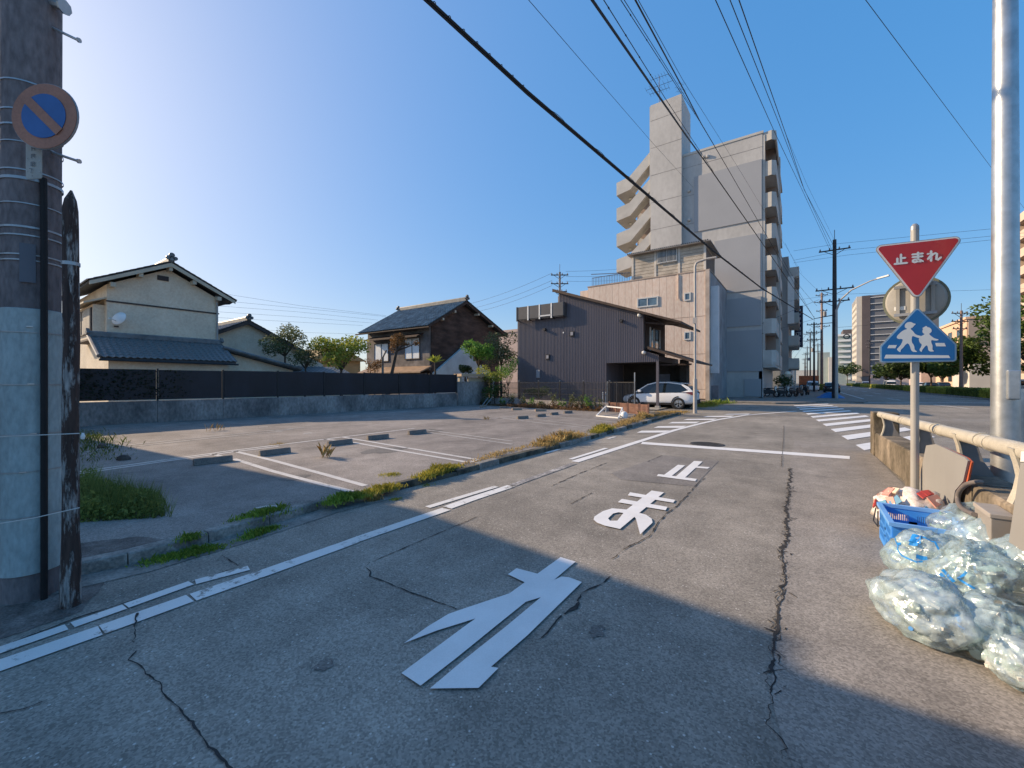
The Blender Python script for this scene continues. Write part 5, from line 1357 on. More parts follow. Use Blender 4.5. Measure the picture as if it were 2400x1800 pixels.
def strokes(lines, w):
    """flat ribbons with round-ish ends in (x, z), faces towards -y"""
    mb = MB()
    for ln in lines:
        P_ = [Vector(p) for p in ln]
        L = []; Rr = []
        for i, p in enumerate(P_):
            d = (P_[min(i + 1, len(P_) - 1)] - P_[max(i - 1, 0)]).normalized(); q = Vector((-d.y, d.x)) * w / 2
            L.append(p + q); Rr.append(p - q)
        d0 = (P_[0] - P_[1]).normalized() * w * .5; d1 = (P_[-1] - P_[-2]).normalized() * w * .5
        poly = [P_[0] + d0] + L + [P_[-1] + d1] + Rr[::-1]
        mb.lines = getattr(mb, 'lines', []) + [poly]
    return mb.lines
def lettering(name, lines, w, y, mat, par):
    mb = MB()
    for i, poly in enumerate(strokes(lines, w)):
        tr = tessellate_polygon([[Vector((p.x, p.y, 0)) for p in poly]])
        yy = y - i * .0004
        fs = []
        for a, b, c in tr:
            s = (poly[b] - poly[a]).cross(poly[c] - poly[a]); fs.append((a, b, c) if s > 0 else (a, c, b))
        mb.add([(p.x, yy, p.y) for p in poly], fs)
    return mb.build(name, mat, par, local=True)
srz = R(9.3)
po = thing('sign_post', 'grey steel sign post standing by the guard rail and rubbish bags', 'post', (SPX, SPY, 0))
MB().tube([(0, 0, 0), (0, 0, 3.50)], .040, 14).build('post', POSTG, po, local=True)
MB().lathe([(.042, 3.48), (.04, 3.53), (.02, 3.56), (.001, 3.565)], n=12).build('post_cap', SIGNB, po, local=True)
ss = thing('stop_sign', 'red inverted-triangle stop sign with white Japanese lettering', 'road sign', (SPX, SPY, 0), srz)
tri = [(-.43, 3.335), (0, 2.585), (.43, 3.335)]
plate('plate_back', rounded(tri, .055), -.060, SIGNB, ss, .012)
plate('border', inset(rounded(tri, .055), .008), -.064, SWHITE, ss, .003)
plate('face', inset(rounded(tri, .055), .024), -.068, RED, ss, .003)
S_ = lambda pts, cx: [[(cx + x * .118, 3.125 + z * .118) for x, z in ln] for ln in pts]
tomare = S_([[(.02, .5), (.02, -.43)], [(-.27, .12), (-.27, -.43)], [(.02, .1), (.36, .1)], [(-.5, -.45), (.5, -.45)]], -.155)
tomare += S_([[(-.4, .36), (.42, .36)], [(-.38, .08), (.4, .08)], [(.05, .52), (.05, -.28), (-.02, -.42), (-.2, -.47), (-.36, -.38), (-.36, -.26), (-.2, -.18), (.05, -.22), (.28, -.34), (.42, -.47)]], 0)
tomare += S_([[(-.22, .52), (-.22, -.5)], [(-.48, .25), (-.14, .28), (-.46, -.28)], [(-.42, -.22), (-.08, .16), (.1, .27), (.22, .18), (.2, -.1), (.18, -.38), (.28, -.46), (.52, -.22)]], .150)
lettering('lettering', tomare, .0235, -.0695, SWHITE, ss)
for z in (3.2, 2.85): MB().box(-.06, .06, -.047, .05, z - .02, z + .02).build('clamp', SIGNB, ss, local=True)
cwS = thing('crossing_sign', 'blue five-sided crossing sign showing two white walking children', 'road sign', (SPX, SPY, 0), srz)
pent = [(-.355, 1.84), (.355, 1.84), (.355, 2.05), (0, 2.525), (-.355, 2.05)]
plate('plate_back', rounded(pent, .035), -.060, SIGNB, cwS, .012)
plate('border', inset(rounded(pent, .035), .006), -.064, M('pale_blue_border', (.30, .45, .58), .4), cwS, .003)
plate('face', inset(rounded(pent, .035), .020), -.068, BLUE, cwS, .003)
def zs(pts): return [(-.355 + (x - 183) / 817 * .71, 1.84 + (1525 - (y + (x - 590) * .035)) / 650 * .685) for x, y in pts]
kids = [
 [(455,1105),(462,1075),(490,1055),(525,1053),(548,1070),(580,1078),(558,1095),(545,1118),(520,1130),(522,1140),(545,1160),(570,1200),(622,1218),(660,1225),(655,1240),(612,1245),(560,1225),(535,1215),(530,1290),(560,1330),(562,1380),(588,1398),(586,1405),(530,1403),(512,1330),(490,1300),(465,1320),(440,1355),(410,1385),(412,1408),(400,1408),(370,1378),(380,1362),(410,1330),(425,1300),(438,1262),(420,1250),(395,1256),(365,1238),(385,1200),(440,1150),(490,1135),(462,1122)],
 [(640,1128),(665,1115),(680,1103),(695,1108),(692,1116),(722,1122),(742,1145),(742,1168),(728,1185),(712,1195),(740,1225),(775,1250),(812,1258),(812,1268),(780,1275),(735,1262),(738,1300),(752,1330),(748,1380),(766,1390),(764,1398),(708,1398),(700,1335),(685,1325),(660,1355),(640,1385),(640,1402),(630,1403),(610,1380),(630,1350),(640,1315),(618,1300),(606,1262),(612,1235),(640,1215),(672,1198),(650,1185),(643,1160),(655,1135)]]
for k, ln in enumerate(kids): 
    pp = zs(ln)
    for _ in range(2): pp = [q for i in range(len(pp)) for q in ((pp[i - 1][0] * .25 + pp[i][0] * .75, pp[i - 1][1] * .25 + pp[i][1] * .75), (pp[i][0] * .75 + pp[(i + 1) % len(pp)][0] * .25, pp[i][1] * .75 + pp[(i + 1) % len(pp)][1] * .25))]
    mb = MB(); tr = tessellate_polygon([[Vector((*p, 0)) for p in pp]])
    mb.add([(x, -.0690 - k * .0005, z) for x, z in pp], [t if (Vector(pp[t[1]]) - Vector(pp[t[0]])).cross(Vector(pp[t[2]]) - Vector(pp[t[0]])) > 0 else (t[0], t[2], t[1]) for t in tr])
    mb.build('walking_child', SWHITE, cwS, local=True)
for ln in ([(268,1362),(285,1325),(372,1325),(355,1362)], [(790,1338),(778,1300),(872,1300),(888,1338)], [(232,1485),(250,1440),(915,1440),(932,1470)]):
    plate('stripe', zs(ln)[::-1], -.0690, SWHITE, cwS, .0008)
for z in (2.3, 1.95): MB().box(-.06, .06, -.047, .05, z - .02, z + .02).build('clamp', SIGNB, cwS, local=True)
# traffic mirror seen from behind on the same post
mir = thing('traffic_mirror', 'round beige back of a traffic mirror behind the two road signs', 'traffic mirror', (SPX, SPY, 2.63), R(-11))
MBK = M('mirror_back', (.33, .315, .28), .55, .12, 2)
mir.scale = (.88, .88, .88)
md = MB().lathe([(.001, .10), (.20, .10), (.30, .13), (.325, .17), (.34, .17), (.34, .19), (.001, .20)], n=36, axis='y').build('back_shell', MBK, mir, local=True, smooth=True)
MB().lathe([(.325, .165), (.352, .165), (.352, .20), (.325, .20)], n=36, axis='y').build('rim', M('mirror_rim', (.16, .17, .12), .5), mir, local=True)
for z in (-.2, .2):
    MB().box(-.22, .22, .065, .10, z - .02, z + .02).build('bracket', SIGNB, mir, local=True)
MB().box(-.22, -.10, .094, .099, -.13, -.075).build('sticker', SWHITE, mir, local=True)
for x in (-.18, .18): MB().box(x - .02, x + .02, .07, .1, -.2, .2).build('bracket', MBK, mir, local=True)

# ---------------------------------------------------------------- guard rail on its concrete base
WALLC = M('mossy_concrete', (0.115, 0.095, 0.06), .95, .45, 1.6, .6, 45, stretch=(1, 1, .6), c2=(.25, .205, .155), fine=.6)
RAILP = M('cream_rail_paint', (.44, .41, .34), .5, .12, 5, fine=.2)
RAIL_SHADE = M('shaded_post_paint', (.20, .19, .18), .6, .15, 4)  # darker copy of the rail paint, shade painted onto the post webs
gr = thing('guard_rail', 'cream tubular guard rail on curved posts along a mossy concrete base', 'guard rail', (1.4, 7, 0))
zt = lambda y: .52 + .026 * (10.8 - y)
MB().box(1.24, 1.66, 11.75, 12.25, 0, .94).build('end_pillar', WALLC, gr, bevel=.02)
for y0, y1 in ((11.74, 8.6), (8.59, 6.3), (6.28, 5.55), (5.50, 2.6), (2.58, -1.5)):
    MB().ext([(1.27, y0, 0), (1.27, y0, zt(y0) - .02), (1.29, y0, zt(y0)), (1.60, y0, zt(y0)), (1.60, y0, 0)], (0, y1 - y0, zt(y1) - zt(y0))).build('base_wall', WALLC, gr)
rp = [(1.36, 11.9 - .0, zt(11.9) + .40)] + [(1.36, y, zt(y) + .40) for y in (10, 8, 6, 4.3)]
MB().tube(rp, .064, 14).build('rail', RAILP, gr, smooth=True)
MB().tube([(1.36, 4.28, zt(4.28) + .40), (1.36, 2, zt(2) + .40), (1.36, -1.5, zt(-1.5) + .40)], .060, 14).build('rail', RAILP, gr, smooth=True)
for y in (9.2, 7.1, 5.5, 3.9):
    for dy in (.12, -.12): MB().tube([(1.36, y + dy, zt(y) + .4), (1.36, y + dy + .03, zt(y) + .4)], .072, 14).build('collar', RAILP, gr)
for y in (11.1, 8.1, 6.2, 4.75, 3.45, 2.1):
    z = zt(y); prof = [(1.30, 0), (1.33, .10), (1.345, .2), (1.33, .3), (1.30, .42), (1.42, .43), (1.46, .3), (1.50, .15), (1.58, 0)]
    MB().ext([(x, y - .02, z + h_) for x, h_ in prof], (0, .04, 0)).build('rail_post', RAIL_SHADE, gr)
    fl = [(1.285, 0), (1.315, .10), (1.33, .2), (1.315, .3), (1.285, .42), (1.30, .42), (1.332, .3), (1.347, .2), (1.332, .10), (1.302, 0)]
    MB().ext([(x, y - .055, z + h_) for x, h_ in fl], (0, .11, 0)).build('post_flange', RAILP, gr)
# tall galvanised pole
spv = Vector((1.731,6.504,0.2339)[:2])
sp3 = thing('light_pole', 'tall shiny galvanised steel pole behind the guard rail at the right edge', 'pole', (spv.x, spv.y, 0))
MB().tube([(0, 0, 0), (0, 0, 2), (0, 0, 6.5), (0, 0, 9.5)], [.106, .102, .086, .08], 24).build('pole', STEEL, sp3, local=True, smooth=True)
MB().box(-.02, .07, -.14, -.08, 1.42, 1.72).build('hand_hole', STEEL, sp3, local=True, bevel=.01)
MB().lathe([(.11, 0), (.2, 0), (.2, .03), (.11, .03)], n=16).build('base_flange', STEEL, sp3, local=True)
v = Vector((1.988,7.177,1.086)[:2])
cbn = thing('steel_panel', 'upright grey steel panel just right of the galvanised pole', 'panel', (v.x, v.y, 0), R(15))
MB().box(-.09, .09, -.02, .02, 0, 1.52).build('panel', STEEL, cbn, local=True); MB().box(-.10, -.07, -.035, -.021, 0, 1.55).build('edge_channel', SIGNB, cbn, local=True); MB().box(.07, .10, -.035, -.021, 0, 1.55).build('edge_channel', SIGNB, cbn, local=True)
# grey sheet with orange edge, leaning board, hose and box by the wall
GREY = M('grey_sheet', (.25, .245, .235), .7, .05, 2)
gs = thing('notice_board', 'blank grey board with orange-red edging propped against the base wall', 'board', (*Vector((6.137,0.5903))[:1], 0, 0))
def onx(x, pts): return [(x, y, z) for y, z in pts]
gp = [(6.830,0.8437), (6.391,0.9134), (5.414,0.9144), (5.320,0.8981), (5.450,0.6903), (5.694,0.5515), (5.791,0.3461), (6.137,0.2492), (7.225,0.22), (7.088,0.5145)]
gs.location = (1.2, sum(p[0] for p in gp) / len(gp), 0)
MB().ext(onx(1.195, gp), (.015, 0, 0)).build('board', GREY, gs)
ORNG = M('orange_edging', (.50, .11, .05), .6, .15, 5)
MB().ext(onx(1.214, [(7.179,0.445), (7.273,0.3733), (6.850,0.8309), (6.373,0.9062), (5.402,0.9123), (5.297,0.8904), (5.414,0.6897), (5.641,0.555)]), (.012, 0, 0)).build('edging', ORNG, gs)
lb = thing('leaning_board', 'narrow grey board leaning at the right edge above the rubbish bags', 'board', (1.0, (3.761,0.819)[0], 0))
MB().ext([(1.05, *(3.720,1.123)), (1.05, *(3.514,1.156)), (1.0, *(3.446,0.6591)), (1.0, *(3.707,0.6456))], (.02, 0, 0)).build('board', GREY, lb)
MB().ext([(1.06, *(3.749,1.185)), (1.06, *(3.547,1.213)), (1.06, *(3.547,1.156)), (1.06, *(3.761,1.122))], (.02, 0, 0)).build('top_strip', SWHITE, lb)
HOSE = M('grey_hose', (.15, .13, .12), .6, .15, 4)
hz = MB(); hp = [(1.27, *(5.291,0.7242)), (1.2, *(5.154,0.7416)), (1.18, *(5.324,0.6782)), (1.17, *(5.462,0.5777)), (1.16, *(5.440,0.5024)), (1.14, *(5.213,0.4895)), (1.12, *(4.830,0.5345))]
hp = [Vector(p) for p in hp]; sm = []
for i in range(len(hp) - 1):
    p0, p1, p2_, p3_ = hp[max(i - 1, 0)], hp[i], hp[i + 1], hp[min(i + 2, len(hp) - 1)]
    for k in range(5):
        t = k / 5; sm.append(.5 * ((2 * p1) + (p2_ - p0) * t + (2 * p0 - 5 * p1 + 4 * p2_ - p3_) * t * t + (3 * p1 - p0 - 3 * p2_ + p3_) * t ** 3))
ho = hz.tube(sm + [hp[-1]], .019, 10).build('conduit_hose', HOSE, smooth=True); tag(ho, 'grey corrugated conduit curling out of the base wall above the grey box', 'hose')
jb = thing('junction_box', 'grey metal box fixed to the base wall behind the rubbish bags', 'box', (1.2, (4.409,0.6604)[0], 0))
y0_, z1_ = (4.906,0.6156); y1_, _ = (4.552,0.6624)
MB().box(1.14, 1.265, y1_, y0_, z1_ - .30, z1_).build('box', M('box_grey', (.26, .24, .22), .6, .12, 3), jb, bevel=.006)
MB().box(1.132, 1.267, y1_ - .008, y0_ + .008, z1_ - .03, z1_ + .004).build('lid', M('box_lid', (.34, .31, .28), .6, .12, 3), jb, bevel=.006)

# ---------------------------------------------------------------- rubbish
CRB = M('blue_crate_plastic', (.05, .27, .74), .4, .12, 3, spec=.5)
cr_ = thing('crate', 'blue slotted plastic crate against the base wall behind the bags', 'crate', (.87, 5.2, .0))
X0, X1, Y0, Y1, Z1 = .64, 1.12, 4.86, 5.56, .37
def slotted(ax, p, a0, a1, name, th=.012):
    m = MB(); n = 26
    def bx(a, b, z0, z1, t=th): wallbox(ax, p, a, b, z0, z1, -t / 2, t / 2, 1, m)
    bx(a0, a1, .02, .07); bx(a0, a1, .135, .150); bx(a0, a1, .20, .225); bx(a0, a1, .285, Z1)
    bx(a0, a0 + .05, .07, .285); bx(a1 - .05, a1, .07, .285); mid = (a0 + a1) / 2; bx(mid - .03, mid + .03, .07, .285)
    for z0, z1 in ((.07, .135), (.15, .20), (.225, .285)):
        for k in range(n):
            a = a0 + .05 + (a1 - a0 - .1) * (k + .5) / n; bx(a - .0045, a + .0045, z0, z1, th * .8)
    o = m.build(name, CRB, cr_); return o
slotted('y', Y0, X0, X1, 'side_wall'); slotted('y', Y1, X0, X1, 'side_wall'); slotted('x', X0, Y0, Y1, 'side_wall'); slotted('x', X1, Y0, Y1, 'side_wall')
MB().box(X0, X1, Y0, Y1, .005, .02).build('floor', CRB, cr_)
rm = MB(); rm.box(X0 - .025, X1 + .025, Y0 - .025, Y0 + .012, Z1 - .03, Z1 + .002); rm.box(X0 - .025, X1 + .025, Y1 - .012, Y1 + .025, Z1 - .03, Z1 + .002); rm.box(X0 - .025, X0 + .012, Y0 + .012, Y1 - .012, Z1 - .03, Z1 + .002); rm.box(X1 - .012, X1 + .025, Y0 + .012, Y1 - .012, Z1 - .03, Z1 + .002)
rm.build('rim', M('crate_rim', (.16, .38, .76), .4, .1, 3), cr_)
MB().tube([(X0 - .04, Y1 - .06, .33), (X0 - .06, Y1 - .07, .2), (X0 - .04, Y1 - .2, .18), (X0 - .04, Y1 - .2, .33)], .006, 6).build('wire_handle', DARKM, cr_)
FILM = poly_mat('clear_bag_film', (.91, .98, .99), (.66, .83, .87), .16, .50, .10)
FILM2 = poly_mat('milky_bag_film', (.93, .98, .99), (.74, .87, .90), .20, .54, .12)
def petmat(name, c, alpha):
    m, t, n, l, b = _nt(name)
    g = n.new('ShaderNodeNewGeometry')
    l.new(mixc(n, l, 1, c, ramp(n, l, g.outputs['Random Per Island'], 0, 1, (.55,) * 3, (1.1,) * 3), 'MULTIPLY'), b.inputs['Base Color'])
    b.inputs['Roughness'].default_value = .12; b.inputs['Specular IOR Level'].default_value = .9
    tr = n.new('ShaderNodeBsdfTransparent'); tr.inputs[0].default_value = (.9, .96, .94, 1)
    mx = n.new('ShaderNodeMixShader'); mx.inputs[0].default_value = alpha
    l.new(b.outputs[0], mx.inputs[1]); l.new(tr.outputs[0], mx.inputs[2]); l.new(mx.outputs[0], n['Material Output'].inputs[0])
    bump(n, l, b, noi(n, l, coords(n, l), 60, 3), .5, .01)
    return m
BOTL = petmat('clear_pet', (.58, .72, .70), .35)
TRAY = petmat('white_tray', (.78, .78, .72), .15)
CAPS = [M('green_cap', (.02, .16, .10), .4), M('blue_cap', (.03, .20, .50), .4), M('white_cap', (.7, .7, .68), .4)]
PRNT = M('blue_print', (.015, .22, .60), .45, .25, 30)
from mathutils.bvhtree import BVHTree
def bag(label, c, size, rz=0, mat=None, seed=0, prints=(), knot=(.0, 0, 1), fill=16, lean=0):
    """knotted film bag: a squashed ball with gathers towards the knot and lumps where the contents press"""
    rng = random.Random(seed); t = thing('rubbish_bag', label, 'rubbish bag', c, rz, 'clear rubbish bags piled by the guard rail')
    bm = bmesh.new(); bmesh.ops.create_icosphere(bm, subdivisions=5, radius=1)
    kd = Vector(knot).normalized()
    sx, sy, sz = size
    for v in bm.verts:
        p = v.co.normalized(); d = p.copy()
        ck = max(0, d.dot(kd)); az = math.atan2(d.cross(kd).length, d.dot(kd)) ; 
        e1 = kd.orthogonal().normalized(); e2 = kd.cross(e1); ang = math.atan2(d.dot(e2), d.dot(e1))
        r = 1 + .16 * noise.noise(d * 1.7 + Vector((seed, 0, 0))) + .10 * noise.noise(d * 3.6 + Vector((0, seed, 0))) + .035 * abs(noise.noise(d * 8 + Vector((0, 0, seed))))
        fold = math.sin(ang * 13 + 3 * noise.noise(d * 2 + Vector((seed, 2, 0)))) * .05 * ck ** 2
        cre = .045 * (abs(noise.noise(Vector((d.x * 5, d.y * 5, d.z * 2.2)) + Vector((seed * 2, 0, 1)))) - .2)
        r += fold - cre
        q = d * r
        if ck > .88: q += kd * (ck - .88) * 1.6; q -= (q - kd * q.dot(kd)) * min(.55, (ck - .88) * 4)
        q = Vector((q.x * sx, q.y * sy, q.z * sz)); q.x += lean * q.z
        zf = -sz * .72
        if q.z < zf: q.z = zf + (q.z - zf) * .06; q.x *= 1.04; q.y *= 1.04
        q.z -= zf - .012
        v.co = q
    me = bpy.data.meshes.new('film'); bm.to_mesh(me); me.materials.append(mat or FILM)
    for p in me.polygons: p.use_smooth = True
    f = bpy.data.objects.new('film', me); col.objects.link(f); f.parent = t
    bvh = BVHTree.FromBMesh(bm); bm.free()
    # contents: bottles and trays pressed together
    m = MB(); tr_ = MB(); cp = MB()
    for k in range(int(fill * 2.6)):
        while True:
            u = Vector((rng.uniform(-1, 1), rng.uniform(-1, 1), rng.uniform(-1, 1)))
            if u.length < 1: break
        u *= .74
        pc = Vector((sx * u.x, sy * u.y, max(.04, sz * (.72 + u.z * .95)))); dd = Vector((rng.gauss(0, 1), rng.gauss(0, 1), rng.gauss(0, .45))).normalized() * rng.uniform(.06, .10)
        r = rng.uniform(.024, .036); pc.z = max(pc.z, r + .015)
        if rng.random() < .78:
            a, e = pc - dd, pc + dd * .9
            a.z = max(a.z, r + .012); e.z = max(e.z, r + .012); ax = (e - a)
            m.tube([a, a + ax * .03, a + ax * .28, a + ax * .32, a + ax * .62, a + ax * .85, e], [r * .7, r, r, r * .9, r, r * .45, r * .4], 10)
            cp.tube([e, e + ax.normalized() * .012], r * .46, 8)
        else:
            e1 = dd.cross(Vector((rng.gauss(0, .3), rng.gauss(0, .3), 1))).normalized() * .05
            up_n = dd.cross(e1).normalized() * .018
            tr_.ext([pc - dd - e1, pc + dd - e1, pc + dd * .9 + e1, pc - dd * .9 + e1], up_n)
    m.build('contents', BOTL, t, local=True, kind='stuff', smooth=True)
    if tr_.v: tr_.build('trays', TRAY, t, local=True, kind='stuff')
    cp.build('bottle_caps', CAPS[seed % 3], t, local=True, kind='stuff')
    # knot ears
    e = MB(); base = Vector((kd.x * sx, kd.y * sy, kd.z * sz)) * 1.12; base.x += lean * base.z; base.z += sz * .72
    for s in (-1, 1):
        e1 = kd.orthogonal().normalized() * s
        e.add([base, base + e1 * .05 + kd * .02, base + e1 * .075 + kd * .075, base + kd * .05 + e1 * .02], [(0, 1, 2, 3)])
    e.build('knot', mat or FILM, t, local=True)
    # printed marks wrapped on the film: strokes given in degrees (azimuth, elevation)
    for pr in prints:
        pm = MB(); w = pr[1] / 2
        cen = Vector((0, 0, sz * .5))
        pts = []
        for a, el in pr[0]:
            d = Vector((math.cos(R(a)) * math.cos(R(el)), math.sin(R(a)) * math.cos(R(el)), math.sin(R(el))))
            hit = bvh.ray_cast(cen + d * 2, -d)
            if hit[0]: pts.append((hit[0] + hit[1] * .003, hit[1]))
        for i, (p, nn) in enumerate(pts):
            d = (pts[min(i + 1, len(pts) - 1)][0] - pts[max(i - 1, 0)][0]).normalized(); s = d.cross(nn).normalized() * w
            pm.v += [tuple(p + s), tuple(p - s)]
        for i in range(len(pts) - 1): pm.f.append((2 * i, 2 * i + 1, 2 * i + 3, 2 * i + 2))
        if pts: pm.build('print', PRNT, t, local=True)
    return t
def dense(pts, n=5):
    out = []
    for a, b in zip(pts, pts[1:]): out += [(a[0] + (b[0] - a[0]) * k / n, a[1] + (b[1] - a[1]) * k / n) for k in range(n)]
    return out + [pts[-1]]
# azimuths are measured in the bag's own frame; the street side is about 215..260 degrees
logo = [(dense([(232, 62), (262, 58), (270, 44), (258, 34)]), .012), (dense([(258, 34), (240, 24), (214, 26)]), .012), (dense([(190, 44), (200, 34), (214, 26)]), .010), (dense([(238, 30), (252, 32)]), .05), (dense([(218, 54), (238, 56)]), .075), (dense([(222, 48), (236, 50)]), .05), (dense([(196, 40), (204, 42)]), .03)]
bracket = [(dense([(240, 44), (232, 34), (250, 28)]), .014), (dense([(212, 30), (226, 22)]), .035), (dense([(214, 36), (228, 28)]), .02)]
box_ = [(dense([(215, 34), (213, 22), (236, 20)]), .014), (dense([(220, 30), (232, 28)]), .03)]
for lb_, c, sz, rz_, mt, sd, pr, kn, fl_, ln in (
    ('large clear bag of bottles lying at the front left of the pile', (0.6288,3.657), (.23, .31, .190), R(28), FILM2, 1, [], (.55, .1, .8), 26, 0),
    ('clear bag with a big blue printed emblem behind the front left bag', (0.8315,4.516), (.28, .25, .235), R(0), FILM, 2, logo, (-.1, -.45, .9), 24, 0),
    ('crumpled clear bag slumped between the crate and the grey box', (1.204,5.395), (.27, .23, .27), R(40), FILM, 3, [], (.4, -.2, .9), 22, 0),
    ('clear bag in the middle of the pile with blue bracket-shaped print', (0.9824,4.093), (.26, .26, .275), R(0), FILM, 4, bracket, (-.3, -.5, .8), 28, 0),
    ('clear bag with dark bottle bottoms at the front centre of the pile', (0.9221,3.576), (.21, .22, .180), R(-15), FILM, 5, box_, (.1, -.3, .9), 22, 0),
    ('white-looking bag at the bottom right corner nearest the camera', (0.9787,3.323), (.17, .16, .13), R(30), FILM2, 6, [], (-.6, .2, .8), 14, 0),
    ('tall clear bag at the back of the pile beneath the grey box', (1.231,4.800), (.28, .26, .30), R(10), FILM, 7, [], (.5, -.4, .8), 26, 0),
    ('clear bag at the right edge behind the near ones', (1.243,4.188), (.24, .26, .32), R(70), FILM, 8, box_, (-.2, -.3, .9), 24, 0),
    ('upright bag with blue trim at the right edge below the leaning board', (1.532,5.055), (.20, .22, .38), R(15), FILM2, 9, bracket, (0, 0, 1), 16, 0)):
    bag(lb_, (c[0], c[1], 0.006), sz, rz_, mt, sd, pr, kn, fl_, ln)
PINKB = M('mixed_packaging', (.62, .52, .44), .35, .3, 14, .6, 20, c2=(.80, .74, .70), fine=.3)
pk = thing('rubbish_bag', 'pinkish-white bag of food wrappers poking up behind the blue crate', 'rubbish bag', (.95, 5.95, 0.006))
rng = random.Random(4); bm = bmesh.new(); bmesh.ops.create_icosphere(bm, subdivisions=4, radius=1)
for v in bm.verts:
    d = v.co.normalized(); r = 1 + .3 * noise.noise(d * 2.2) + .14 * noise.noise(d * 5); v.co = Vector((d.x * .30 * r, d.y * .28 * r, max(-.2, d.z * .26 * r) + .2))
me = bpy.data.meshes.new('film'); bm.to_mesh(me); bm.free(); me.materials.append(PINKB)
for p in me.polygons: p.use_smooth = True
o = bpy.data.objects.new('film', me); col.objects.link(o); o.parent = pk
WR = [M('red_wrapper', (.50, .06, .05), .4), M('salmon_wrapper', (.60, .28, .22), .4), M('blue_wrapper', (.12, .30, .45), .4), M('cream_wrapper', (.75, .62, .45), .4)]
for k in range(16):
    a, e = rng.uniform(2.4, 5.6), rng.uniform(.1, 1.3); d = Vector((math.cos(a) * math.cos(e), math.sin(a) * math.cos(e), math.sin(e))); c = Vector((d.x * .31, d.y * .29, d.z * .27 + .2)) * 1.02
    e1 = d.orthogonal().normalized() * rng.uniform(.03, .07); e2 = d.cross(e1).normalized() * rng.uniform(.03, .06)
    MB().ext([c - e1 - e2, c + e1 - e2 * .6, c + e1 * 1.2 + e2, c - e1 * .7 + e2], d * .012).build('wrapper', WR[k % 4], pk, local=True)

# ---------------------------------------------------------------- near utility pole and timber post at the left
PC = M('weathered_pole', (0.155, 0.132, 0.136), .9, .3, 2.2, .35, 40, stretch=(1, 1, .35), c2=(.225, .195, .195), fine=.5)
WRAP = M('pale_pole_wrap', (0.34, 0.40, 0.40), .7, .22, 2.6, .2, 90, stretch=(1, 1, .4), fine=.3)
upv = Vector((-4.729,0.4187,1.584)[:2]); tocam = (-upv).normalized()
up_ = thing('utility_pole', 'large weathered concrete utility pole with a pale lower wrap at the left edge', 'utility pole', (upv.x, upv.y, 0))
MB().tube([(0, 0, 0), (0, 0, 2), (0.01, .0, 6), (0.02, 0, 9)], [.150, .153, .160, .158], 32).build('pole', PC, up_, local=True, smooth=True)
MB().lathe([(.151, .2), (.163, .2), (.166, 2.13), (.153, 2.135)], n=32).build('wrap', WRAP, up_, local=True, smooth=True)
def rot2(v, a): return Vector((v.x * math.cos(a) - v.y * math.sin(a), v.x * math.sin(a) + v.y * math.cos(a)))
dcon = rot2(tocam, R(19)); dpl = rot2(tocam, R(-2))
cq = dcon * .185
MB().tube([(cq.x, cq.y, 0), (cq.x, cq.y, 2.6), (cq.x * .95, cq.y * .95, 3.1)], .019, 10).build('conduit', M('black_conduit', (.012, .011, .012), .7, .3, 8), up_, local=True)
BAND = M('steel_band', (.34, .36, .38), .4, .15, 5, metal=.6)
for z, r_, s_ in ((3.77, .1615, .005), (3.56, .1615, .005), (3.45, .1615, .006), (3.33, .161, .004), (3.13, .161, .005), (3.07, .161, .010), (2.89, .160, .004), (2.72, .16, .007), (2.66, .16, .005), (2.52, .16, .005), (2.48, .16, .005), (1.96, .169, .003), (1.58, .169, .003), (1.22, .169, .0025), (.95, .169, .0025), (.62, .169, .0025)):
    o = MB().lathe([(r_, -s_), (r_ + .003, -s_), (r_ + .003, s_), (r_, s_)], n=32).build('band', BAND, up_, local=True)
    o.location = (0, 0, z); o.rotation_euler = (R(1.5), R(-.8), 0) if z > 2.3 else (0, 0, 0)
for z, a in ((2.0, -3), (1.585, -1), (1.225, 3), (.95, -14), (.62, -10)):
    d = rot2(tocam, R(a)) * .171; t_ = Vector((-tocam.y, tocam.x)) * .016
    MB().bar((d.x - t_.x, d.y - t_.y, z), (d.x + t_.x, d.y + t_.y, z), .008, .008).build('band_clip', STEEL, up_, local=True)
camx = Vector((math.cos(math.atan(682 / 960)), math.sin(math.atan(682 / 960))))   # to the right as one stands in the road
def stepb(z0, L, r_=.010, dz=-.05, name='step_bolt', back=.0):
    a = camx * .14 - tocam * back; b = camx * (.14 + L) - tocam * back
    o = MB().tube([(a.x, a.y, z0), (b.x, b.y, z0 + dz)], r_, 8).build(name, STEEL, up_, local=True)
    MB().tube([(b.x, b.y, z0 + dz), (b.x + camx.x * .012, b.y + camx.y * .012, z0 + dz - .002)], r_ * 1.7, 8).build('bolt_head', STEEL, o, local=True)
stepb(4.27, .21, dz=-.10); stepb(3.33, .21, dz=-.07); stepb(3.42, .06, .008, -.01); stepb(4.45, .10, .03, -.03, 'bracket_arm')
# dull number plate bent round the pole
a0 = math.atan2(dpl.y, dpl.x)
MB().lathe([(.1612, 2.32), (.165, 2.32), (.165, 2.60), (.1612, 2.60)], n=10, a0=a0 - .32, a1=a0 + .16).build('pole_plate', M('dull_plate', (.115, .125, .15), .6, .05, 2), up_, local=True)
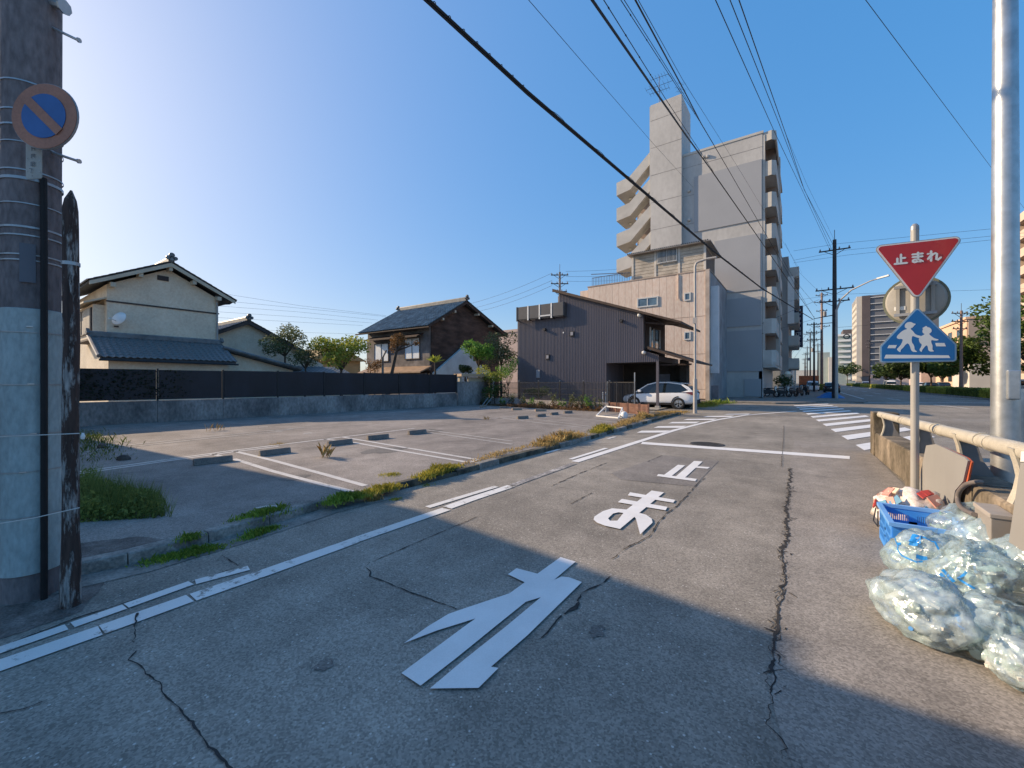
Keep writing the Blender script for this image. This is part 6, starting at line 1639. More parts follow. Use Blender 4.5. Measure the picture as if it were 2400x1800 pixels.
# no parking sign
ORP = M('faded_red_border', (.38, .17, .11), .6, .15, 4, fine=.2)
NPB = M('faded_sign_blue', (.020, .115, .33), .5, .12, 5)
nv = Vector((-4.230,0.4296,3.417))
np_ = thing('no_parking_sign', 'round no-parking sign, faded orange-red ring on blue, strapped to the pole', 'road sign', tuple(nv), math.atan(682 / 960))
R0 = .222
circ = lambda r, n=40: [(r * math.cos(2 * math.pi * k / n), r * math.sin(2 * math.pi * k / n)) for k in range(n)]
plate('plate_back', circ(R0 + .004), .004, SIGNB, np_, .012)
plate('border', circ(R0), .0, ORP, np_, .003)
plate('blue_disc', circ(R0 * .68), -.004, NPB, np_, .003)
c45 = math.cos(R(45)); bw = .030
plate('diagonal_bar', [(-R0 * .70 * c45 - bw * c45, R0 * .70 * c45 - bw * c45), (R0 * .70 * c45 - bw * c45, -R0 * .70 * c45 - bw * c45), (R0 * .70 * c45 + bw * c45, -R0 * .70 * c45 + bw * c45), (-R0 * .70 * c45 + bw * c45, R0 * .70 * c45 + bw * c45)], -.007, ORP, np_, .002)
MB().box(-.03, .03, .016, .08, -.03, .03).build('bracket', STEEL, np_, local=True)
wv = Vector((-4.380,0.3965,3.143))
wp = thing('number_plate_sign', 'small upright white plate with faint characters below the no-parking sign', 'sign', tuple(wv), math.atan(682 / 960) + R(-6))
plate('plate', rounded([(-.062, -.125), (.062, -.125), (.062, .125), (-.062, .125)], .012), 0, M('dirty_white', (.34, .34, .31), .6, .12, 8), wp, .006)
FAD = M('faded_ink', (.13, .14, .15), .6, .2, 20)
chars = [[[(-.012, .105), (-.012, .072)], [(.012, .105), (.012, .072)], [(-.012, .104), (.012, .104)], [(-.012, .088), (.012, .088)]],
         [[(-.014, .045), (.014, .045)], [(-.012, .044), (-.014, .02)], [(.012, .044), (.014, .02)], [(0, .045), (0, .03)]],
         [[(-.014, -.01), (.014, -.01)], [(-.014, -.01), (-.014, -.035)], [(.014, -.01), (.014, -.035)], [(-.014, -.022), (.014, -.022)], [(-.014, -.035), (.014, -.035)]],
         [[(-.024, -.055), (-.004, -.055), (-.012, -.085)], [(.006, -.055), (.022, -.055), (.022, -.085), (.006, -.085), (.006, -.055)]], [[(-.004, -.108), (.004, -.108)]]]
lettering('characters', [[(x + .0, z + .0) for x, z in l] for c in chars for l in c], .0052, -.0012, FAD, wp)
for x, z in ((-.05, .02), (.05, .0), (-.05, -.07), (.05, -.08)): MB().lathe([(.001, -.003), (.003, -.003), (.003, 0)], (x, 0, z), 6, 'y').build('rivet', STEEL, wp, local=True)
# timber post, white paint peeling off
m, t, n, l, b = _nt('peeling_post')
co = coords(n, l, (6, 6, 1.1)); k = ramp(n, l, noi(n, l, co, 3.2, 8, .68), .50, .57)
br = ramp(n, l, noi(n, l, coords(n, l, (9, 9, 1)), 4, 5), .3, .7, (.025, .016, .014), (.085, .05, .04))
wh = ramp(n, l, noi(n, l, coords(n, l, (12, 12, 2)), 6, 5), .3, .7, (.16, .15, .145), (.38, .36, .34))
l.new(mixc(n, l, k, br, wh), b.inputs['Base Color']); b.inputs['Roughness'].default_value = .9
bump(n, l, b, k, .6, .01)
tv = Vector((-4.270,0.5609,1.585)[:2])
tpo = thing('timber_post', 'old wooden post with white paint peeling off beside the utility pole', 'post', (tv.x, tv.y, 0))
pp_ = MB(); rng = random.Random(2); zz = [-.05, .15, .35, .5, .8, 1.1, 1.5, 1.9, 2.3, 2.7, 2.83, 2.90, 2.97]; rr = [.056, .055, .053, .046, .045, .0455, .044, .045, .044, .043, .042, .032, .006]
pp_.tube([(.003 * rng.uniform(-1, 1), .003 * rng.uniform(-1, 1), z) for z in zz], rr, 16).build('post', m, tpo, local=True, smooth=True)
MB().lathe([(.045, 2.43), (.049, 2.43), (.049, 2.455), (.045, 2.455)], n=16).build('strap', BAND, tpo, local=True)
# two thin ropes tied between post and pole
for i, (ya, yb_) in enumerate(((1023, 1015), (1225, 1192))):
    a = [Vector((-4.546,0.2049,1.221)), Vector((-4.546,0.2049,0.6171))][i]; c = [Vector((-4.285,0.3907,1.235)), Vector((-4.285,0.3907,0.6696))][i]; b2 = [Vector((-4.119,0.582,1.240)), Vector((-4.119,0.582,0.7211))][i]
    o = MB().tube([a, c, b2], .0035, 6).build('rope', M('white_rope', (.55, .53, .50), .8)); tag(o, ['upper thin pale rope stretched across the pole wrap to the timber post', 'lower thin pale rope stretched across the pole wrap to the timber post'][i], 'rope')
o = MB().lathe([(.001, 0), (.03, .01), (.04, .05), (.02, .1), (.001, .11)], n=8).build('tape_knot', WHITE); o.scale = (.35, .35, .45); o.location = Vector((-4.229,0.6146,1.185)); tag(o, 'scrap of white tape tied at the back of the timber post', 'tape')

# ================================================================ plants
LF_G = leafmat('leaf_green', (.045, .085, .020), (.14, .21, .05))
LF_Y = leafmat('leaf_yellow_green', (.17, .21, .03), (.40, .42, .07))
LF_D = leafmat('leaf_dark', (.03, .06, .02), (.10, .15, .045))
LF_O = leafmat('leaf_olive', (.09, .115, .05), (.21, .23, .10))
LF_B = leafmat('leaf_brown', (.12, .06, .022), (.28, .16, .06))
LF_L = leafmat('leaf_bright', (.09, .20, .03), (.22, .40, .07))
GR_G = leafmat('grass_green', (.14, .23, .03), (.36, .46, .08), .35)
GR_Y = leafmat('grass_yellow', (.32, .29, .045), (.58, .50, .10), .35)
GR_D = leafmat('grass_dry', (.36, .24, .09), (.60, .45, .19), .35)
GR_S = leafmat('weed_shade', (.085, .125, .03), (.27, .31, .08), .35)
BARK = M('bark', (.085, .065, .05), .95, .35, 5, .6, 30, stretch=(1, 1, .3))
def leafcloud(mb, c, rad, n, size, rng, hollow=.55, droop=0):
    """leaf-sized bent quads spread through lumps of a crown"""
    c = Vector(c)
    for _ in range(n):
        d = Vector((rng.gauss(0, 1), rng.gauss(0, 1), rng.gauss(0, 1))).normalized()
        r = hollow + (1 - hollow) * rng.random() ** .6
        r *= 1 + .28 * noise.noise(d * 2.3 + c)
        p = c + Vector((d.x * rad[0], d.y * rad[1], d.z * rad[2])) * r
        a = Vector((rng.gauss(0, 1), rng.gauss(0, 1), rng.gauss(0, .7) - droop)).normalized(); b = a.cross(Vector((rng.gauss(0, 1), rng.gauss(0, 1), rng.gauss(0, 1)))).normalized()
        L = size * rng.uniform(.6, 1.3); w = L * rng.uniform(.35, .6)
        mb.add([p - a * L, p + b * w, p + a * L, p - b * w], [(0, 1, 2, 3)])
def limbs(mb, base, tips, r, rng, trunk_to=None):
    base = Vector(base); fork = Vector(trunk_to) if trunk_to else base + (sum((Vector(t) for t in tips), Vector()) / len(tips) - base) * .5
    k = [base + (fork - base) * t + Vector((rng.uniform(-.05, .05), rng.uniform(-.05, .05), 0)) * (1 if 0 < t < 1 else 0) for t in (0, .35, .7, 1)]
    mb.tube(k, r, 8, r * .6)
    for t in tips:
        t = Vector(t); m = fork + (t - fork) * .5 + Vector((rng.uniform(-.1, .1), rng.uniform(-.1, .1), rng.uniform(0, .12)))
        mb.tube([fork, m, t], r * .5, 6, r * .12)
def tree(label, base, lobes, leaf, n, size, trunk_to=None, r=.1, cat='tree', name='tree', seed=0, group=None, hollow=.5, extra=None):
    rng = random.Random(seed); t = thing(name, label, cat, base, 0, group)
    mb = MB(); limbs(mb, base, [l[0] for l in lobes], r, rng, trunk_to); mb.build('trunk', BARK, t)
    cr = MB(); vol = sum(l[1][0] * l[1][1] + l[1][0] * l[1][2] for l in lobes)
    for c, rad in lobes: leafcloud(cr, c, rad, int(n * (rad[0] * rad[1] + rad[0] * rad[2]) / vol), size, rng, hollow)
    cr.build('crown', leaf, t)
    return t
def lobes(c, R_, k, seed, flat=.7, sub=.5):
    rng = random.Random(seed); c = Vector(c); out = [(tuple(c), (R_ * .55, R_ * .55, R_ * .5 * flat))]
    for i in range(k):
        a = 2 * math.pi * i / k + rng.uniform(-.3, .3); q = c + Vector((math.cos(a) * R_ * .62, math.sin(a) * R_ * .62, rng.uniform(-.5, .7) * R_ * flat))
        s = R_ * sub * rng.uniform(.75, 1.2); out.append((tuple(q), (s, s, s * flat)))
    return out
def atp(x, y, z): return (x, y, z)
def pc(p, z): return (p[0], p[1], z)
p = (-30.928,14.828,4.569); tree('loose olive-green garden tree beside the lower cream house', pc(p, 0), lobes(p, 1.45, 7, 1, .8), LF_O, 2600, .085, (p[0], p[1], p[2] - 1.1), .10, seed=1)
p = (-28.715,15.174,3.322); tree('small greyish garden tree between the olive one and the bright yellow-green one', pc(p, 0), lobes(p, 1.1, 6, 2, .9), LF_O, 1600, .075, (p[0], p[1], p[2] - .8), .08, seed=2)
p = (-26.646,16.643,3.684); tree('spreading bright yellow-green tree behind the black fence', pc(p, 0), lobes(p, 2.05, 9, 3, .62, .42) + [((p[0] + .2, p[1], p[2] + .6), (.9, .9, .5))], LF_Y, 3600, .10, (p[0], p[1], p[2] - 1.3), .13, seed=3, hollow=.3)
p = (-20.975,16.992,4.010); tb = (-21.571,16.569,2.006); pr_ = (-20.004,17.682,3.956)
tree('cloud-pruned tree with brown withered leaves on a leaning trunk', pc(tb, 0), [((p[0], p[1], p[2] + .25), (.55, .5, .4)), ((p[0] - .45, p[1], p[2] - .2), (.3, .3, .35)), ((p[0] + .25, p[1], p[2] + .45), (.3, .3, .2)), ((pr_[0], pr_[1], pr_[2] + .1), (.28, .25, .16)), ((p[0] + .75, p[1] + .1, p[2] - .05), (.25, .25, .12))], LF_B, 1300, .06, (p[0] - .1, p[1], p[2] - .45), .14, seed=4, hollow=.3)
gp_ = (-21.330,16.127,2.795); o = MB().tube([pc(gp_, 0), pc(gp_, 3.15)], .07, 8).tube([pc(gp_, 3.1), (gp_[0] + .35, gp_[1], 3.55)], .05, 6).build('garden_post', M('old_post_wood', (.22, .19, .16), .9, .3, 3)); tag(o, 'pale garden post with a slanting top arm left of the brown tree', 'post')
p = (-21.784,15.804,2.530); tree('low bush with rusty brown leaves at the foot of the dark timber house', pc(p, 0), lobes(p, .6, 5, 5, .9), LF_B, 700, .055, None, .05, 'bush', 'bush', 5)
p = (-19.032,18.372,2.819); t = thing('palm', 'small yellow-green fan palm poking over the right end of the fence', 'palm', pc(p, 0)); MB().tube([pc(p, 0), pc(p, p[2])], .08, 8, .06).build('trunk', BARK, t)
fm = MB(); rng = random.Random(6)
for k in range(16):
    a = rng.uniform(0, 6.28); e = rng.uniform(.2, 1.3); d = Vector((math.cos(a) * math.cos(e), math.sin(a) * math.cos(e), math.sin(e))); s = d.orthogonal().normalized() * .08; b0_ = Vector(p)
    fm.add([b0_, b0_ + d * .35 + s, b0_ + d * .7 - Vector((0, 0, .1)), b0_ + d * .35 - s], [(0, 1, 2, 3)])
fm.build('fronds', LF_Y, t)
p = (-19.684,23.429,3.919); tree('fresh green tree in front of the pale blue wall by the black house', pc(p, 0), lobes(p, 1.15, 7, 7, .8), LF_L, 2400, .09, (p[0], p[1], p[2] - 1.2), .09, seed=7)
p = (-19.812,26.405,4.109); tree('dull green tree next to the black house, behind the fresh green one', pc(p, 0), lobes(p, 1.6, 8, 8, .9), LF_O, 2600, .09, (p[0], p[1], p[2] - 1.2), .10, seed=8)
p = (-21.468,24.002,2.700); tree('dark shrub against the pale blue sheet wall', pc(p, 0), lobes(p, .55, 6, 9, .8), LF_D, 1100, .07, None, .05, 'bush', 'bush', 9)
p = (-16.806,23.143,2.583); tree('feathery light green shrub against the black house corner', pc(p, 0), lobes(p, .75, 5, 10, 1.1), LF_L, 1300, .06, None, .04, 'bush', 'bush', 10, hollow=.2)
p = (-17.156,21.668,1.859); tree('yellow-green leafy bush behind the black mesh fence, nearest the gate', pc(p, 0), lobes(p, .95, 7, 11, .75), LF_Y, 1700, .06, None, .05, 'bush', 'bush', 11)
p = (-16.677,21.518,1.005); tree('low dark bush along the inside of the mesh fence', pc(p, 0), lobes(p, .95, 7, 12, .6), LF_G, 1500, .055, None, .04, 'bush', 'bush', 12)
p = (-13.952,22.595,0.9651); tree('low dark-green bush at the foot of the black siding', pc(p, 0), lobes(p, .8, 6, 13, .55), LF_D, 1000, .055, None, .04, 'bush', 'bush', 13)
# ivy creeping on the nearer end of the black fence
iv = thing('ivy', 'dark ivy hanging over the nearest end of the black fence', 'climbing plant', (start.x, start.y, 0), frz)
mb = MB(); rng = random.Random(14)
for k in range(2600):
    x = rng.uniform(3.6, 9.3); z = .98 + 1.06 * rng.random() ** .9
    if rng.random() < (x - 4.5) / 5.2: continue
    y = -.06 - abs(rng.gauss(0, .05)); a = Vector((rng.gauss(0, 1), rng.gauss(0, .5), rng.gauss(0, 1))).normalized(); b = a.cross(Vector((rng.gauss(0, .4), 1, rng.gauss(0, .4)))).normalized(); L = rng.uniform(.025, .05); q = Vector((x, y, z))
    mb.add([q - a * L, q + b * L * .6, q + a * L, q - b * L * .6], [(0, 1, 2, 3)])
mb.build('leaves', leafmat('ivy_leaf', (.004, .008, .004), (.020, .030, .014), .15), iv, local=True)

def grass(label, pts, n, hgt, mat, seed, z=LZ, spread=.12, name='grass_tuft', cat='grass', lean=.5, wid=.004, group=None, seedheads=False):
    """blades along a short polyline on the ground"""
    rng = random.Random(seed); mb = MB(); ps = [Vector(p_) for p_ in pts]; L = sum((b - a).length for a, b in zip(ps, ps[1:])) or 1e-6
    for _ in range(n):
        u = rng.random() * L; acc = 0; base = ps[0]
        for a, b in zip(ps, ps[1:]):
            l_ = (b - a).length
            if acc + l_ >= u: base = a + (b - a) * ((u - acc) / l_); break
            acc += l_
        e = 1 - abs(2 * u / L - 1) * .6 if len(ps) > 1 else 1
        x = base.x + rng.gauss(0, spread); y = base.y + rng.gauss(0, spread)
        h_ = hgt * e * rng.uniform(.35, 1.15) * (.6 + .8 * abs(noise.noise((x * 4, y * 4, seed)))); a = rng.uniform(0, 6.28); d = Vector((math.cos(a), math.sin(a), 0)); s = Vector((-d.y, d.x, 0)) * wid * rng.uniform(.7, 1.6)
        b0_ = Vector((x, y, z - .01)); m1 = b0_ + d * h_ * lean * .35 + Vector((0, 0, h_ * .65)); tp_ = b0_ + d * h_ * lean * rng.uniform(.6, 1.4) + Vector((0, 0, h_))
        mb.add([b0_ - s, b0_ + s, m1 + s * .8, tp_, m1 - s * .8], [(0, 1, 2, 3, 4)])
        if seedheads and rng.random() < .35:
            q = tp_; mb.add([q - s * 1.5, q + s * 1.5, q + Vector((0, 0, .03)) + s * 1.5, q + Vector((0, 0, .03)) - s * 1.5], [(0, 1, 2, 3)])
    c = sum(ps, Vector((0, 0))) / len(ps)
    t = thing(name, label, cat, (c.x, c.y, z), 0, group); mb.build('blades', mat, t, kind='stuff'); return t
Z_ = 0.085
# big weed patch by the timber post
rng = random.Random(21); wp_ = thing('weed_patch', 'dense dark green weed patch on the lot beside the timber post', 'weeds', (*Vector((-6.447,1.270)), LZ))
mb = MB(); ca, cb_, cc = Vector((-6.351,0.8942)), Vector((-5.913,1.375)), Vector((-9.662,1.434))
for k in range(7500):
    u, v = rng.random(), rng.random() ** 1.2
    q = ca + (cb_ - ca) * (u * 1.25) + (cc - ca) * v * .85 * (1 - u * .5) - (cb_ - ca) * .7 * (rng.random() ** 2)
    hh = .40 * (1 - .6 * max(0, u)) * (1 - .5 * v) * (.25 + 1.5 * abs(noise.noise((q.x * 2.5, q.y * 2.5, 0))))
    z = LZ + rng.random() * hh; a = Vector((rng.gauss(0, 1), rng.gauss(0, 1), rng.gauss(.4, .8))).normalized(); b = a.cross(Vector((rng.gauss(0, 1), rng.gauss(0, 1), .2))).normalized(); L = rng.uniform(.012, .034)
    c3 = Vector((q.x, q.y, z)); mb.add([c3 - a * L, c3 + b * L * .45, c3 + a * L, c3 - b * L * .45], [(0, 1, 2, 3)])
for k in range(1500):
    u = rng.random() ** 1.3; q = ca + (cb_ - ca) * u * 1.35 + (cc - ca) * rng.random() * .7 * (1 - u * .5); a = rng.uniform(0, 6.28); h_ = rng.uniform(.15, .48) * (1 - .5 * u)
    s = Vector((.003, .002, 0)); b0_ = Vector((q.x, q.y, LZ)); tp_ = b0_ + Vector((math.cos(a) * h_ * .35, math.sin(a) * h_ * .35, h_)); mb.add([b0_ - s, b0_ + s, tp_], [(0, 1, 2)])
mb.build('leaves', GR_S, wp_, kind='stuff')
gk = 'grass tufts growing along the kerb'
for lb, pts, n, hh, mt, zz, sp in (
    ('green grass tuft in the gutter nearest the timber post, in the shade', [(-4.710,1.066), (-4.653,1.324), (-4.591,1.607)], 1500, .10, GR_G, .0, .05),
    ('green grass in the gutter at a broken kerb stone, second from the post', [(-4.623,1.767), (-4.658,1.939), (-4.713,2.178)], 900, .10, GR_G, .0, .04),
    ('small green tuft on the lot side of the shaded kerb', [(-4.841,1.344), (-4.865,1.486)], 420, .10, GR_G, Z_, .04),
    ('green grass behind the shaded kerb stones, longer strip', [(-5.024,1.920), (-5.019,2.134), (-5.040,2.426)], 1100, .11, GR_G, Z_, .07),
    ('thick green tuft where the shadow crosses the kerb', [(-4.819,2.836), (-4.850,3.090), (-4.810,3.315)], 1300, .14, GR_G, Z_, .07),
    ('bright yellow tuft just beyond the shadow on the kerb', [(-4.751,3.307), (-4.805,3.583), (-4.799,3.872)], 1300, .15, GR_Y, Z_, .06),
    ('spiky yellow tuft leaning over the kerb face', [(-4.722,3.399), (-4.753,3.475)], 260, .16, GR_D, .0, .04),
    ('tiny yellow tuft on the road below the kerb', [(-4.544,3.574), (-4.494,3.684)], 260, .06, GR_Y, .0, .03),
    ('flat yellow patch on the lot near a worn bay number', [(-5.563,4.231), (-5.393,4.352)], 420, .06, GR_Y, Z_, .07),
    ('long yellow grass strip on the kerb beyond the second bay', [(-4.908,4.373), (-4.987,4.912), (-5.078,5.448)], 1700, .17, GR_Y, Z_, .07),
    ('thin yellow grass in the gutter crack', [(-4.776,4.298), (-4.719,4.465)], 160, .05, GR_Y, .0, .04),
    ('low dry grass strip between the yellow tufts and the golden strip', [(-5.016,5.585), (-5.154,6.651), (-5.251,8.084)], 700, .07, GR_D, Z_, .08),
    ('long golden dry grass strip on the sunny kerb', [(-5.071,8.212), (-5.119,9.291), (-5.158,10.608)], 2200, .26, GR_D, Z_, .12),
    ('yellow-green clump at the end of the golden strip', [(-5.043,11.284), (-5.092,12.032), (-5.144,12.713)], 1300, .28, GR_Y, Z_, .10),
    ('sparse dry grass between the clump and the brown screen', [(-5.148,13.016), (-5.246,14.666), (-5.329,16.260)], 800, .22, GR_D, Z_, .12),
    ('orange-tinted dry grass at the foot of the brown screen', [(-5.440,16.181), (-5.499,17.332), (-5.459,18.147)], 900, .32, GR_D, Z_, .10)):
    grass(lb, pts, n, hh, mt, len(lb) * 3, zz, sp, group=gk, seedheads=mt is GR_D)
grass('golden grass verge between the brown screen and the road, before the white car', [(-5.658,19.533), (-5.600,21.144), (-5.369,23.493)], 3000, .16, GR_D, 31, .0, .32, cat='grass')
grass('yellow-green grass at the corner of the peach building', [(-5.261,27.665), (-5.287,29.889), (-5.368,32.420)], 1600, .35, GR_Y, 32, .0, .35)
grass('dark green weeds along the alley beside the peach building', [(-5.294,33.183), (-4.748,34.310)], 900, .4, GR_G, 33, .0, .35)
grass('dry straw-coloured weed in the middle of the bay', [(-7.794,4.542)], 20, .36, GR_D, 34, Z_, .05, lean=.5, seedheads=False, wid=.0008)
grass('small dry weed at the lit edge near the fence shadow', [(-14.713,5.061)], 22, .36, GR_D, 35, Z_, .14, lean=.45, seedheads=False, wid=.0015)
grass('flat brown weed mat on the bay line', [(-10.435,4.723), (-10.392,4.921)], 260, .05, GR_D, 36, Z_, .1)
grass('little pale weed near the far bay lines', [(-10.297,12.731)], 24, .22, GR_D, 37, Z_, .08, lean=.5, wid=.0015)
grass('thin grass at the base of the fence wall by the timber post', [(-18.118,2.642), (-13.163,2.159), (-10.836,1.692)], 900, .2, GR_S, 38, Z_, .25)
# leafy weeds along the low wall
def weed(base, h_, seed, nst, lab):
    rng = random.Random(seed); t = thing('wall_weed', lab, 'weed', base, 0, 'leafy weeds along the low wall')
    st = MB(); lf = MB(); b0_ = Vector(base)
    dry = MB()
    for k in range(nst):
        a = rng.uniform(0, 6.28); tp_ = b0_ + Vector((math.cos(a) * .3 * rng.random(), math.sin(a) * .15, h_ * rng.uniform(.55, 1.1))); f_ = b0_ + Vector((rng.uniform(-.35, .35), rng.uniform(-.12, .12), 0))
        st.tube([f_, f_ + (tp_ - f_) * .6 + Vector((0, 0, .03)), tp_], .007, 4, .003)
        for j in range(26):
            u = rng.random(); q = f_ + (tp_ - f_) * u; d = Vector((rng.gauss(0, 1), rng.gauss(0, 1), rng.gauss(.3, .6))).normalized(); L = rng.uniform(.03, .075); b = d.cross(Vector((rng.gauss(0, 1), rng.gauss(0, 1), rng.gauss(0, 1)))).normalized() * L * .4
            (lf if u > .42 else dry).add([q, q + d * L + b, q + d * L * 2, q + d * L - b], [(0, 1, 2, 3)])
    st.build('stems', BARK, t); lf.build('leaves', LF_O if seed % 3 else LF_L, t); dry.build('withered_leaves', LF_B, t)
wl0 = [Vector(G(px,955,0.085)) for px in ()]
ORD = ['second leafy weed from the garden wall along the low wall', 'low leafy weed third from the garden wall', 'tall leafy weed, leftmost of the tall ones along the low wall', 'tall leafy weed beside the leftmost tall one', 'middling leafy weed left of the middle of the low wall', 'short leafy weed in the gap at the middle of the low wall', 'tallest leafy weed just right of the gap in the middle', 'lower leafy weed squeezed between the two tallest', 'bushy tall weed right of the middle of the low wall', 'leafy weed third from the brown slatted screen', 'leafy weed second from the brown slatted screen', 'leafy weed touching the brown slatted screen', 'small leafy weed nearest the garden wall']
wlist = [(-16.6, 20.75, .45, 7), (-15.4, 20.6, .65, 8), (-14.5, 20.5, .95, 8), (-13.7, 20.4, .9, 9), (-13.0, 20.3, .7, 8), (-12.3, 20.25, .5, 8), (-11.5, 20.15, 1.15, 9), (-10.9, 20.1, .8, 9), (-10.2, 20.0, 1.2, 10), (-9.7, 19.95, 1.0, 10), (-9.2, 19.9, .95, 9), (-8.6, 19.8, .85, 8), (-17.3, 21.0, .5, 5)]
for i, (x, y, h_, n_s) in enumerate(wlist): weed((x, y + .0, LZ), h_ * .8, 50 + i, n_s, ORD[i])
grass('reddish dry undergrowth along the foot of the low wall', [(-16.8, 20.7), (-12.5, 20.15), (-8.6, 19.7)], 3500, .30, leafmat('dry_undergrowth', (.14, .07, .04), (.30, .20, .10), .3), 60, Z_, .16, wid=.007)
# median hedge and street trees
struct(MB().box(13.2, 15.0, 40, 320, -.05, .14).build('median_kerb', CONC))
HG_Y = leafmat('hedge_yellow_green', (.34, .36, .055), (.60, .57, .11), .3); HG_G = leafmat('hedge_green', (.09, .135, .03), (.24, .28, .065), .35)
def hedge(label, y0, y1, mat, h_, seed):
    rng = random.Random(seed); t = thing('hedge', label, 'hedge', (14.1, (y0 + y1) / 2, .14), 0, 'clipped hedge sections along the median'); mb = MB()
    n = int(min(6000, 1100 * (y1 - y0)))
    MB().box(13.7, 14.5, y0 + .15, y1 - .15, .14, h_ * .72).build('stems', mat, t)
    for _ in range(n):
        f_ = rng.random(); y = rng.uniform(y0, y1); bmp_ = .10 * noise.noise((y * 1.3, seed, 0))
        if f_ < .45: q = Vector((13.45 + bmp_ + rng.uniform(0, .08), y, .2 + (h_ - .2) * rng.random()))
        elif f_ < .8: q = Vector((rng.uniform(13.45, 14.75), y, h_ + bmp_ + rng.uniform(-.08, .08)))
        else: q = Vector((rng.uniform(13.45, 14.75), y0 + rng.uniform(0, .1), .2 + (h_ - .2) * rng.random()))
        a = Vector((rng.gauss(0, 1), rng.gauss(0, 1), rng.gauss(0, 1))).normalized(); b = a.cross(Vector((rng.gauss(0, 1), rng.gauss(0, 1), rng.gauss(0, 1)))).normalized(); L = rng.uniform(.05, .12) * (1 + (y0 - 45) / 90)
        mb.add([q - a * L, q + b * L * .6, q + a * L, q - b * L * .6], [(0, 1, 2, 3)])
    mb.build('leaves', mat, t)
ys = [(52.726,1.417)[0], (56.501,1.401)[0], (67.473,1.354)[0], (76.729,1.315)[0], (83.118,1.288)[0], (91.887,1.250)[0], (123.381,1.117)[0], (153.970,0.9867)[0], (199.288,0.7943)[0]]
for i, (mt, lb) in enumerate(((HG_Y, 'yellow-green hedge block nearest the steel pole'), (HG_G, 'long dark hedge section left of the yellow-green block by the pole'), (HG_Y, 'bright yellow-green hedge section just right of the sign post'), (HG_G, 'dark hedge piece directly behind the sign post'), (HG_Y, 'yellow-green hedge piece just left of the sign post'), (HG_G, 'dark green hedge section before the white minivan'), (HG_Y, 'yellow-green hedge piece far down the median'), (HG_G, 'last dark hedge section far down the median'))):
    hedge(lb, ys[i] + .05, ys[i + 1] - .05, mt, .88, 70 + i)
hedge('hedge to the right of the steel pole, partly hidden', 33.0, ys[0] - .3, HG_G, .88, 79)
sb = thing('shrub', 'clipped yellow-green shrub at the foot of the brown utility pole', 'shrub', (p2.x + .3, p2.y - 1.5, .1)); mb = MB(); leafcloud(mb, (p2.x + .3, p2.y - 1.6, .65), (2.0, 1.3, .6), 1600, .12, random.Random(80), .8); mb.build('leaves', LF_Y, sb)
for i, (px, py, Y, R_, k, mt, n, lb) in enumerate(((2248, 835, 62, 4.6, 10, LF_D, 3200, 'large dark street tree in front of the sand-coloured building'), (2185, 862, 75, 3.6, 8, LF_G, 2200, 'dark green street tree right of the sign post'), (2208, 868, 90, 3.4, 8, LF_D, 1500, 'darker rounded street tree further back'), (2112, 868, 78, 3.2, 8, LF_D, 1800, 'dark street tree left of the sign post'), (2076, 872, 110, 3.0, 7, LF_D, 1200, 'small dark tree near the slate tower'), (1986, 868, 170, 4.2, 7, LF_D, 900, 'distant dark tree left of the cream balcony strip'), (2402, 790, 52, 5.0, 9, LF_G, 3800, 'tall green tree at the right edge behind the steel pole'), (2316, 858, 88, 3.6, 8, LF_G, 1500, 'green street tree just left of the steel pole'))):
    pass
TREES = [((19.375,89.817,5.281), 3.2, 10, LF_G, 3000, 'large dark street tree in front of the sand-coloured building'), ((19.107,105.573,4.178), 2.6, 8, LF_G, 2400, 'dark green street tree right of the sign post'), ((25.469,130.946,3.804), 2.6, 8, LF_G, 1600, 'darker rounded street tree further back'), ((15.234,106.502,3.956), 2.9, 8, LF_D, 1900, 'dark street tree left of the sign post'), ((18.122,147.806,4.235), 2.8, 7, LF_D, 1200, 'small dark tree near the slate tower'), ((15.014,219.198,6.735), 4.0, 7, LF_D, 1000, 'distant dark tree left of the cream balcony strip'), ((23.404,80.413,7.287), 5.0, 10, LF_G, 4200, 'tall green tree at the right edge behind the steel pole'), ((33.169,133.963,4.131), 2.6, 8, LF_G, 1500, 'green street tree just left of the steel pole')]
for i, (q, R_, k, mt, n, lb) in enumerate(TREES):
    tree(lb, pc(q, 0), lobes(q, R_, k, 90 + i, .95 if i in (0, 6) else .75), mt, n, .20 + .0012 * q[1], (q[0], q[1], q[2] - R_ * .7), .16, seed=90 + i, group=None)
# greenery under the apartment canopy
q = (-1.551,49.805,1.686); tree('dark potted shrub under the apartment canopy', pc(q, .12), lobes(q, .9, 6, 99, 1.0), LF_D, 900, .09, None, .05, 'shrub', 'shrub', 99)
lt_ = MB().lathe([(.001, -.3), (.2, -.25), (.33, 0), (.2, .25), (.001, .3)], n=14).build('paper_lantern', M('pale_globe', (.70, .60, .46), .5), smooth=True); lt_.location = Vector((-1.201,47.354,2.337)); tag(lt_, 'round pale globe lamp hanging under the apartment canopy', 'lamp')
ok_ = thing('kiosk', 'low orange-red shop front beside the brown utility pole', 'shop', (-.2, 92, 0)); MB().box(-.6, 2.3, 90, 95, 0, 2.7).build('wall', M('orange_shop', (.52, .16, .07), .8), ok_); MB().box(-.5, 2.2, 89.9, 90, .1, 1.1).build('shutter', DARKM, ok_)

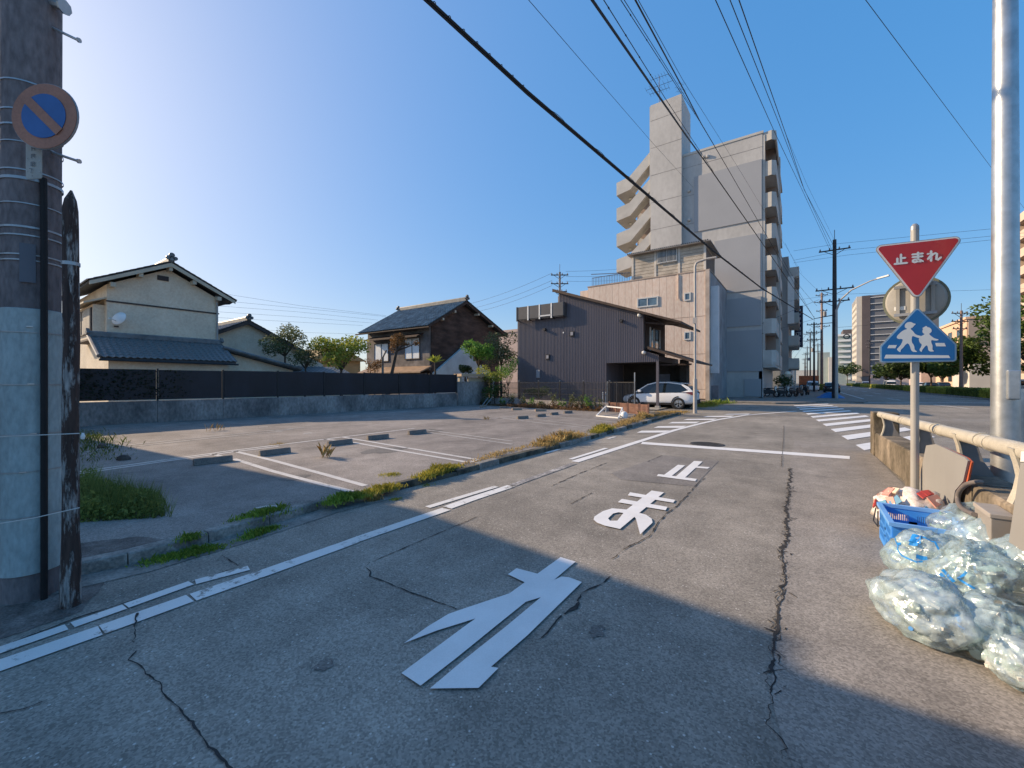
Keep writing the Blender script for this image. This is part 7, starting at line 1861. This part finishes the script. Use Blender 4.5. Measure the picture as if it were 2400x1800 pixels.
# ================================================================ overhead wires
WIRE = M('black_cable', (.012, .013, .016), .6, .2, 4)
def wire(label, pts, r, sag=0.0, ext=0.0, n=40, group='overhead wires', helix=0, spac=0, name='overhead_cable'):
    ps = [Vector(p) for p in pts]
    if ext: ps = [ps[0] + (ps[0] - ps[1]) * ext] + ps
    out = []
    for a, b in zip(ps, ps[1:]):
        m = n if len(ps) == 2 else max(6, n // 2)
        out += [a + (b - a) * (k / m) - Vector((0, 0, sag * 4 * (k / m) * (1 - k / m))) for k in range(m)]
    out.append(ps[-1])
    t = thing(name, label, 'cable', tuple(out[len(out) // 2]), 0, group)
    MB().tube(out, r, 6).build('cable', WIRE, t)
    if helix:
        h = MB(); L = (out[-1] - out[0]).length; seq = []; N = int(L * 6)
        d = (out[-1] - out[0]).normalized(); a1 = d.cross(Vector((0, 0, 1))).normalized(); a2 = a1.cross(d)
        for i in range(N):
            u = i / (N - 1) * (len(out) - 1); k = min(int(u), len(out) - 2); p = out[k].lerp(out[k + 1], u - k); ang = i * .55
            seq.append(p + (a1 * math.cos(ang) + a2 * math.sin(ang)) * helix)
        h.tube(seq, r * .22, 4).build('lashing_wire', WIRE, t)
        q = [p - Vector((0, 0, helix * 1.25)) for p in out]; MB().tube(q, r * .55, 6).build('second_cable', WIRE, t)
    if spac:
        L = 0
        for a, b in zip(out, out[1:]):
            L += (b - a).length
            if L > spac:
                L = 0; d = (b - a).normalized(); MB().tube([b - d * r * 2.5, b + d * r * 2.5], r * 1.7, 6).build('spacer', WIRE, t)
    return t
wire('thick lashed black cable slanting across the sky to the far thin pole', [(-4.921,4.600,7.753), (-4.560,6.942,7.488), (-3.763,23.087,8.338), (-2.636,37.381,8.933), (1.211,76.913,11.094)], .032, 0, .7, helix=.045)
wire('very thin single wire left of the bundle', [(-4.095,6.291,8.592), (-5.139,17.202,11.588), (-7.857,38.578,18.663)], .006, 0, .6)
wire('thick black cable, first of the bundle above the apartment tower', [(-2.936,6.500,8.126), (-3.353,14.791,10.190), (-3.669,21.927,11.975), (1.369,77.025,11.352)], .026, 0, .6, helix=.02)
wire('thin wire running tight along the right of the first thick cable', [(-2.855,6.803,8.312), (-3.281,12.389,9.888), (-3.567,21.999,11.871)], .009, 0, .6, spac=1.1)
wire('left wire of the spacer-tied pair', [(-2.683,7.171,8.499), (-2.993,13.207,10.337), (-3.247,17.320,11.700)], .008, 0, .6, spac=1.0)
wire('right wire of the spacer-tied pair', [(-2.633,7.207,8.499), (-2.951,13.237,10.337), (-3.220,17.339,11.667)], .007, 0, .6)
wire('stout cable bending down past the pair to the apartment flank', [(-2.536,7.521,8.685), (-2.993,13.207,10.571), (-3.247,17.320,11.700), (-3.689,26.819,14.300), (1.264,76.951,11.481)], .017, 0, .6)
wire('thin wire right of the stout cable', [(-2.557,7.752,8.872), (-3.113,13.735,11.188), (-3.804,31.644,16.621), (-0.1019,73.527,17.538)], .007, 0, .6)
wire('leftmost of the three long wires dropping to the tall dark pole', [(-1.654,10.478,10.457), (-1.049,22.561,13.119), (-0.04671,33.700,14.491), (2.054,47.827,13.688)], .011, 0, .6)
wire('middle of the three long wires dropping to the tall dark pole', [(-1.394,10.786,10.550), (-0.8611,23.308,13.686), (-0.02335,33.717,14.777), (2.189,48.045,13.799)], .011, 0, .6)
wire('rightmost of the three long wires dropping to the tall dark pole', [(-1.248,11.134,10.736), (-0.6789,24.664,13.921), (0.07133,34.397,14.725), (2.517,48.401,13.752)], .013, 0, .6)
wire('faint wire beside the three long ones', [(-0.7847,26.429,15.006), (0.1902,34.482,15.162), (2.452,48.355,14.544)], .006)
wire('lone thin wire crossing the right sky to the edge', [(1.498,15.784,12.787), (10.088,40.287,15.775), (18.275,62.049,17.558)], .009, 0, .5)
for k, (a, b, c) in enumerate((((-0.7847,50.962,15.031), (2.725,48.794,14.493), (13.706,46.537,13.100)), ((-0.7847,50.962,14.069), (3.309,49.209,13.896), (13.706,46.537,12.569)), ((-0.7847,50.962,13.806), (3.309,49.209,13.418), (13.706,46.537,12.319)))):
    wire(['top', 'middle', 'bottom'][k] + ' one of the three level wires passing the tall pole above the stop sign', [a, b, c], .011)
wire('level wire crossing behind the mirror', [(-1.359,60.368,11.444), (2.530,48.656,9.757), (15.533,52.742,9.356)], .010)
wire('cable sloping from the balconies up to the mid pole, upper one', [(-3.098,44.412,7.023), (1.678,64.978,12.054)], .016)
wire('cable sloping from the balconies up to the mid pole, lower one', [(-3.098,44.412,6.073), (1.369,77.025,11.094)], .018)
wire('curved cable drooping past the apartment balconies', [(-3.261,46.750,17.225), (-1.987,53.788,15.428), (-0.5299,63.410,14.058), (1.850,82.273,13.838)], .016, .1)
wire('thin drooping wire right of the curved cable', [(-1.498,50.455,15.819), (-0.2853,58.677,14.350), (1.899,65.135,12.704)], .009)
wire('short sloping wire far down the street, upper', [(-1.605,84.726,6.340), (1.345,108.902,13.058)], .022); wire('short sloping wire far down the street, lower', [(-1.529,90.914,5.506), (1.345,108.902,11.683)], .022)
wire('thick bundle strung from the thin pole across to the tall dark pole', [(1.369,77.025,11.158), (2.400,48.564,7.847)], .05); wire('second bundle strung from the thin pole to the tall dark pole', [(1.369,77.025,10.319), (2.400,48.564,7.131)], .04)
wire('wire from the tall dark pole to the slate tower', [(2.400,48.564,6.654), (11.107,81.490,10.225)], .014)
# wires on the left and middle
for k, (a, b) in enumerate((((-23.368,40.806,14.031), (-40.659,44.715,12.787)), ((-23.368,40.806,13.202), (-40.252,45.004,12.162)), ((-23.368,40.806,12.617), (-39.589,45.475,11.725)))):
    wire(['upper', 'middle', 'lower'][k] + ' wire from the pole behind the black house down to the timber house ridge', [a, b], .014, .35)
for k, (a, b) in enumerate((((-22.097,41.710,14.226), (-20.482,59.048,18.288)), ((-22.097,41.710,13.641), (-20.482,59.048,17.288)), ((-22.097,41.710,13.105), (-22.011,57.963,16.538)))):
    wire(['upper', 'middle', 'lower'][k] + ' level wire from the same pole towards the apartment stair', [a, b], .014, .1)
for k, (a, b, c) in enumerate((((-47.962,14.993,10.558), (-48.180,24.652,10.550), (-44.802,34.412,10.319)), ((-47.962,14.993,9.725), (-48.180,24.652,10.250), (-44.802,34.412,10.206)), ((-47.962,14.993,9.142), (-48.180,24.652,9.800), (-45.719,33.760,9.756)), ((-47.962,14.993,8.558), (-48.180,24.652,9.200), (-46.315,33.337,9.362)), ((-47.962,14.993,7.975), (-48.180,24.652,8.600), (-47.324,32.620,9.025)), ((-47.962,14.993,7.142), (-48.180,24.652,7.400), (-47.507,32.490,7.900)))):
    wire(['topmost', 'second from the top', 'third from the top', 'fourth from the top', 'fifth from the top', 'lowest'][k] + ' of the wires between the cream house and the timber house', [a, b, c], .011)
